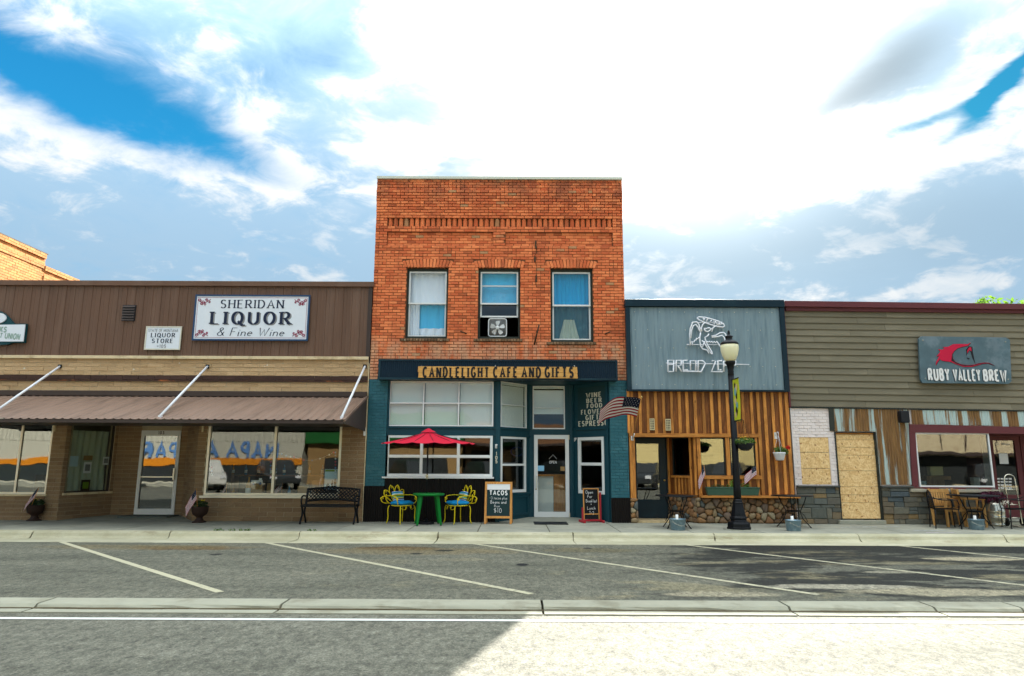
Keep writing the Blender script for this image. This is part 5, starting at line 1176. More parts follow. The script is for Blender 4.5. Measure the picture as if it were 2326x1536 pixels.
# boards and battens
def bpx(zx): return 1400 + zx / 4.267
xk0 = XB + .012; xk1 = XR - .01; zlow = zz(1125, 1700); zbeam0, zbeam1 = zz(993.5, 1575), zz(985, 1575)
hB = RC(1591, 995, 1648, 1080); hC = RC(1659, 995, 1717, 1080)
RY2 = .9; xm = W(1582, 1060)[0]; xd_ = W(1516, 1060, RY2)[0]; mZ, lZ = frame_on((xd_, RY2), (xm, 0))
dL = W(1443.5, 1060)[0]
xright = W(1721, 1000)[0]
bk = MB(); wallbox(bk, xk0, xk1, -.05, tz0 + .1, .03, .22, [(dL, xm, -1, zbeam0), hB, hC]); wallbox(bk, 0, lZ, -.05, zbeam1, .03, .14, [LRC(mZ, 1526, 995, 1566, 1080)], mZ); bk.build('wall', 'cedar_board', bz, True)
def boards(x0, x1, z0, z1, edges, bw=.07, M4=None, base='cedar_board', bat='cedar'):
    ang = 0. if M4 is None else math.atan2(M4[1][0], M4[0][0]); E_ = [x0] + sorted(e for e in edges if x0 < e < x1) + [x1]
    for i, (a, b_) in enumerate(zip(E_, E_[1:])):
        if b_ - a < .02: continue
        p = Vector(((a + b_) / 2, .018, (z0 + z1) / 2)); p = M4 @ p if M4 is not None else p
        o = piece('board', unit(base, .02, i % 4), bz, p.x - (b_ - a) / 2 + .002, p.x + (b_ - a) / 2 - .002, p.y - .014, p.y + .014, p.z - (z1 - z0) / 2, p.z + (z1 - z0) / 2, rz=ang)
    for i, e in enumerate(edges):
        if not (x0 <= e <= x1): continue
        w_ = bw * U(.85, 1.15); p = Vector((e, -.010, (z0 + z1) / 2)); p = M4 @ p if M4 is not None else p
        piece('batten', unit(bat, .08, i % 4), bz, p.x - w_ / 2, p.x + w_ / 2, p.y - .014, p.y + .014, p.z - (z1 - z0) / 2, p.z + (z1 - z0) / 2, ry=U(-.002, .002), rz=ang)
up_e = [W(bpx(q), 935)[0] for q in (118, 152, 230, 305, 382, 458, 536, 612, 685, 765, 845, 925, 1000, 1078, 1155, 1228, 1312)]
boards(xk0, xright, zbeam1 + .002, tz0 + .06, up_e)
rt_e = [W(bpx(q), 1000)[0] for q in (1392, 1458, 1534, 1612, 1672)]
boards(xright + .002, xk1, zlow, tz0 + .06, rt_e, .08)
MB().box(xk0, xright + .03, -.05, .03, zbeam0, zbeam1).build('beam', 'cedar_x', bz, True, bevel=.004)
boards(xk0, dL, zz(1131, 1435), zbeam0 - .002, [xk0 + .045, dL - .035], .06)
boards(xm, hB[0], zlow, zbeam0 - .002, [xm + .06, hB[0] - .03], .07)
boards(hB[1], hC[0], hB[2], zbeam0 - .002, [(hB[1] + hC[0]) / 2], .09)
boards(hC[1], xright, zlow, zbeam0 - .002, [hC[1] + .02], .05)
boards(hB[0], hC[1], zlow, zz(1089, 1655), [hB[0] + .17 * i for i in range(1, 8)], .06)
MB().box(hB[0] - .02, xright + .04, -.05, .03, zz(1089, 1655) + .003, hB[2] - .003).build('window_ledge', 'cedar_x', bz, True, bevel=.004)
hA = LRC(mZ, 1526, 995, 1566, 1080)
boards(0, hA[0], zlow, zbeam0, [.05], .07, mZ); boards(hA[1], lZ, zlow, zbeam0, [hA[1] + .04, lZ - .03], .06, mZ); boards(hA[0], hA[1], zlow, hA[2] - .06, [hA[0] + .12 * i for i in range(1, 6)], .05, mZ)
MB().box(hA[0] - .02, hA[1] + .04, -.04, .03, hA[2] - .058, hA[2] - .003, mZ).build('window_ledge', 'cedar_x', bz, True)
win(bz, hA[0], hA[1], hA[2], hA[3], fw=.02, mt='dark_trim', gl='glass_dark', M4=mZ, y=.02)
win(bz, hB[0], hB[1], hB[2], hB[3], fw=.022, mt='dark_trim', gl='glass_mirror', y=.02); win(bz, hC[0], hC[1], hC[2], hC[3], fw=.022, mt='dark_trim', gl='glass_dark', y=.02)
# shelf along the sill
MB().box(W(1588, 1127)[0], xk1 + .06, -.20, .02, zlow - .06, zlow - .004).build('shelf', 'cedar_x', bz, True, bevel=.005)
MB().box(0.02, lZ - .02, -.06, .02, zlow - .055, zlow - .004, mZ).build('shelf', 'cedar_x', bz, True)
# door
a, b_, z0, z1 = RC(1443, 994, 1514, 1173, RY2); a -= .05; z0 = .05
dr = MB(); dr.box(a, a + .10, RY2, RY2 + .08, z0, z1); dr.box(b_ - .18, b_, RY2, RY2 + .08, z0, z1); dr.box(a + .10, b_ - .18, RY2, RY2 + .08, z1 - .16, z1); dr.box(a + .10, b_ - .18, RY2, RY2 + .08, z0, zz(1135, 1475, RY2))
door = dr.build('door', 'navy_frame', bz, True)
bxo('pane', 'glass_mirror', door, a + .10, b_ - .18, RY2 + .03, RY2 + .036, zz(1135, 1475, RY2), z1 - .16)
MB().lathe([(0, 0), (.024, .004), (.028, .02), (.02, .035), (0, .04)], n=12).xf(Matrix.Translation((b_ - .06, RY2 - .001, 1.0)) @ Matrix.Rotation(PI / 2, 4, 'X')).build('knob', 'brass', door, True)
for q in ((a - .05, a - .002, -.05, zbeam1), (b_ + .002, xd_ + .05, -.05, zbeam1)): bxo('door_jamb', 'dark_trim', bz, q[0], q[1], RY2 - .04, RY2 + .12, q[2], q[3])
bxo('transom_board', 'dark_trim', bz, a, b_, RY2 - .02, RY2 + .1, z1 + .002, zbeam1)
bxo('return_wall', 'cedar_board', bz, dL - .12, dL - .004, .225, RY2 - .045, 0, zbeam1)
MB().box(xk0 + .1, xm, .03, RY2 + .1, zbeam1 + .004, zbeam1 + .05).build('entry_soffit', 'cedar_board', bz, True)
mat('pale_deck', (.52, .42, .27), .8, .2, 9, .2, 60, rv=.12)
for i in range(-3, 9):
    x = dL + i * .115; q = lambda x_, y_: (min(max(x_, dL + .0), xd_ + (xm - xd_) * (1 - y_ / RY2)), y_)
    c4 = [q(x, .02), q(x + .108, .02), q(x + .108 - .42 + .35, RY2 - .05), q(x - .42 + .35, RY2 - .05)]
    if max(p[0] for p in c4) - min(p[0] for p in c4) < .03: continue
    MB().add([(*p, zq) for zq in (.002, .045) for p in c4], [(4, 5, 6, 7), (0, 1, 5, 4), (1, 2, 6, 5), (2, 3, 7, 6), (3, 0, 4, 7)]).build('deck_plank', 'pale_deck', bz, True, fixn=True)
room(bz, XB + .2, XR - .2, 1.05, 5, .0, 2.9, 'room'); room(bz, xm + .12, XR - .2, .24, 1.04, 0, 2.9, 'room', 'window_bay')
for q in ((1476, 951, 1487, 977), (1512, 952, 1524, 978)):
    v_ = prc('air_vent', 'vent_cream', bz, q, -.05, -.01); xa_, xb_, za_, zb_ = RC(*q, -.052)
    for r_ in range(6):
        for c_ in range(3): bxo('grille_hole', 'black_plastic', v_, xa_ + (xb_ - xa_) * (.14 + .27 * c_), xa_ + (xb_ - xa_) * (.31 + .27 * c_), -.053, -.049, za_ + (zb_ - za_) * (.08 + .15 * r_), za_ + (zb_ - za_) * (.18 + .15 * r_))
x, z = W(1436, 995, -.05); MB().box(x - .03, x + .03, -.06, -.02, z - .06, z + .05).tube([(x, -.05, z - .03), (x + .03, -.16, z + .10)], .022, 8).build('flag_holder', 'white_metal', bz, True)
# river stones
def voro(pts, rect):
    x0, x1, z0, z1 = rect; out = []
    for i, p in enumerate(pts):
        cell = [Vector((x0, z0)), Vector((x1, z0)), Vector((x1, z1)), Vector((x0, z1))]; P = Vector(p)
        for j, q in enumerate(pts):
            if i == j: continue
            Q = Vector(q); d = Q - P
            if d.length > 1.2: continue
            mid = (P + Q) / 2; nc = []
            for a, b_ in zip(cell, cell[1:] + cell[:1]):
                sa, sb_ = (a - mid).dot(d), (b_ - mid).dot(d)
                if sa <= 0: nc.append(a)
                if sa * sb_ < 0: nc.append(a + (b_ - a) * (sa / (sa - sb_)))
            cell = nc
            if not cell: break
        if len(cell) > 2: out.append(cell)
    return out
def stones(parent, rect, size, mt, M4=I4, Y=0., dep=.06, name='stone', seed=1):
    rr = random.Random(seed); x0, x1, z0, z1 = rect; pts = []; nx, nz_ = max(1, round((x1 - x0) / size)), max(1, round((z1 - z0) / (size * .72)))
    for j in range(nz_):
        for i in range(nx + (j % 2)):
            pts.append((x0 + (x1 - x0) * (i + .5 - .5 * (j % 2) + rr.uniform(-.42, .42)) / nx, z0 + (z1 - z0) * (j + .5 + rr.uniform(-.42, .42)) / nz_))
    for cell in voro(pts, rect):
        c_ = sum(cell, Vector((0, 0))) / len(cell); P = [c_ + (p - c_) * rr.uniform(.955, .985) for p in cell]
        for _ in range(1): P = [q for a, b_ in zip(P, P[1:] + P[:1]) for q in (a * .76 + b_ * .24, a * .24 + b_ * .76)]
        n_ = len(P); d_ = dep * rr.uniform(.6, 1.2); tx, tz = rr.uniform(-.25, .25), rr.uniform(-.2, .2); vs = []
        for f_, y in ((1, .01), (.97, -d_ * .45), (.82, -d_ * .85), (.42, -d_)):
            for p in P:
                r_ = (p - c_) * f_; vs.append(M4 @ Vector((c_.x + r_.x, Y + y + (tx * r_.x + tz * r_.y) * (.3 if f_ < 1 else 0), c_.y + r_.y)))
        fs = [(k * n_ + i, k * n_ + (i + 1) % n_, (k + 1) * n_ + (i + 1) % n_, (k + 1) * n_ + i) for k in range(3) for i in range(n_)] + [tuple(3 * n_ + i for i in range(n_))]
        MB().add(vs, fs, True).build(name, mt, parent, True, fixn=True)
zst = zlow - .065
MB().box(xm - .03, xk1, .0, .2, -.05, zst).box(0, lZ + .02, -.0, .14, -.05, zlow - .06, mZ).build('stone_bed', 'stone_mortar', bz, True); bxo('stone_bed', 'stone_mortar', bz, xk0, dL, -.02, .2, -.05, zz(1131, 1435) - .003)
stones(bz, (xm - .04, xk1 + .0, .0, zst), .185, 'river_stone', Y=0., dep=.075, seed=5)
stones(bz, (0, lZ - .02, 0, zst), .17, 'river_stone', mZ, Y=0., dep=.05, seed=8)
stones(bz, (xk0, dL + .03, 0, zz(1131, 1435) - .005), .15, 'river_stone', Y=-.02, dep=.06, seed=11)

# ================================================================ brewery building
rv = thing('clapboard_building', 'olive-brown clapboard building with maroon trim, boarded doorway and rusty corrugated iron', 'building', ((XR + XE) / 2, 4, 0))
x0_, x1_ = XR + .02, XE
def ln(l, r_, px): return l[1] + (r_[1] - l[1]) * (px - l[0]) / (r_[0] - l[0])
zl_t, zr_t = zz(705, 1786), zz(711, 2326); zl_b, zr_b = zz(923, 1796), zz(932, 2326); xr2326 = W(2326, 820)[0]
sl_t = (zr_t - zl_t) / (xr2326 - x0_); sl_b = (zr_b - zl_b) / (xr2326 - x0_)
shell(rv, x0_, x1_, .30, 12, zr_t - .35, 'dark_trim', zr_t - .6)
MB().prism([(x0_, zl_b - .1), (x1_, zl_b - .1 + sl_b * (x1_ - x0_)), (x1_, zl_t + sl_t * (x1_ - x0_)), (x0_, zl_t)], .02, .30).build('upper_wall', 'dark_trim', rv, True, fixn=True)
nr = 15; wm_ = MB(); wm_.add([(-.5, .5, -.5), (.5, .5, -.5), (.5, .5, .5), (-.5, .5, .5), (-.5, -.5, -.5), (.5, -.5, -.5), (.5, .15, .5), (-.5, .15, .5), (-.5, -.5, -.44), (.5, -.5, -.44)], [(0, 3, 2, 1), (0, 1, 5, 4), (4, 5, 9, 8), (8, 9, 6, 7), (7, 6, 2, 3), (0, 4, 8, 7, 3), (1, 2, 6, 9, 5)])
clap = wm_.mesh('clapboard', 'siding'); rr = random.Random(9)
for r_ in range(nr):
    f0 = r_ / nr; zl = zl_b + (zl_t - zl_b) * f0; sl = sl_b + (sl_t - sl_b) * f0; h = (zl_t - zl_b) / nr
    x = x0_ + .01; first = True
    while x < x1_ - .02:
        L = min(x1_ - x, (rr.uniform(.6, 3.4) if first else 3.66)); first = False
        if x1_ - x - L < .3: L = x1_ - x
        xm_ = x + L / 2; o = link(bpy.data.objects.new('clapboard', clap), rv)
        o.location = Vector((xm_, .0, zl + h / 2 + .008 + sl * (xm_ - x0_))) - org(rv); o.scale = (L - .004, .045, h + .014); o.rotation_euler = (0, -math.atan(sl), 0); x += L
def slab_tilt(name, mt, pxl, pxr, Y0, Y1, ext=True, bevel=0):
    "long tilted strip: (px, top, bottom) at its two ends, continued past the frame"
    a, b_ = W(pxl[0], pxl[1], Y0), W(pxr[0], pxr[1], Y0); c_, d_ = W(pxl[0], pxl[2], Y0), W(pxr[0], pxr[2], Y0)
    P = [c_, d_, b_, a]
    if ext:
        k = (x1_ - a[0]) / (b_[0] - a[0]); P = [c_, (x1_, c_[1] + (d_[1] - c_[1]) * k), (x1_, a[1] + (b_[1] - a[1]) * k), a]
    return MB().prism(P, Y0, Y1).build(name, mt, rv, True, bevel, fixn=True)
slab_tilt('parapet_cap', 'maroon', (1783.5, 683, 696), (2326, 690, 703), -.14, .36, bevel=.006)
slab_tilt('frieze_board', 'maroon', (1785, 696.5, 705.5), (2326, 703.5, 711.5), -.07, .02)
slab_tilt('drip_edge', 'dark_trim', (1797, 923.5, 926.5), (2326, 932, 935), -.04, .02)
bxo('corner_board', 'maroon', rv, x0_ - .03, x0_ + .012, -.05, .02, zz(926, 1797), zl_t + .1)
# painted brick and boarded openings
x_b0 = W(1800, 1010)[0]; zc_ = zz(1103, 1850)
hO = RC(1819, 992, 1885.5, 1101); xo0, xo1 = W(1904, 1080)[0], W(1994.5, 1080)[0]; zdo = zz(983, 1945); xbr = xo0
ztw = zz(927, 1850)
xtop = W(1886, 950)[0]
bb = courses(x_b0, xbr, zc_, ztw, .073, .20, 0, .06, [hO, (xtop, 99, zz(979, 1890), 99)], joint=.006, jit=.004, minw=.02)
place('painted_brick', 'white_brick', rv, bb, 300, c=.06)
wv2 = MB(); wallbox(wv2, x0_, x1_, -.05, zl_b + .0, .012, .28, [hO, (xo0, xo1, -1, zdo), RC(2082, 984, 2250, 1106), (W(2254, 1050)[0], x1_ - .1, -1, 2.25)]); wv2.build('wall', 'white_brick', rv, True)
bxo('edge_strip', 'white_metal', rv, x0_ + .0, x_b0 - .004, -.03, .01, zc_, ztw)
for i, (ya, yb) in enumerate(((992, 1027.5), (1027.8, 1064), (1064.3, 1101))):
    a, b_, z0, z1 = RC(1819 + i * .0, ya, 1885.5, yb); bxo('osb_sheet', 'osb', rv, hO[0] + .004, hO[1] - .004, .008 + .004 * i, .03 + .004 * i, z0 + .004, z1 - .001)
ys = [983, 987, 999, 1016, 1034, 1069.5, 1105.5, 1124, 1142, 1178.5]
for i, (ya, yb) in enumerate(zip(ys, ys[1:])):
    z1, z0 = zz(ya, 1945), zz(yb, 1950); xa_, xb_ = xo0 + .012, xo1 - .012
    bxo('osb_sheet', 'cedar_x' if i == 0 else 'osb', rv, xa_ + U(-.004, .004), xb_ + U(-.004, .004), .03 + .006 * (i % 2), .06, max(z0, .10) + .002, z1 - .003)
tb = MB().box(xo0 - .02, xo0 + .008, -.03, .05, .10, zdo + .02).box(xo1 - .008, xo1 + .02, -.03, .05, .10, zdo + .02).box(xo0 + .008, xo1 - .008, -.03, .05, zdo, zdo + .02); tb.build('door_trim', 'dark_trim', rv, True)
qbox('corner_flashing', 'green_black_trim', rv, ((1883, 927), (1893.5, 927.5), (1896, 979), (1886, 979)), -.035, .0)
for px0, px1, y0, y1, py2 in ((1893, 1992, 928.5, 980, 0), (1993, 2071, 930, 1101, 0), (2071, 2160, 932, 964.5, 0), (2160, 2250, 933.5, 966.5, 0), (2250, 2345, 935, 969, 0)):
    a, b_, z0, z1 = RC(px0, y0, px1, y1, -.02)
    ribs('corrugated_sheet', 'rusty_iron', rv, a + .002, b_ + .01, z0, z1, -.008 - .003 * (px0 % 2), .065, .022, per=8)
# ledge stone base with caps
zk = zz(1107, 1850)
xs0, xs1 = x0_ + .02, xo0 - .03; xt0, xt1 = xo1 + .03, W(2262, 1150)[0]
[bxo('stone_bed', 'dark_mortar', rv, *q_, -.03, .012, -.05, zk - .002) for q_ in ((xs0, xs1 + .02), (xt0, xt1))]
def ledge(x0, x1, z0, z1, seed, Y=-.03):
    rr = random.Random(seed); z = z0; j = 0
    while z < z1 - .03:
        h = min(rr.choice((.08, .12, .17, .22, .26)), z1 - z); h = h if z1 - z - h > .05 else z1 - z; x = x0
        while x < x1 - .02:
            L = min(rr.uniform(.12, .50), x1 - x); L = L if x1 - x - L > .06 else x1 - x
            q_ = rr.uniform(.35, .65)
            if h > .13 and rr.random() < .45: parts_ = ((z, z + h * q_), (z + h * q_, z + h))
            else: parts_ = ((z, z + h),)
            for za, zb in parts_:
                y = Y - rr.uniform(.015, .055); piece('ledge_stone', unit('ledge_stone', .09, 1 + (j % 9)), rv, x + .005, x + L - .005, y, .0, za + .005, zb - .005, ry=rr.uniform(-.02, .02)); j += 1
            x += L
        z += h
ledge(xs0, xs1, 0, zk, 3); ledge(xt0, xt1, 0, zk, 4)
for a, b_ in ((xs0, xs1 + .02), (xt0, W(2070, 1104)[0])): MB().box(a, b_, -.11, .0, zk, zk + .045).build('cap_stone', 'dark_cap', rv, True, bevel=.01)
slab_tilt('window_sill', 'stone_cap', (2070, 1111, 1118), (2273, 1113, 1120), -.14, .0, False, .012)
bxo('step', 'concrete', rv, W(1907, 1185, -.15)[0], W(2013, 1185, -.15)[0], -.16, .06, .0, .095, bevel=.01)
# shop window with maroon casing
slab_tilt('window_head', 'maroon', (2066, 963.5, 982.5), (2326, 970, 986), -.06, .02)
qbox('window_jamb', 'maroon', rv, ((2066, 982.7), (2079.5, 982.7), (2087, 1106), (2073.5, 1106)), -.06, .02)
slab_tilt('window_apron', 'maroon', (2074, 1106.5, 1110.8), (2266, 1108.5, 1112.8), -.06, .02, False)
hW = RC(2082, 983.5, 2251, 1106.5)
win(rv, hW[0], hW[1], hW[2], hW[3], fw=.035, mt='white_vinyl', gl='glass_dark', y=-.03, fd=.07)
room(rv, xo1 + .2, x1_ - .2, .29, 5, .0, 2.6, 'room')
# recessed door
RY3 = .9; a = W(2252, 1050, RY3)[0]; b_ = W(2322, 1050, RY3)[0]; zdt = zz(992, 2290, RY3); zf3 = .10
xj = W(2258, 1050)[0]
bxo('return_wall', 'maroon', rv, xj - .10, xj, .285, RY3, 0, 2.6)
dr = MB().box(a, a + .10, RY3, RY3 + .07, zf3, zdt).box(b_ - .14, b_, RY3, RY3 + .07, zf3, zdt).box(a + .10, b_ - .14, RY3, RY3 + .07, zdt - .10, zdt).box(a + .10, b_ - .14, RY3, RY3 + .07, zf3, zz(1124, 2290, RY3))
door = dr.build('door', 'maroon', rv, True); bxo('pane', 'glass_dark', door, a + .10, b_ - .14, RY3 + .03, RY3 + .036, zz(1124, 2290, RY3), zdt - .10)
ptext('door_lettering', '111', 'letter_white', door, (2261, 1006, 2269, 1011), RY3 + .028, thick=.2); ptext('door_lettering', 'Main', 'letter_white', door, (2275, 1006, 2293, 1011), RY3 + .028, thick=.2) if 'M' in GL else None
prc('notice', 'paper', door, (2270, 1030, 2290, 1054), RY3 + .02, RY3 + .028)
for i in range(4):
    for j in range(4): prc('hours_decal', 'letter_white', door, (2264 + j * 9, 1086 + i * 7, 2271 + j * 9, 1089.5 + i * 7), RY3 + .022, RY3 + .026)
bxo('door_frame', 'maroon', rv, b_ + .002, b_ + .5, RY3 - .02, RY3 + .1, 0, 2.6); bxo('transom_board', 'maroon', rv, a - .1, b_, RY3 - .02, RY3 + .1, zdt + .002, 2.6)
bxo('door_step', 'concrete', rv, xj + .002, x1_ - .3, -.05, RY3, 0, zf3 - .003, bevel=.008)
sp = prc('wall_speaker', 'black_plastic', rv, (2047, 933, 2067, 960), -.20, -.04, bevel=.02); prc('bracket', 'black_iron', sp, (2053, 938, 2061, 952), -.038, -.02)
# brewery sign
sy = -.14; K5 = 4.26
def p5(x, y, Y=sy): return pp(x, y, K5, 1780, 660, Y)
c_ = p5(1750, 680)
sg = thing('horse_head_sign', 'blue-grey metal plate sign with red-maned horse emblem and white block letters', 'sign', (c_[0], sy, c_[1] - .55))
mat('sign_bluegrey', (.085, .135, .155), .45, .3, 3.5, col2=(.14, .19, .215), c2s=2)
MB().prism([p5(*q) for q in ((1335, 443), (2150, 455), (2190, 480), (2205, 880), (2180, 903), (1345, 895), (1325, 860), (1307, 465))][::-1], sy, sy + .05).build('plate', 'sign_bluegrey', sg, True, fixn=True)
mane = [(1810, 503), (1780, 520), (1700, 518), (1640, 520), (1590, 545), (1535, 550), (1560, 558), (1530, 575), (1495, 568), (1515, 595), (1500, 610), (1478, 640), (1505, 630), (1495, 655), (1475, 690), (1470, 725), (1490, 690), (1510, 665), (1530, 680), (1560, 685), (1590, 688), (1625, 695), (1670, 715), (1740, 738), (1820, 738), (1880, 722), (1930, 708), (1975, 706), (2040, 728), (1985, 700), (1940, 697), (1880, 705), (1840, 718), (1780, 722), (1720, 715), (1660, 690), (1635, 655), (1630, 620), (1645, 590), (1680, 560), (1730, 545), (1780, 535)]
face = [(1790, 540), (1825, 545), (1830, 600), (1852, 705), (1825, 650), (1810, 600), (1800, 580), (1785, 600), (1765, 632), (1770, 600), (1762, 575)]
MB().prism([p5(x + 5, y + 4) for x, y in mane][::-1], sy - .006, sy + .002).build('emblem_outline', 'horse_black', sg, True, fixn=True)
MB().prism([p5(*q) for q in mane][::-1], sy - .012, sy - .004).build('emblem_mane', 'horse_red', sg, True, fixn=True)
tail = [(1630, 600), (1632, 655), (1660, 692), (1720, 717), (1780, 724), (1840, 720), (1880, 707), (1940, 699), (1985, 702), (2040, 728), (1975, 704), (1930, 704), (1880, 716), (1820, 731), (1740, 731), (1665, 708), (1620, 680)]
MB().prism([p5(*q) for q in tail][::-1], sy - .014, sy - .010).build('emblem_edge', 'horse_black', sg, True, fixn=True)
MB().prism([p5(*q) for q in face][::-1], sy - .008, sy + .002).build('emblem_face', 'horse_black', sg, True, fixn=True)
MB().prism([p5(*q) for q in ((1795, 548), (1812, 552), (1815, 590), (1795, 575), (1775, 610), (1775, 580))][::-1], sy - .012, sy - .004).build('emblem_forelock', 'horse_red', sg, True, fixn=True)
MB().prism([p5(*q) for q in ((1772, 650), (1800, 658), (1790, 668), (1775, 660))][::-1], sy - .008, sy + .002).build('emblem_eye', 'horse_black', sg, True, fixn=True)
for s_, (xa_, ya_), (xb_, yb_) in (('RUBY', (1397, 762), (1597, 866)), ('VALLEY', (1640, 769), (1895, 869)), ('BREW', (1932, 773), (2150, 873))):
    pa, pb = p5(xa_, yb_), p5(xb_, ya_)
    for dx_, dy_, mt, y in ((-.012, -.008, 'horse_black', sy - .002), (0, 0, 'letter_white', sy - .010)):
        text('lettering', s_, mt, sg, (pa[0] + pb[0]) / 2 + dx_, y, pa[1] + dy_, pb[1] - pa[1], pb[0] - pa[0], thick=.24, thin=.18, gap=.14, xs=.62, depth=.008, tilt=.010)
for q in ((1347, 483), (2145, 497), (1370, 850), (2172, 860)):
    x, z = p5(*q); MB().lathe([(0, 0), (.016, 0), (.012, .01), (0, .012)], n=10).xf(Matrix.Translation((x, sy, z)) @ Matrix.Rotation(PI / 2, 4, 'X')).build('bolt', 'chrome', sg, True)
# ================================================================ street furniture and small things
def at(px, py, z=0.): x, y = G(px, py, z); return (x, y, z)
def spiral(c, r, a0, turns, sgn, pl, n=14, k=.7):
    "flat scroll around c in the plane spanned by the two vectors pl"
    u, v = Vector(pl[0]), Vector(pl[1]); c = Vector(c)
    return [c + (u * cos(a0 + sgn * 2 * PI * turns * i / n) + v * sin(a0 + sgn * 2 * PI * turns * i / n)) * r * (1 - k * i / n) for i in range(n + 1)]
def bez(p0, p1, p2, p3, n=10):
    p0, p1, p2, p3 = map(Vector, (p0, p1, p2, p3))
    return [p0 * (1 - t) ** 3 + p1 * 3 * t * (1 - t) ** 2 + p2 * 3 * t * t * (1 - t) + p3 * t ** 3 for t in [i / n for i in range(n + 1)]]
def flagcloth(parent, fn, nx=18, name='cloth', stars=True):
    "13 stripes with a starred canton; fn(u, v): u from hoist to fly, v from bottom to top"
    def mi(i, j): return 2 if (i < nx * .4 and j >= 6) else (0 if j % 2 == 0 else 1)
    o = MB().grid(fn, nx, 13, True, mi).build(name, ('flag_red', 'flag_white', 'flag_blue'), parent)
    if stars:
        sb = MB()
        for r_ in range(5):
            for c_ in range(6 - (r_ % 2)):
                u, v = .4 * (c_ + .6 + .5 * (r_ % 2)) / 6, (6 + 7 * (r_ + .5) / 5) / 13; p = Vector(fn(u, v)); du = (Vector(fn(u + .01, v)) - p).normalized(); dv = (Vector(fn(u, v + .02)) - p); hh = dv.length / .02; dv.normalize(); nn = du.cross(dv).normalized(); s_ = hh * .021
                for sg_ in (1, -1): sb.add([p + nn * sg_ * .003 + (du * cos(PI / 2 + PI * k / 5) + dv * sin(PI / 2 + PI * k / 5)) * (s_ if k % 2 == 0 else s_ * .42) for k in range(10)], [tuple(range(10))])
        sb.build('stars', 'flag_white', o)['kind'] = 'stuff'
    return o
# ---- lamp post
lx_, ly_, _ = at(1679, 1203); LW = lambda py: W(1672, py, ly_)[1]
lamp = thing('street_lamp', 'black cast street lamp with cream acorn globe standing near the kerb', 'street lamp', (lx_, ly_, 0))
MB().lathe([(.27, 0), (.27, .05), (.255, .06), (.25, .13), (.235, .16), (.185, .19), (.175, .22), (.195, .24), (.19, .27), (.165, .29), (.155, .36), (.125, .50), (.115, .56), (.12, .585), (.105, .60), (.10, .64), (.085, .66)], n=8, smooth=False).build('base', 'black_iron', lamp)
MB().lathe([(.34, 0.0), (.34, .012), (.0, .012)], n=20).build('footing', 'concrete', lamp)
ztop = LW(852)
MB().lathe([(.085, .66), (.080, .9), (.075, 1.3), (.066, ztop), (.0, ztop)], n=12).build('shaft', 'black_iron', lamp)
zg0, zg1 = LW(821), LW(783)
MB().lathe([(.066, ztop - .01), (.072, ztop), (.062, ztop + .05), (.07, ztop + .08), (.062, ztop + .10), (.085, zg0 - .09), (.11, zg0 - .06), (.12, zg0 - .01), (.10, zg0 + .004)], n=16).build('collar', 'black_iron', lamp)
hg = zg1 - zg0
MB().lathe([(.10, zg0), (.135, zg0 + hg * .12), (.175, zg0 + hg * .36), (.205, zg0 + hg * .68), (.207, zg0 + hg * .85), (.195, zg1)], n=24).build('globe', 'lamp_globe', lamp)
zf_ = LW(750)
MB().lathe([(.205, zg1 - .005), (.205, zg1 + .025), (.185, zg1 + .05), (.15, zg1 + .075), (.085, zg1 + .105), (.07, zg1 + .15), (.09, zg1 + .175), (.085, zg1 + .20), (.05, zg1 + .215), (.025, zg1 + .245), (.035, zg1 + .265), (.018, zg1 + .285), (.026, zf_ - .07), (.03, zf_ - .045), (.018, zf_ - .015), (0, zf_)], n=20).build('cap', 'black_iron', lamp)
zb1, zb0 = LW(864), LW(957); ba = -R(90); bd = Vector((cos(ba), sin(ba), 0)); arms = MB()
for z in (zb1, zb0): arms.tube([Vector((.05 * cos(ba), .05 * sin(ba), z)), bd * .50 + Vector((0, 0, z))], .012, 6)
arms.build('banner_arm', 'black_iron', lamp)
hb = at(1692, 1008); hbz = W(1692, 1008, ly_ - .12)[1]; hx = W(1692, 1008, ly_ - .12)[0] - lx_
MB().tube([(.06, -.03, hbz + .50), (.12, -.08, hbz + .56), (hx, -.12, hbz + .52), (hx, -.12, hbz + .46)], .010, 6).build('basket_arm', 'black_iron', lamp)
bn = thing('street_banner', 'narrow lime-green banner with painted dark and blue figures on the lamp post', 'banner', (lx_, ly_, zb0)); H_ = zb1 - zb0
def bpos(u, v): return bd * (.09 + .40 * u) + Vector((.02 * sin(3 * v) * u, 0, H_ * v - .03 * u * (1 - v)))
MB().grid(bpos, 6, 12).build('cloth', 'banner_lime', bn)
nb = Vector((-bd.y, bd.x, 0)); rr = random.Random(3)
for cx_, cz_, mt, s_ in ((.35, .86, 'banner_black', .05), (.55, .78, 'banner_cream', .07), (.35, .70, 'banner_blue', .08), (.50, .58, 'banner_black', .06), (.35, .47, 'banner_cream', .07), (.55, .38, 'banner_blue', .07), (.45, .24, 'banner_black', .08), (.30, .15, 'banner_cream', .05)):
    mb = MB()
    for sg_ in (1, -1):
        P = [bpos(cx_, cz_) + nb * .006 * sg_ + (bd * cos(2 * PI * k / 9) * s_ * rr.uniform(.5, 1.3) + Vector((0, 0, sin(2 * PI * k / 9) * s_ * rr.uniform(.8, 1.6)))) for k in range(9)]; mb.add(P, [tuple(range(9))])
    mb.build('painted_figure', mt, bn)
hbk = thing('hanging_basket', 'dark hanging basket with trailing green plants beside the lamp post', 'hanging basket', (lx_ + hx, ly_ - .12, hbz - .16))
MB().lathe([(0, 0), (.08, .005), (.15, .06), (.185, .15), (.19, .17), (.17, .165), (0, .14)], n=16).build('basket', 'black_plastic', hbk)
cm = MB()
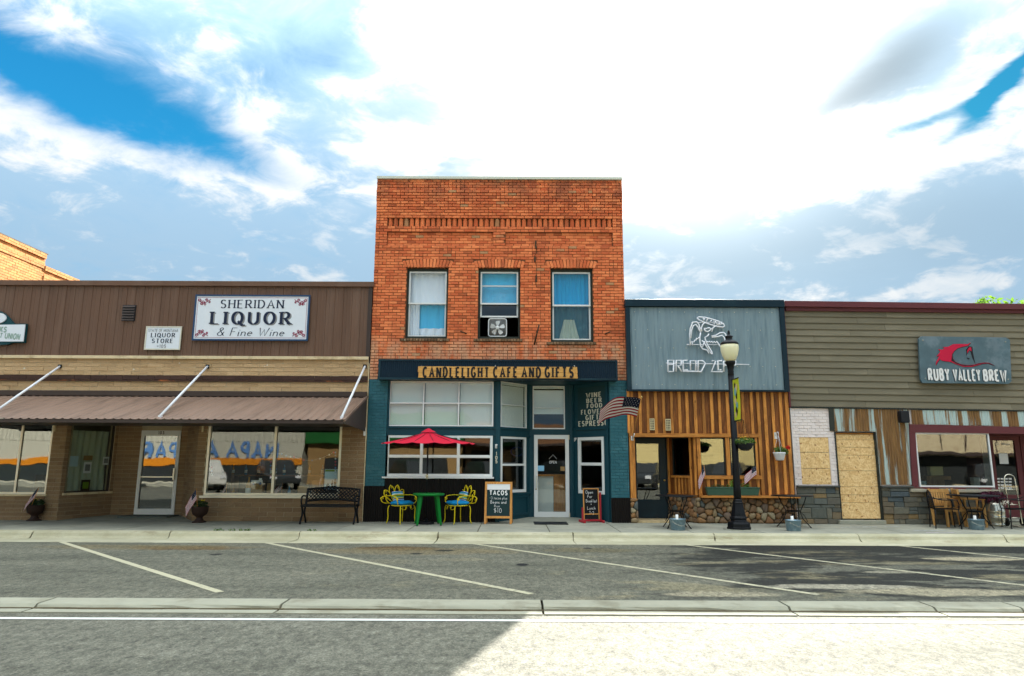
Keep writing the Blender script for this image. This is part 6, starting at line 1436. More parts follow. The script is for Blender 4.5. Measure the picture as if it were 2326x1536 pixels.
for k in range(3): cm.tube([(.17 * cos(2.1 * k), .17 * sin(2.1 * k), .16), (0, 0, .62)], .003, 4)
cm.build('chain', 'black_iron', hbk)
pm_ = MB(); leaves(pm_, (0, 0, .20), (.24, .22, .09), 330, .035); pm_.build('plants', 'leaf', hbk)
fm_ = MB(); leaves(fm_, (0, 0, .27), (.16, .16, .05), 26, .02); fm_.build('flowers', 'petal_yellow', hbk)

# ---- bench
bx_, by_, _ = at(744, 1191); bw = .625
bench = thing('iron_bench', 'black iron bench with lattice back in front of the store window', 'bench', (bx_, by_ + .18, 0))
for s_ in (-1, 1):
    x = s_ * bw
    sf_ = MB(); sf_.tube(bez((x, -.27, 0), (x, -.16, .2), (x, .0, .22), (x, -.20, .42)), .024, 6); sf_.tube(bez((x, .20, 0), (x, .10, .2), (x, -.06, .22), (x, .14, .42)), .024, 6); sf_.bar((x, -.22, .42), (x, .17, .42), .04); sf_.build('leg_frame', 'black_iron', bench)
    MB().tube([(x, -.20, .42), (x, -.25, .52), (x, -.22, .62), (x, -.10, .645), (x, .20, .62)], .020, 6).build('armrest', 'black_iron', bench)
    MB().bar((x, .14, .40), (x, .26, .80), .045).build('back_post', 'black_iron', bench)
for k in range(6): y = -.20 + k * .066; MB().box(-bw, bw, y, y + .05, .42, .44).build('seat_slat', 'black_iron', bench)
def bk(x, t): return (x, .165 + .10 * t, .50 + .28 * t + (.04 * (1 - (x / bw) ** 2) if t > .5 else .05 * (1 - (x / bw) ** 2)))
MB().tube([bk(-bw + 2 * bw * i / 16, 1.) for i in range(17)], .024, 6).build('top_rail', 'black_iron', bench)
MB().tube([bk(-bw + 2 * bw * i / 16, 0.) for i in range(17)], .026, 6).build('lower_rail', 'black_iron', bench)
lt = MB(); n_ = 14
for i in range(-4, n_ + 1):
    for sg_ in (1, -1):
        P = []
        for t in (0, .25, .5, .75, 1.):
            x = -bw + 2 * bw * (i + .5) / n_ + (sg_ * (t - .5) * .30)
            if abs(x) <= bw: P.append(bk(x, t))
        if len(P) > 1: lt.tube(P, .0135, 5)
lt.build('lattice', 'black_iron', bench)
MB().box(-bw, bw, -.225, -.195, .39, .43).build('front_rail', 'black_iron', bench)

# ---- garden chairs, table, parasol
def iron_chair(name, label, loc, rz):
    t_ = thing(name, label, 'chair', loc, rz); Y = 'yellow_iron'; r_ = .011
    MB().tube([(.25 * cos(a) * (1.0 if sin(a) < 0 else .95), .23 * sin(a), .42) for a in [2 * PI * i / 24 for i in range(24)]], .013, 6, True).build('seat_ring', Y, t_)
    for sx, sy in ((-1, -1), (1, -1), (-1, 1), (1, 1)):
        x, y = sx * .21, sy * .19
        MB().tube(bez((x, y, .42), (x + sx * .07, y + sy * .06, .36), (x - sx * .015, y - sy * .015, .14), (x + sx * .045, y + sy * .05, .0), 8), .012, 6).build('leg', Y, t_)
    for i in range(6):
        a = R(-72 + 144 * i / 5); L = .44 - .05 * abs(i - 2.5) / 2.5; c0 = Vector((sin(a) * .05, .235, .47)); d = Vector((sin(a), .12, cos(a)))
        e = Vector((cos(a), 0, -sin(a)))
        lp = [c0 + d * L * t + e * .075 * max(0., sin(PI * min(1., t) ** 1.9)) ** .6 * sgn_ for sgn_, T in ((-1, [k / 8 for k in range(9)]), (1, [1 - k / 8 for k in range(9)])) for t in T]
        tip = c0 + d * L
        MB().tube(lp, r_, 5).tube(spiral(tip - d * .055 + e * .02, .032, 0, 1.2, 1, (d, e), 10), .007, 4).build('back_petal', Y, t_)
    for s_ in (-1, 1):
        MB().tube(bez((s_ * .10, .235, .44), (s_ * .30, .26, .50), (s_ * .30, .24, .60), (s_ * .27, .25, .68), 8), .012, 6).build('back_stile', Y, t_)
        MB().tube(bez((s_ * .27, .24, .64), (s_ * .33, .05, .66), (s_ * .34, -.10, .66), (s_ * .31, -.17, .60), 8) + spiral((s_ * .30, -.155, .575), .035, 1., 1.1, -1, ((0, -1, 0), (0, 0, 1)), 9)[1:] , r_, 5).tube(bez((s_ * .31, -.12, .64), (s_ * .33, -.22, .56), (s_ * .30, -.18, .47), (s_ * .23, -.12, .43), 6), r_, 5).build('armrest', Y, t_)
    MB().tube(bez((-.20, -.20, .36), (-.10, -.24, .28), (-.04, -.24, .38), (-.06, -.235, .40), 8) + spiral((-.075, -.235, .375), .03, 1, 1, 1, ((1, 0, 0), (0, 0, 1)), 8), .008, 4).tube(bez((.20, -.20, .36), (.10, -.24, .28), (.04, -.24, .38), (.06, -.235, .40), 8) + spiral((.075, -.235, .375), .03, 2, 1, -1, ((1, 0, 0), (0, 0, 1)), 8), .008, 4).build('apron_scroll', Y, t_)
    return t_
def puff(u, v, a, b_, c_, k=.35):
    x, y = 2 * u - 1, 2 * v - 1; return (x * a * (1 - .06 * y * y), y * b_ * (1 - .06 * x * x), c_ * ((1 - x ** 4) * (1 - y ** 4)) ** k)
def pillow(name, label, cat, a, b_, c_, loc, rot, mats, mfn=None, tuft=False):
    mb = MB(); ff = (lambda i, j: mfn(j)) if mfn else None
    mb.grid(lambda u, v: puff(u, v, a, b_, c_), 12, 12, True, ff)
    mb.grid(lambda u, v: tuple(Vector(puff(u, v, a, b_, c_)) * Vector((1, 1, -1)) if False else (puff(u, v, a, b_, c_)[0], puff(u, v, a, b_, c_)[1], -puff(u, v, a, b_, c_)[2])), 12, 12, True, ff)
    if tuft: mb.v = [(x, y, z + (.012 * sin(x * 28) * sin(y * 28) if abs(z) > .01 else 0)) for x, y, z in mb.v]
    o = mb.build(name, mats, None, fixn=False); o.location = loc; o.rotation_euler = rot; return tag(o, label, cat)
PM = ('pillow_blue', 'pillow_pale', 'pillow_green', 'pillow_yellow', 'pillow_aqua', 'pillow_navy'); prow = [0, 1, 5, 3, 4, 2, 2, 3, 1, 4, 0, 1]
for px, rz, where in ((911, R(52), 'nearest the brown store'), (1039, -R(56), 'beside the taco board')):
    loc = at(px, 1189)
    iron_chair('garden_chair', 'yellow wrought-iron chair with petal back ' + where, loc, rz)
    rot = Matrix.Rotation(rz, 3, 'Z'); L0 = Vector(loc)
    pillow('seat_cushion', 'turquoise tufted seat cushion on the yellow chair ' + where, 'cushion', .235, .225, .052, L0 + rot @ Vector((0, -.01, .475)), (0, 0, rz), 'cushion_blue', None, True)
    pillow('striped_pillow', 'striped blue, green and yellow pillow on the yellow chair ' + where, 'pillow', .175, .125, .055, L0 + rot @ Vector((0, .14, .625)), (R(72), 0, rz), PM, lambda j: prow[j])
tb_ = at(972, 1192); zt_ = .72
gt = thing('green_table', 'round green painted metal table with splayed legs between the yellow chairs', 'table', tb_, R(12))
MB().lathe([(0, zt_ - .055), (.33, zt_ - .055), (.362, zt_ - .05), (.372, zt_ - .03), (.37, zt_ - .005), (.36, zt_), (0, zt_ + .002)], n=32).build('table_top', 'green_paint', gt)
for k in range(4):
    a = PI / 4 + PI / 2 * k; c_, s_ = cos(a), sin(a); mb = MB(); P = []
    for r_, z, w_ in ((.27, zt_ - .056, .042), (.385, .012, .022)): P += [Vector((c_ * r_, s_ * r_, z)) + Vector((-s_, c_, 0)) * i * w_ + Vector((c_, s_, 0)) * j * w_ * .55 for i, j in ((-1, -1), (1, -1), (1, 1), (-1, 1))]
    lg = mb.add(P, [(0, 1, 5, 4), (1, 2, 6, 5), (2, 3, 7, 6), (3, 0, 4, 7), (3, 2, 1, 0), (4, 5, 6, 7)]).build('leg', 'green_paint', gt)
    MB().lathe([(0, 0), (.022, 0), (.020, .014), (0, .014)], (c_ * .386, s_ * .386, 0), 8).build('foot', 'rubber', lg)
ux, uY = W(971, 1050, -.50)[0], -.50
ub = thing('parasol', 'red half-round parasol on black pole above the green table', 'parasol', (ux, uY, 0)); rimz = W(971, 1006, uY - .5)[1]; apz = W(971, 979, uY)[1]
NS = 7; RAD = 1.14
def can(i, t):
    a = PI + PI * i / NS; sag = -.030 * sin(PI * t); return Vector((RAD * t * cos(a), RAD * .86 * t * sin(a) + .06, apz + (rimz - apz) * t + sag * (1 - .2 * t)))
mb = MB()
for i in range(NS):
    g_ = lambda u, v, i=i: can(i, .04 + .96 * v) * (1 - u) + can(i + 1, .04 + .96 * v) * u - Vector((0, 0, .028 * sin(PI * u) * v))
    mb.grid(g_, 4, 8)
mb.build('canopy', 'red_canvas', ub)
vt = MB()
for i in range(NS): vt.add([can(i, .01) + Vector((0, 0, .075)), can(i, .17) + Vector((0, 0, .03)), can(i + 1, .17) + Vector((0, 0, .03))], [(0, 1, 2)])
vt.build('vent_cap', 'red_canvas', ub)
for i in range(NS + 1): MB().tube([can(i, .03) - Vector((0, 0, .02)), can(i, .99) - Vector((0, 0, .012))], .006, 4).build('rib', 'black_iron', ub)
pl_ = MB().tube([(0, 0, .05), (0, 0, apz + .02)], .019, 8).build('pole', 'black_iron', ub)
zc_k = W(972, 1083, uY)[1]; MB().box(-.03, .03, -.05, .02, zc_k - .05, zc_k + .05).tube([(0, -.05, zc_k), (.005, -.09, zc_k), (.0, -.09, zc_k - .07)], .010, 5).build('crank', 'chrome', ub)
MB().lathe([(0, 0), (.20, 0), (.20, .04), (.06, .06), (.03, .12), (0, .12)], n=20).build('base', 'black_iron', ub)

# ---- sandwich board
def framed(mbf, w_, h, b_, t): mbf.box(-w_, -w_ + b_, -t, t, 0, h); mbf.box(w_ - b_, w_, -t, t, 0, h); mbf.box(-w_ + b_, w_ - b_, -t, t, h - b_, h); mbf.box(-w_ + b_, w_ - b_, -t, t, .13, .13 + b_); return mbf
sp_ = at(1131, 1190.5); hA_ = .99
ab = thing('sandwich_board', 'pine framed folding chalkboard advertising tacos on the pavement', 'sign', (sp_[0], sp_[1], 0), R(-3)); tl = R(10)
T1 = Matrix.Translation((0, 0, 0)) @ Matrix.Rotation(-tl, 4, 'X'); T2 = Matrix.Translation((0, 2 * hA_ * sin(tl), 0)) @ Matrix.Rotation(tl, 4, 'X')
framed(MB(), .33, hA_, .052, .014).xf(T1).build('front_frame', 'frame_pine', ab); framed(MB(), .33, hA_ - .02, .052, .014).xf(T2).build('back_frame', 'frame_pine', ab)
MB().box(-.28, .28, -.004, .004, .18, .80).xf(T1).build('chalkboard', 'chalkboard', ab); MB().box(-.28, .28, -.005, .005, .802, .94).xf(T1).build('header_card', 'paper', ab); MB().box(-.28, .28, -.004, .004, .18, .92).xf(T2).build('rear_board', 'chalkboard', ab)
def chalk(parent, T, s_, xc, z, h, w_, mt='letter_white', thick=.10, jit=.03, y=-.006, **kw):
    mb, ww = text_mb(s_, h, thick=thick, jit=jit, depth=.0015, gap=.2, **kw); k = w_ / ww
    mb.v = [((x * k) + xc - w_ / 2, y_ + y, zz_ + z) for x, y_, zz_ in mb.v]; return mb.xf(T).build('chalk_words', mt, parent)
chalk(ab, T1, 'TACOS', .0, .68, .095, .44, thick=.27, jit=.04); chalk(ab, T1, '-3 tacos plus', .0, .575, .062, .42); chalk(ab, T1, 'Beans and', .0, .475, .07, .38); chalk(ab, T1, 'Rice', -.03, .39, .055, .13); chalk(ab, T1, '$10', -.01, .265, .10, .18, thick=.08)
# ---- easel board on red stand
ep = at(1344, 1187); eb = thing('easel_board', 'black chalkboard on red wooden stand with breakfast and lunch times', 'sign', (ep[0] + .0, ep[1], 0), R(14)); T3 = Matrix.Translation((0, 0, .06)) @ Matrix.Rotation(-R(3), 4, 'X')
framed(MB(), .205, .76, .022, .012).xf(T3).build('frame', 'frame_pine', eb); MB().box(-.184, .184, -.004, .004, .022, .74).xf(T3).build('chalkboard', 'chalk_black', eb)
for s_ in (-1, 1): MB().box(s_ * .245 - .03, s_ * .245 + .03, -.19, .19, 0, .06).build('foot', 'red_wood', eb, bevel=.01); MB().box(s_ * .232 - .018, s_ * .232 + .018, -.02, .02, .06, .36 if s_ < 0 else .72).build('post', 'red_wood', eb)
MB().box(-.214, .214, -.02, .02, .03, .075).build('rail', 'red_wood', eb)
for s_, x, z, h, w_ in (('Open', -.04, .63, .075, .19), ('For', -.03, .53, .065, .12), ('Breakfast', .01, .42, .07, .29), ('+', .0, .35, .06, .035), ('Lunch', .0, .25, .07, .21), ('7-2', .0, .13, .075, .12)): chalk(eb, T3, s_, x, z, h, w_)
# ---- door mats
x0, y0 = G(1212, 1192, 0); x1, y1 = G(1293, 1192, 0)
tag(MB().box(x0 + .02, x1 - .02, y0, y0 + .66, .004, .018).build('door_mat', 'rubber', None, bevel=.004), 'black rubber mat in front of the white cafe door', 'mat')
tag(MB().box(W(285, 1165, .9)[0], W(395, 1165, .9)[0], .55, 1.2, .022, .056).build('door_mat', 'mat_grey'), 'dark mat lying at the recessed store door', 'mat')
# ---- urns with flowers and small flags
def stickflag(parent, base, tip, size, drop, droop=.55):
    b0, t0 = Vector(base), Vector(tip); MB().tube([b0, t0], .005, 5).build('stick', 'frame_pine', parent); ax = (t0 - b0).normalized()
    d = Vector(drop).normalized()
    flagcloth(parent, lambda u, v: t0 - ax * size * .62 * (1 - v) - ax * .01 + d * size * u + Vector((0, 0, -droop * size * u * u * .4)) + Vector((0, .02 * sin(7 * u + 2 * v) * u, 0)), 12)
for i, (px, py, lab, tip, drop) in enumerate((((77, 1183, 'beside the first store window', (.10, -.05, .80), (-.75, 0, -.85))), ((452, 1187, 'beside the store entrance', (-.03, -.05, .78), (-.55, 0, -.85)))) if False else ((77, 1183, 'beside the first store window', (.14, -.05, .80), (-.75, 0, -.85)), (452, 1187, 'beside the store entrance', (-.05, -.05, .80), (-.60, 0, -.85)))):
    loc = at(px, py); ur = thing('flower_urn', 'dark footed urn of plants ' + lab, 'planter', loc)
    MB().lathe([(.16, 0), (.16, .02), (.10, .05), (.07, .11), (.09, .14), (.16, .19), (.185, .27), (.19, .35), (.205, .37), (.185, .375), (0, .34)], n=18).build('pot', 'terracotta_dark', ur)
    mb = MB(); leaves(mb, (0, 0, .42), (.18, .16, .10), 260, .035); mb.build('plants', 'leaf_dark', ur)
    mb = MB(); leaves(mb, (.06, -.04, .52), (.05, .05, .02), 8, .03); mb.build('flowers', 'petal_yellow', ur)
    fl_ = thing('small_flag', 'small striped flag on a stick in the urn ' + lab, 'flag', loc)
    stickflag(fl_, (0, -.16, .35), (tip[0], -.18, tip[2]), .40, drop)
# ---- large flag on angled pole
fb = W(1436, 997, -.06); ft = W(1457, 905, -1.05); f0 = Vector((fb[0], -.06, fb[1])); f1 = Vector((ft[0], -1.05, ft[1]))
fg = thing('street_flag', 'large flag with stars and stripes flying from a slanted pole on the timber shop', 'flag', tuple(f0))
ax = (f1 - f0); MB().tube([(0, 0, 0), ax * 1.02], .012, 8).build('pole', 'frame_pine', fg); MB().lathe([(0, -.02), (.02, 0), (.02, .02), (0, .04)], tuple(ax * 1.02), 10).build('finial', 'brass', fg)
A0 = ax * .99; A1 = ax * .55; FL = 1.12
def ff_(u, v):
    p = A1 * (1 - v) + A0 * v; s_ = u * FL
    return p + Vector((-s_ * .86, .10 * sin(5.2 * u + 1.5 * v) * (.3 + u), .10 * sin(PI * u * .9) * (1 - .25 * u) - .26 * u ** 2.2 * FL * .75 + .04 * sin(9 * u + v * 2) * u)) + (Vector((0, 0, 0)) if u < .5 else Vector((0, .12 * (u - .5), -.05 * (u - .5))))
flagcloth(fg, ff_, 26)
# ---- window trough with two flags
tx_, tzb = W(1604, 1117, -.20)[0], zlow - .003; tx2 = W(1728, 1117, -.20)[0]
tr_ = thing('trough_planter', 'long dark green metal trough planter on the timber shop ledge', 'planter', ((tx_ + tx2) / 2, -.11, tzb)); L = (tx2 - tx_) / 2
mb = MB(); h = .19
P = [[(-L + .05 - .04 * t, -.07 - .03 * t, h * t), (L - .05 + .04 * t, -.07 - .03 * t, h * t), (L - .05 + .04 * t, .06 + .02 * t, h * t), (-L + .05 - .04 * t, .06 + .02 * t, h * t)] for t in (0, 1)]
mb.add(P[0] + P[1], [(3, 2, 1, 0), (0, 1, 5, 4), (1, 2, 6, 5), (2, 3, 7, 6), (3, 0, 4, 7)]); mb.build('trough', 'zinc_green', tr_, bevel=.01)
MB().tube(P[1], .012, 6, True).build('rim', 'zinc_green', tr_); MB().box(-L + .03, L - .03, -.08, .06, h - .05, h - .03).build('soil', 'dirt', tr_)
for x, w_, hgt, mt, n_ in ((-.35, .16, .05, 'leaf_dark', 90), (.05, .13, .12, 'leaf_bright', 170), (.32, .14, .07, 'leaf', 110), (-.05, .2, .05, 'leaf', 70)):
    mb = MB(); leaves(mb, (x, -.01, h + hgt * .6), (w_, .07, hgt), n_, .022); mb.build('plant', mt, tr_)
for px, tipd, drop, lab in ((1601, (-.07, -.01, .58), (-.5, 0, -1.0), 'at the door end of the green trough'), (1718, (.015, -.01, .58), (-1.0, 0, -.62), 'at the far end of the green trough')):
    x = W(px + 4, 1105, -.12)[0]; x = min(max(x, tx_ + .06), tx2 - .06); f_ = thing('small_flag', 'small striped flag on a white stick ' + lab, 'flag', (x, -.13, tzb + h - .04)); stickflag(f_, (0, 0, 0), tipd, .36, drop, .4)
# ---- white hanging pot
px_, pz_ = W(1772, 1046, -.22); hp = thing('hanging_pot', 'white hanging pot with red geranium on the timber wall', 'hanging basket', (px_, -.20, pz_)); zbk = W(1769, 984, -.1)[1] - pz_
MB().lathe([(0, 0), (.085, 0), (.10, .02), (.135, .15), (.15, .175), (.15, .195), (.13, .195), (0, .16)], n=18).build('pot', 'pot_white', hp)
cm = MB()
for k in range(3): cm.tube([(.14 * cos(2.1 * k + .4), .14 * sin(2.1 * k + .4), .19), (0, 0, zbk - .05)], .004, 4)
cm.build('hanger', 'pot_white', hp)
MB().tube([(0, .18, zbk - .08), (0, .10, zbk + .02), (0, .0, zbk + .02), (0, -.02, zbk - .03), (0, 0, zbk - .06)], .009, 6).box(-.03, .03, .165, .185, zbk - .14, zbk + .02).build('bracket', 'white_metal', hp)
mb = MB(); leaves(mb, (.02, 0, .25), (.15, .13, .09), 200, .032); leaves(mb, (.14, -.05, .22), (.07, .06, .08), 50, .03); mb.build('plants', 'leaf', hp)
mb = MB(); leaves(mb, (.20, -.08, .31), (.05, .05, .05), 60, .025); mb.build('flower', 'petal_red', hp)
# ---- bistro tables with buckets
def bistro(label, loc, rz, r_=.47, zt=.72):
    t_ = thing('bistro_table', label, 'table', loc, rz); B = 'black_iron'
    MB().lathe([(0, zt - .012), (r_ - .01, zt - .02), (r_, zt - .012), (r_, zt), (0, zt + .003)], n=32).build('table_top', B, t_)
    for k in range(4):
        a = PI / 2 * k + .5; e = Vector((cos(a), sin(a), 0))
        lg = MB().tube([e * q + Vector((0, 0, z)) for q, z in ((.30, zt - .02), (.26, .58), (.17, .40), (.155, .33), (.20, .20), (.36, .012))], .011, 6).tube([e * q + Vector((0, 0, z)) for q, z in ((.165, .34), (.24, .27), (.30, .13))], .008, 5).build('leg', B, t_)
        MB().lathe([(0, 0), (.020, 0), (.014, .014), (0, .016)], tuple(e * .365), 8).build('foot', B, lg)
    MB().tube([(.16 * cos(2 * PI * i / 20), .16 * sin(2 * PI * i / 20), .365) for i in range(20)], .010, 5, True).build('ring', B, t_); MB().lathe([(.0, .372), (.15, .372), (.15, .380), (0, .382)], n=20).build('shelf', B, t_)
    return t_
def bucket(label, loc, rz=0., s_=1.):
    b0 = thing('zinc_bucket', label, 'bucket', loc, rz)
    MB().lathe([(0, 0), (.135 * s_, 0), (.138 * s_, .012), (.155 * s_, .20 * s_), (.160 * s_, .205 * s_), (.160 * s_, .215 * s_), (.150 * s_, .21 * s_), (.130 * s_, .02), (0, .02)], n=22).build('pail', 'bucket_zinc', b0)
    MB().tube([(.16 * s_ * cos(PI * i / 12), -.16 * s_ * sin(PI * i / 12) - .008, .19 * s_ - .10 * s_ * sin(PI * i / 12)) for i in range(13)], .004, 4).build('bail', 'chrome', b0)
    MB().lathe([(.015, .022), (.03, .022), (.03, .29 * s_), (.012, .29 * s_)], (.0, .02, 0), 12).build('paper_roll', 'paper_roll', b0)
t1 = at(1538, 1199); bistro('round black iron table nearest the timber shop door', t1, .25)
b1 = at(1540, 1204); bucket('zinc bucket holding a paper roll under the table by the timber shop door', b1, .4, 1.12)
t2 = at(1804, 1198); bistro('round black iron table in front of the stone base corner', t2, .55)
b2 = at(1803, 1206); bucket('zinc bucket holding a paper roll under the corner table', b2, .6, 1.08)
t3 = at(2218, 1199); bistro('black iron table beside the keg planter', t3, .1, .54, .74)
b3 = at(2219, 1203); bucket('ridged zinc bucket under the table beside the keg planter', b3, .2, 1.05)
# ---- mesh armchairs
def mesh_chair(label, loc, rz):
    t_ = thing('patio_chair', label, 'chair', loc, rz); B = 'black_iron'
    MB().grid(lambda u, v: (-.23 + .46 * u, -.22 + .44 * v, .43 - .02 * sin(PI * u) * sin(PI * v)), 6, 6).build('seat', B, t_)
    MB().tube([(-.24, -.23, .435), (.24, -.23, .435), (.24, .23, .435), (-.24, .23, .435)], .012, 6, True).build('seat_frame', B, t_)
    rim = bez((-.25, .24, .43), (-.31, .30, .98), (.31, .30, .98), (.25, .24, .43), 16); MB().tube(rim, .013, 6).build('back_rim', B, t_)
    mb = MB()
    for i in range(-7, 8):
        x = i * .03; zt = max((p.z for p in rim if abs(p.x - x) < .06), default=.6); mb.tube([(x, .235, .44), (x, .275, zt - .02)], .003, 4)
    for j in range(9): z = .48 + j * .04; w_ = .245; mb.tube([(-w_, .24 + .004 * j, z), (w_, .24 + .004 * j, z)], .003, 4)
    mb.build('back_mesh', B, t_)
    for s_ in (-1, 1):
        MB().tube(bez((s_ * .27, .26, .70), (s_ * .31, .15, .60), (s_ * .31, -.10, .66), (s_ * .28, -.22, .64), 8) + [Vector((s_ * .27, -.25, .55)), Vector((s_ * .25, -.24, .43))], .012, 6).build('armrest', B, t_)
        for y in (-1, 1): MB().tube([(s_ * .245, y * .23, .43), (s_ * .255, y * .255, .01)], .012, 6).lathe([(.02, 0), (.014, .02)], (s_ * .255, y * .255, 0), 6).build('leg', B, t_)
    return t_
c1 = at(2148, 1199.5); mesh_chair('black metal armchair turned towards the keg, nearest the boarded door', c1, R(72))
c2 = at(2316, 1200); mesh_chair('black metal armchair behind the hand truck at the picture edge', c2, -R(105))
# ---- wooden slatted chairs
def teak_chair(label, loc, rz):
    t_ = thing('wooden_chair', label, 'chair', loc, rz); Tk = 'teak'; w_ = .25
    for s_ in (-1, 1):
        MB().bar((s_ * w_, .20, 0), (s_ * w_, .30, .86), .045).build('rear_post', Tk, t_); MB().bar((s_ * w_, -.22, 0), (s_ * w_, -.20, .62), .045).build('front_leg', Tk, t_); MB().box(s_ * w_ - .035, s_ * w_ + .035, -.24, .24, .62, .645).build('armrest', Tk, t_)
    MB().box(-w_ + .024, w_ - .024, .275, .30, .77, .85).build('top_rail', Tk, t_); MB().box(-w_ + .024, w_ - .024, .238, .26, .46, .51).build('back_rail', Tk, t_)
    for i in range(7): x = -.19 + i * .0633; MB().bar((x, .250, .51), (x, .285, .77), .045, .014).build('back_slat', Tk, t_)
    for i in range(6): y = -.21 + i * .072; MB().box(-w_ + .0, w_ - .0, y, y + .056, .41, .43).build('seat_slat', Tk, t_)
    MB().box(-w_ + .023, w_ - .023, -.235, -.21, .35, .405).build('apron', Tk, t_)
w1 = at(2160, 1195.5); teak_chair('teak slatted chair behind the black armchair under the maroon window', w1, R(8))
w2 = at(2208, 1195.5); teak_chair('teak slatted chair tucked behind the table beside the keg', (w2[0] + .02, w2[1], 0), R(70))
# ---- keg planter, hand truck
kp = at(2264, 1194.5); kg = thing('keg_planter', 'steel beer keg planted with wine-coloured leaves and white flowers', 'planter', kp)
MB().lathe([(.17, 0), (.19, .01), (.19, .05), (.175, .07), (.20, .11), (.205, .18), (.215, .20), (.205, .22), (.205, .32), (.215, .34), (.205, .36), (.20, .44), (.17, .50), (.17, .54), (0, .52)], n=24).build('keg', 'chrome', kg)
mb = MB(); leaves(mb, (-.03, 0, .66), (.30, .24, .15), 420, .045); mb.build('plants', 'leaf_wine', kg)
mb = MB(); leaves(mb, (.12, -.16, .54), (.20, .07, .07), 70, .024); mb.build('flowers', 'petal_white', kg)
hp_ = at(2311, 1196); ht = thing('hand_truck', 'chrome hand truck with looped handle standing by the brewery door', 'hand truck', (hp_[0], hp_[1], 0))
MB().tube([(-.13, .0, .06), (-.13, .06, .9), (-.13, .065, 1.05)] + [(-.13 * cos(PI * i / 10), .07, 1.08 + .13 * sin(PI * i / 10)) for i in range(11)] + [(.13, .065, 1.05), (.13, .06, .9), (.13, 0, .06)], .014, 8).build('frame', 'chrome', ht)
for z in (.2, .5, .85): MB().tube([(-.13, .01 + .05 * z, z), (.13, .01 + .05 * z, z)], .010, 6).build('crossbar', 'chrome', ht)
MB().box(-.17, .17, -.24, .0, .012, .024).build('toe_plate', 'chrome', ht)
MB().tube([(-.20, .07, .10), (.20, .07, .10)], .010, 6).bar((-.13, .0, .12), (-.13, .07, .10), .02).bar((.13, .0, .12), (.13, .07, .10), .02).build('axle', 'black_iron', ht)
for s_ in (-1, 1):
    wh = MB().lathe([(.05, -.022), (.085, -.028), (.10, -.018), (.10, .018), (.085, .028), (.05, .022)], n=18).xf(Matrix.Translation((s_ * .20, .07, .10)) @ Matrix.Rotation(PI / 2, 4, 'Y')).build('wheel', 'tyre', ht)
    MB().lathe([(0, -.02), (.05, -.02), (.05, .02), (0, .02)], n=12).xf(Matrix.Translation((s_ * .20, .07, .10)) @ Matrix.Rotation(PI / 2, 4, 'Y')).build('rim', 'chrome', wh)

# ---- behind the store windows
DYy = .20; shz = sill3 - .10
dsp = thing('display_shelf', 'wooden display shelf behind the large store window', 'shelf', ((xw2 + xw3) / 2, .5, .02))
bxo('shelf_top', 'shelf_wood', dsp, xw2 + .05, xw3 - .05, .16, .75, shz - .03, shz); bxo('shelf_front', 'shelf_wood', dsp, xw2 + .05, xw3 - .05, .17, .20, .02, shz - .031)
bxo('back_shelf', 'shelf_wood', dsp, xw2 + .1, xw3 - .1, 1.4, 1.8, 1.05, 1.08); bxo('back_post', 'shelf_wood', dsp, xw2 + .1, xw2 + .16, 1.4, 1.8, .02, 1.05); bxo('back_post', 'shelf_wood', dsp, xw3 - .16, xw3 - .1, 1.4, 1.8, .02, 1.05)
def bottle(px, py, hgt, mt, lab, Y=.35, base=None):
    x = W(px, py, Y)[0]; t_ = thing('bottle', lab, 'bottle', (x, Y, shz if base is None else base), 0, 'bottles in the store window'); r_ = hgt * .13
    MB().lathe([(0, 0), (r_, 0), (r_, hgt * .6), (r_ * .8, hgt * .68), (r_ * .36, hgt * .78), (r_ * .36, hgt * .96), (r_ * .42, hgt), (0, hgt)], n=12).build('glass_body', mt, t_); MB().lathe([(r_ * 1.02, hgt * .18), (r_ * 1.02, hgt * .48)], n=12).build('label_band', 'paper', t_)
for i, (px, h, mt, lab) in enumerate(((565, .52, 'bottle_amber', 'tall amber bottle standing beside the cardboard box in the store window'), (532, .26, 'bottle_amber', 'short amber bottle with paper label in the store window'), (658, .30, 'bottle_blue', 'pale blue bottle right of the window mullion'), (699, .38, 'bottle_green', 'dark bottle with white label near the bench end'), (727, .34, 'bottle_green', 'green bottle beside the wine poster'), (708, .24, 'bottle_blue', 'small blue bottle near the wooden crate'))): bottle(px, 1100, h, mt, lab)
for i in range(9): bottle(500 + i * 29, 1080, .27, ('bottle_green', 'bottle_amber', 'bottle_blue')[i % 3], 'small %s bottle, %s in the row on the back shelf of the store' % (('green', 'amber', 'blue')[i % 3], ('first', 'second', 'third', 'fourth', 'fifth', 'sixth', 'seventh', 'eighth', 'ninth')[i]), 1.6, 1.08)
for (px0, py0, px1, py1), mt, lab in (((570, 1099, 596, 1117), 'card', 'cardboard box standing left of the window mullion'), ((606, 1098, 618, 1117), 'card', 'small cardboard box against the window mullion'), ((676, 1104, 700, 1117), 'card', 'low wooden box holding stars in the store window'), ((708, 1092, 734, 1112), 'shelf_wood', 'brown wooden crate beside the wine poster')):
    a, b_, z0, z1 = RC(px0, py0, px1, py1, .30); t_ = thing('display_box', lab, 'box', ((a + b_) / 2, .38, shz)); z1 = max(z1, shz + .1)
    bxo('body', mt, t_, a, b_, .30, .50, shz, z1 - .012, bevel=.004); bxo('rim', mt, t_, a - .008, b_ + .008, .292, .508, z1 - .011, z1, bevel=.003)
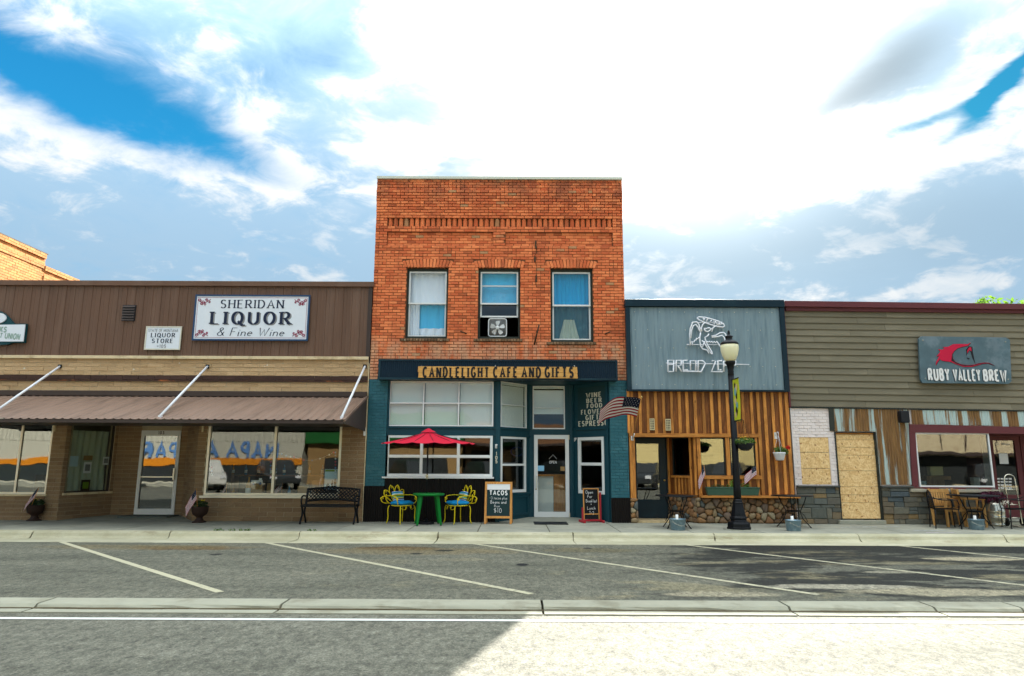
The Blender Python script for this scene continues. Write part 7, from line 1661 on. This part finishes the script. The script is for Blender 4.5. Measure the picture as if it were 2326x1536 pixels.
a, b_, z0, z1 = RC(571, 1091, 596, 1100, .28); vb = thing('toy_truck_sign', 'small white cut-out truck sign on the cardboard box', 'decoration', ((a + b_) / 2, .29, z0)); bxo('body', 'paper', vb, a, b_, .28, .29, z0 + .02, z1); bxo('cab', 'paper', vb, b_ - .09, b_ - .02, .28, .29, z1 + .001, z1 + .05)
for x in (a + .05, b_ - .05): MB().lathe([(0, 0), (.032, 0), (.032, .012), (0, .012)], n=12).xf(Matrix.Translation((x, .292, z0 + .02)) @ Matrix.Rotation(PI / 2, 4, 'X')).build('wheel', 'star_blue', vb, True)
a, b_, z0, z1 = RC(737, 1066, 766, 1112, .16); ps = thing('wine_poster', 'pale green poster with dark wine bottles leaning in the store window', 'poster', ((a + b_) / 2, .17, z0)); bxo('sheet', 'poster_blue', ps, a, b_, .160, .165, z0, z1); bxo('heading', 'pillow_green', ps, a + .01, b_ - .02, .157, .160, z1 - .06, z1 - .01)
for fx, hb_ in ((.62, .18), (.84, .22)): x = a + (b_ - a) * fx; MB().prism([(x - .028, z0 + .04), (x + .028, z0 + .04), (x + .028, z0 + .04 + hb_ * .55), (x + .010, z0 + .04 + hb_ * .7), (x + .010, z0 + .04 + hb_), (x - .010, z0 + .04 + hb_), (x - .010, z0 + .04 + hb_ * .7), (x - .028, z0 + .04 + hb_ * .55)], .156, .160).build('printed_bottle', 'banner_black', ps, True, fixn=True)
MB().prism([(a + .04, z0 + .04), (a + .13, z0 + .04), (a + .14, z0 + .11), (a + .09, z0 + .15), (a + .05, z0 + .11)], .156, .160).build('printed_grapes', 'banner_black', ps, True, fixn=True)
for px, py, tip, dr_, lab in ((514, 1117, (0, 0, .40), (-.45, 0, -.9), 'in the left pane of the big store window'), (640, 1117, (.0, 0, .38), (-.8, 0, -.6), 'just right of the window mullion in the store'), (733, 1095, (-.03, 0, .42), (-.3, 0, -1.), 'above the wooden crate in the store window')):
    x = W(px, py, .24)[0]; f_ = thing('small_flag', 'small striped flag on a stick ' + lab, 'flag', (x, .24, shz if px < 700 else shz + .22)); stickflag(f_, (0, 0, 0), tip, .22, dr_, .3)
# star garland
star = {c_: MB().prism([((.030 if k % 2 == 0 else .013) * cos(PI / 2 + PI * k / 5), (.030 if k % 2 == 0 else .013) * sin(PI / 2 + PI * k / 5)) for k in range(10)], -.003, .003).mesh('star', 'star_' + c_) for c_ in ('red', 'white', 'blue')}
gp = [(481, y) for y in range(1062, 1086, 8)] + [(613, 1030), (625, 1031), (640, 1031), (650, 1035), (660, 1038), (668, 1038), (690, 1046), (709, 1046), (727, 1042), (748, 1033), (758, 1028)] + [(762, 1028 + 7 * i) for i in range(8)] + [(615, 1050 + 8 * i) for i in range(5)] + [(627, 1055), (627, 1066), (627, 1073)]
gl_ = thing('star_garland', 'red, white and blue star garland strung across the store window', 'garland', (W(620, 1040, .15)[0], .15, W(620, 1040, .15)[1])); cols = ('red', 'white', 'blue')
for i, (px, py) in enumerate(gp): x, z = W(px, py, .15); o = link(bpy.data.objects.new('star', star[cols[(i * 2 + i // 3) % 3]]), gl_); o.location = Vector((x, .15, z)) - org(gl_); o.rotation_euler = (0, U(-.5, .5), 0)
P = [W(px, py, .153) for px, py in gp[3:14]]; MB().tube([(p[0], .153, p[1]) for p in P], .002, 4).build('string', 'star_white', gl_, True)
# recess window: curtain and notices
curtain('curtain', 'olive-grey curtain behind the recessed store window', 'curtain_olive', wv0 + .02, wv1 - .02, s2z + .03, HEAD - .42, .22, 7, .03, M4=mA)
for q, mt, lab in (((145, 1035, 158, 1060), 'paper', 'white notice at the edge of the recessed store window'), ((159, 1036, 177, 1060), 'poster_blue', 'blue and red notice in the recessed store window'), ((190, 1035, 210, 1046), 'card', 'red and white strip notice in the recessed store window'), ((190, 1050, 207, 1075), 'paper', 'framed dark picture notice in the recessed store window'), ((143, 1062, 155, 1085), 'paper', 'lower white notice in the recessed store window'), ((184, 1090, 204, 1115), 'terracotta_dark', 'dark framed picture standing in the recessed store window'), ((234, 1038, 247, 1056), 'paper', 'white notice near the door side of the recessed store window')):
    l0, l1, z0, z1 = LRC(mA, *q, .10); c0 = mA @ Vector(((l0 + l1) / 2, .10, z0)); t_ = thing('window_notice', lab, 'notice', tuple(c0), math.atan2(mA[1][0], mA[0][0])); MB().box(-(l1 - l0) / 2, (l1 - l0) / 2, -.003, .003, 0, z1 - z0).build('sheet', mt, t_)
    if mt in ('terracotta_dark', 'paper'): MB().box(-(l1 - l0) * .33, (l1 - l0) * .33, -.006, -.003, (z1 - z0) * .2, (z1 - z0) * .8).build('print', 'pillow_green' if mt != 'paper' else 'letter_grey', t_)
xq, xq2 = W(-60, 1050, .6)[0], W(40, 1050, .6)[0]
tag(MB().box(W(-160, 1050, .5)[0], W(112, 1050, .5)[0], .5, .52, .4, 1.35).build('window_panel', 'poster_blue'), 'pale blue panel standing behind the first store window', 'panel')
tag(MB().box(W(80, 1090, .2)[0], W(104, 1090, .2)[0], .2, .204, W(92, 1115, .2)[1], W(92, 1078, .2)[1]).build('window_poster', 'card'), 'dark poster in the corner of the first store window', 'poster')
# brewery window contents
for q, mt, lab in (((2114, 1060, 2142, 1080), 'wall_yellow', 'yellowish box on a counter behind the brewery window'), ((2213, 1085, 2226, 1106), 'paper', 'white and yellow carton at the end of the brewery window'), ((2087, 1093, 2104, 1106), 'poster_blue', 'pale green carton in the corner of the brewery window')):
    a, b_, z0, z1 = RC(*q, .35); t_ = thing('window_box', lab, 'box', ((a + b_) / 2, .4, z0)); bxo('body', mt, t_, a, b_, .35, .5, z0, z1 - .02); bxo('lid', mt, t_, a - .005, b_ + .005, .345, .505, z1 - .019, z1)
ctb = thing('bar_counter', 'wooden counter behind the brewery window', 'counter', (W(2150, 1100, .5)[0], .6, 0)); bxo('top', 'counter_wood', ctb, hW[0], hW[1] - .1, .32, .8, hW[2] - .02, hW[2] + .0); bxo('front', 'counter_wood', ctb, hW[0] + .05, hW[1] - .15, .4, .75, 0, hW[2] - .021)
bb_ = thing('bar_shelf', 'pale shelf further inside the brewery', 'shelf', (W(2130, 1085, 1.2)[0], 1.3, 0)); bxo('board', 'teak', bb_, W(2105, 1085, 1.2)[0], W(2160, 1085, 1.2)[0], 1.2, 1.5, W(2130, 1090, 1.2)[1], W(2130, 1081, 1.2)[1]); bxo('support', 'teak', bb_, W(2110, 1085, 1.2)[0], W(2150, 1085, 1.2)[0], 1.3, 1.4, 0, W(2130, 1090, 1.2)[1])
# ================================================================ what the panes mirror: the other side of the street
OY = -28.0
side2 = struct(MB().box(-45, 45, OY - .3, -27.0 + .9, -.29, -.03).build('far_sidewalk', 'concrete'))
def facing(s_, name, mt, parent, x_left, z, h, wd_, Y):
    mb, w_ = text_mb(s_, h, thick=.24, thin=.2, depth=.08, gap=.2); k = wd_ / w_
    mb.v = [(-x * k, -y, zq) for x, y, zq in mb.v]; o = mb.build(name, mt, parent); o.location = Vector((x_left, Y, z)) - org(parent); return o
ob = thing('parts_store', 'grey ribbed store across the street with blue letters and orange band', 'building', (-25, OY - 5, 0))
bxo('body', 'grey_siding', ob, -40, -13.6, OY - 10, OY, -.2, 4.4)
ribs('cladding', 'grey_siding', ob, -40, -13.6, 2.7, 4.3, OY + .05, .3, .04, kind='box')
bxo('band', 'orange_band', ob, -40, -13.6, OY, OY + .12, 1.18, 1.60); bxo('shop_front', 'car_dark', ob, -39, -14, OY, OY + .04, 0.1, 1.16)
facing('NAPA AUTO PARTS', 'lettering', 'napa_blue', ob, -15.3, 1.66, .95, 11.8, OY + .06)
o2 = thing('shingled_store', 'brown shingled store across the street with green roof', 'building', (-8, OY - 5, 0))
bxo('wall', 'brown_shingle', o2, -13.3, -3.2, OY - 9, OY, -.2, 2.55); bxo('roof', 'green_roof', o2, -13.4, -3.1, OY - 9, OY + .5, 2.56, 4.6); bxo('window', 'car_dark', o2, -12.2, -4.2, OY, OY + .03, .3, 1.7)
for i in range(6): bxo('shingle_course', 'brown_shingle', o2, -13.3, -3.2, OY, OY + .02 + .012 * (i % 2), 1.72 + i * .135, 1.84 + i * .135)
o5 = thing('dark_store', 'dark brown fronted store across the street under a deep canopy', 'building', (2, OY - 5, 0))
bxo('wall', 'shelf_wood', o5, -3.0, 7.2, OY - 9, OY, -.2, 4.0); bxo('canopy', 'dark_brown_metal', o5, -3.0, 7.2, OY, OY + 2.2, 2.5, 2.65); bxo('shop_front', 'car_dark', o5, -2.6, 6.8, OY, OY + .04, .1, 2.2)
o3 = thing('yellow_store', 'pale yellow clapboard store across the street', 'building', (12.5, OY - 5, 0))
bxo('wall', 'wall_yellow', o3, 7.4, 17.6, OY - 9, OY, -.2, 3.6)
for i in range(12): bxo('clapboard', 'wall_yellow', o3, 7.4, 17.6, OY, OY + .02 + .012 * (i % 2), 1.4 + i * .18, 1.57 + i * .18)
bxo('shop_front', 'car_dark', o3, 7.8, 17.2, OY, OY + .04, .1, 1.35)
o4 = thing('tan_store', 'tan store across the street at the far end', 'building', (29, OY - 5, 0))
bxo('wall', 'cream_trim', o4, 17.8, 42, OY - 9, OY, -.2, 3.9); bxo('canopy', 'dark_brown_metal', o4, 17.8, 42, OY, OY + 1.2, 2.0, 2.2); bxo('shop_front', 'car_dark', o4, 18.5, 41, OY, OY + .04, .1, 1.9)
for i in range(14): bxo('seam', 'dark_brown_metal', o4, 18.2 + i * 1.65, 18.26 + i * 1.65, OY, OY + .03, 2.3, 3.85)
def car(label, loc, rz, mt):
    c0 = thing('parked_car', label, 'car', loc, rz, 'cars parked across the street'); hw = .9
    def loft(rows, name, m_, bev=.04):
        mb = MB(); n_ = len(rows[0]); vs = []
        for k, w_ in rows[1]: pass
        return mb
    lo = [(-2.3, .35), (-2.32, .75), (-2.1, .98), (-1.2, 1.02), (1.0, 1.02), (1.9, .92), (2.25, .75), (2.3, .35)]
    MB().prism(lo, -hw, hw).build('body', mt, c0, bevel=.09, fixn=True)
    mb = MB(); base, top = [(-2.05, 1.0), (-1.75, 1.55), (-1.5, 1.66), (.2, 1.66), (.45, 1.6), (1.15, 1.0)], None; n_ = len(base)
    vs = [(x, s_ * (hw - .04 - .20 * max(0, (z - 1.0) / .66)), z) for s_ in (-1, 1) for x, z in base]
    mb.add(vs, [tuple(range(n_)), tuple(range(2 * n_ - 1, n_ - 1, -1))] + [(i, i + n_, (i + 1) % n_ + n_, (i + 1) % n_) for i in range(n_)]); mb.build('cabin', mt, c0, bevel=.05, fixn=True)
    for s_ in (-1, 1):
        for xa_, xb_ in ((-1.65, -.75), (-.68, .55)):
            q = lambda x, z: (x, s_ * (hw - .04 - .20 * (z - 1.0) / .66 + .012), z); MB().add([q(xa_ - .1, 1.08), q(xb_ + (.15 if xb_ > 0 else 0), 1.08), q(xb_ - (.15 if xb_ > 0 else 0), 1.55), q(xa_ + .08, 1.55)], [(0, 1, 2, 3)]).build('side_window', 'car_dark', c0)
        for x in (-1.4, 1.42):
            wh = MB().lathe([(.2, -.11), (.31, -.11), (.34, -.08), (.34, .08), (.31, .11), (.2, .11)], n=20).xf(Matrix.Translation((x, s_ * .82, .34)) @ Matrix.Rotation(PI / 2, 4, 'X')).build('wheel', 'tyre', c0); MB().lathe([(0, -.09), (.2, -.09), (.2, .09), (0, .09)], n=14).xf(Matrix.Translation((x, s_ * .82, .34)) @ Matrix.Rotation(PI / 2, 4, 'X')).build('rim', 'chrome', wh)
        MB().box(2.2, 2.31, s_ * .7 - .16, s_ * .7 + .16, .66, .82).build('headlight', 'letter_white', c0); MB().box(-2.33, -2.2, s_ * .76 - .08, s_ * .76 + .08, .7, .95).build('tail_light', 'star_red', c0)
    return c0
car('dark parked car mirrored in the large store window', (-13.6, -23.2, RZ_ + .03), R(60), 'car_dark'); car('white parked car mirrored in the store door', (-17.6, -22.6, RZ_ + .03), R(60), 'car_white'); car('dark parked car mirrored in the brewery window', (27.5, -22.8, RZ_ + .03), R(115), 'car_dark'); car('white parked car mirrored in the first store window', (-23.6, -22.6, RZ_ + .03), R(62), 'car_white')
for i, x in enumerate((-5.6, -1.2, 3.4, 8.2, 12.6)): car('dark parked car, %s of those added to darken the cafe and timber shop panes' % ('first', 'second', 'third', 'fourth', 'fifth')[i], (x, -22.9, RZ_ + .03), R(62 if x < 5 else 118), 'car_dark')  # unseen cars added to darken what these panes mirror
def tree(name, label, loc, h, rad, n, mt, size=.16, seed=1, group=None):
    rr = random.Random(seed); t_ = thing(name, label, 'tree', loc, 0, group); tk = MB(); top = h * .72
    tk.tube([(0, 0, -.2), (.05, 0, h * .25), (-.05, .08, h * .5), (.05, 0, top)], [h * .03, h * .024, h * .016, h * .006], 8)
    ends = []
    for k in range(11):
        z0 = h * rr.uniform(.3, .6); a = rr.uniform(0, 2 * PI); L = rad * rr.uniform(.55, .95); e = Vector((L * cos(a), L * sin(a), z0 + h * rr.uniform(.08, .30))); ends.append(e)
        tk.tube([(0, 0, z0), Vector((0, 0, z0)) * .5 + e * .5 + Vector((0, 0, .1)), e], [h * .011, h * .008, h * .003], 5)
    tk.build('trunk', 'bark', t_); cr = MB(); ends.append(Vector((0, 0, h * .85)))
    for _ in range(26): a = rr.uniform(0, 2 * PI); q = rr.uniform(.2, 1.) ** .5 * rad * .85; ends.append(Vector((q * cos(a), q * sin(a), h * (.58 + .36 * rr.random() * (1 - (q / rad) ** 2 * .6)))))
    for e in ends: leaves(cr, e, (rad * .30, rad * .30, rad * .24), n // len(ends), size, rr=rr)
    cr.build('crown', mt, t_); return t_
txx, tzz = W(2290, 676, 9.); tree('leafy_tree', 'leafy green tree whose top shows above the maroon parapet', (txx + .1, 9., -.2), tzz * 1.135, 1.8, 5200, 'leaf_bright', .11, 4)
for i, (x, h) in enumerate(((12.5, 9.5), (17, 8.5), (8.5, 9))): tree('leafy_tree', ('tall green tree mirrored in the timber shop panes', 'green tree behind the tan store across the street', 'green tree behind the yellow store across the street')[i], (x, OY - 12, -.2), h, 3.2, 2600, 'leaf', .24, 10 + i)

# the photograph's warm daylight balance, carried by the paints and stones themselves
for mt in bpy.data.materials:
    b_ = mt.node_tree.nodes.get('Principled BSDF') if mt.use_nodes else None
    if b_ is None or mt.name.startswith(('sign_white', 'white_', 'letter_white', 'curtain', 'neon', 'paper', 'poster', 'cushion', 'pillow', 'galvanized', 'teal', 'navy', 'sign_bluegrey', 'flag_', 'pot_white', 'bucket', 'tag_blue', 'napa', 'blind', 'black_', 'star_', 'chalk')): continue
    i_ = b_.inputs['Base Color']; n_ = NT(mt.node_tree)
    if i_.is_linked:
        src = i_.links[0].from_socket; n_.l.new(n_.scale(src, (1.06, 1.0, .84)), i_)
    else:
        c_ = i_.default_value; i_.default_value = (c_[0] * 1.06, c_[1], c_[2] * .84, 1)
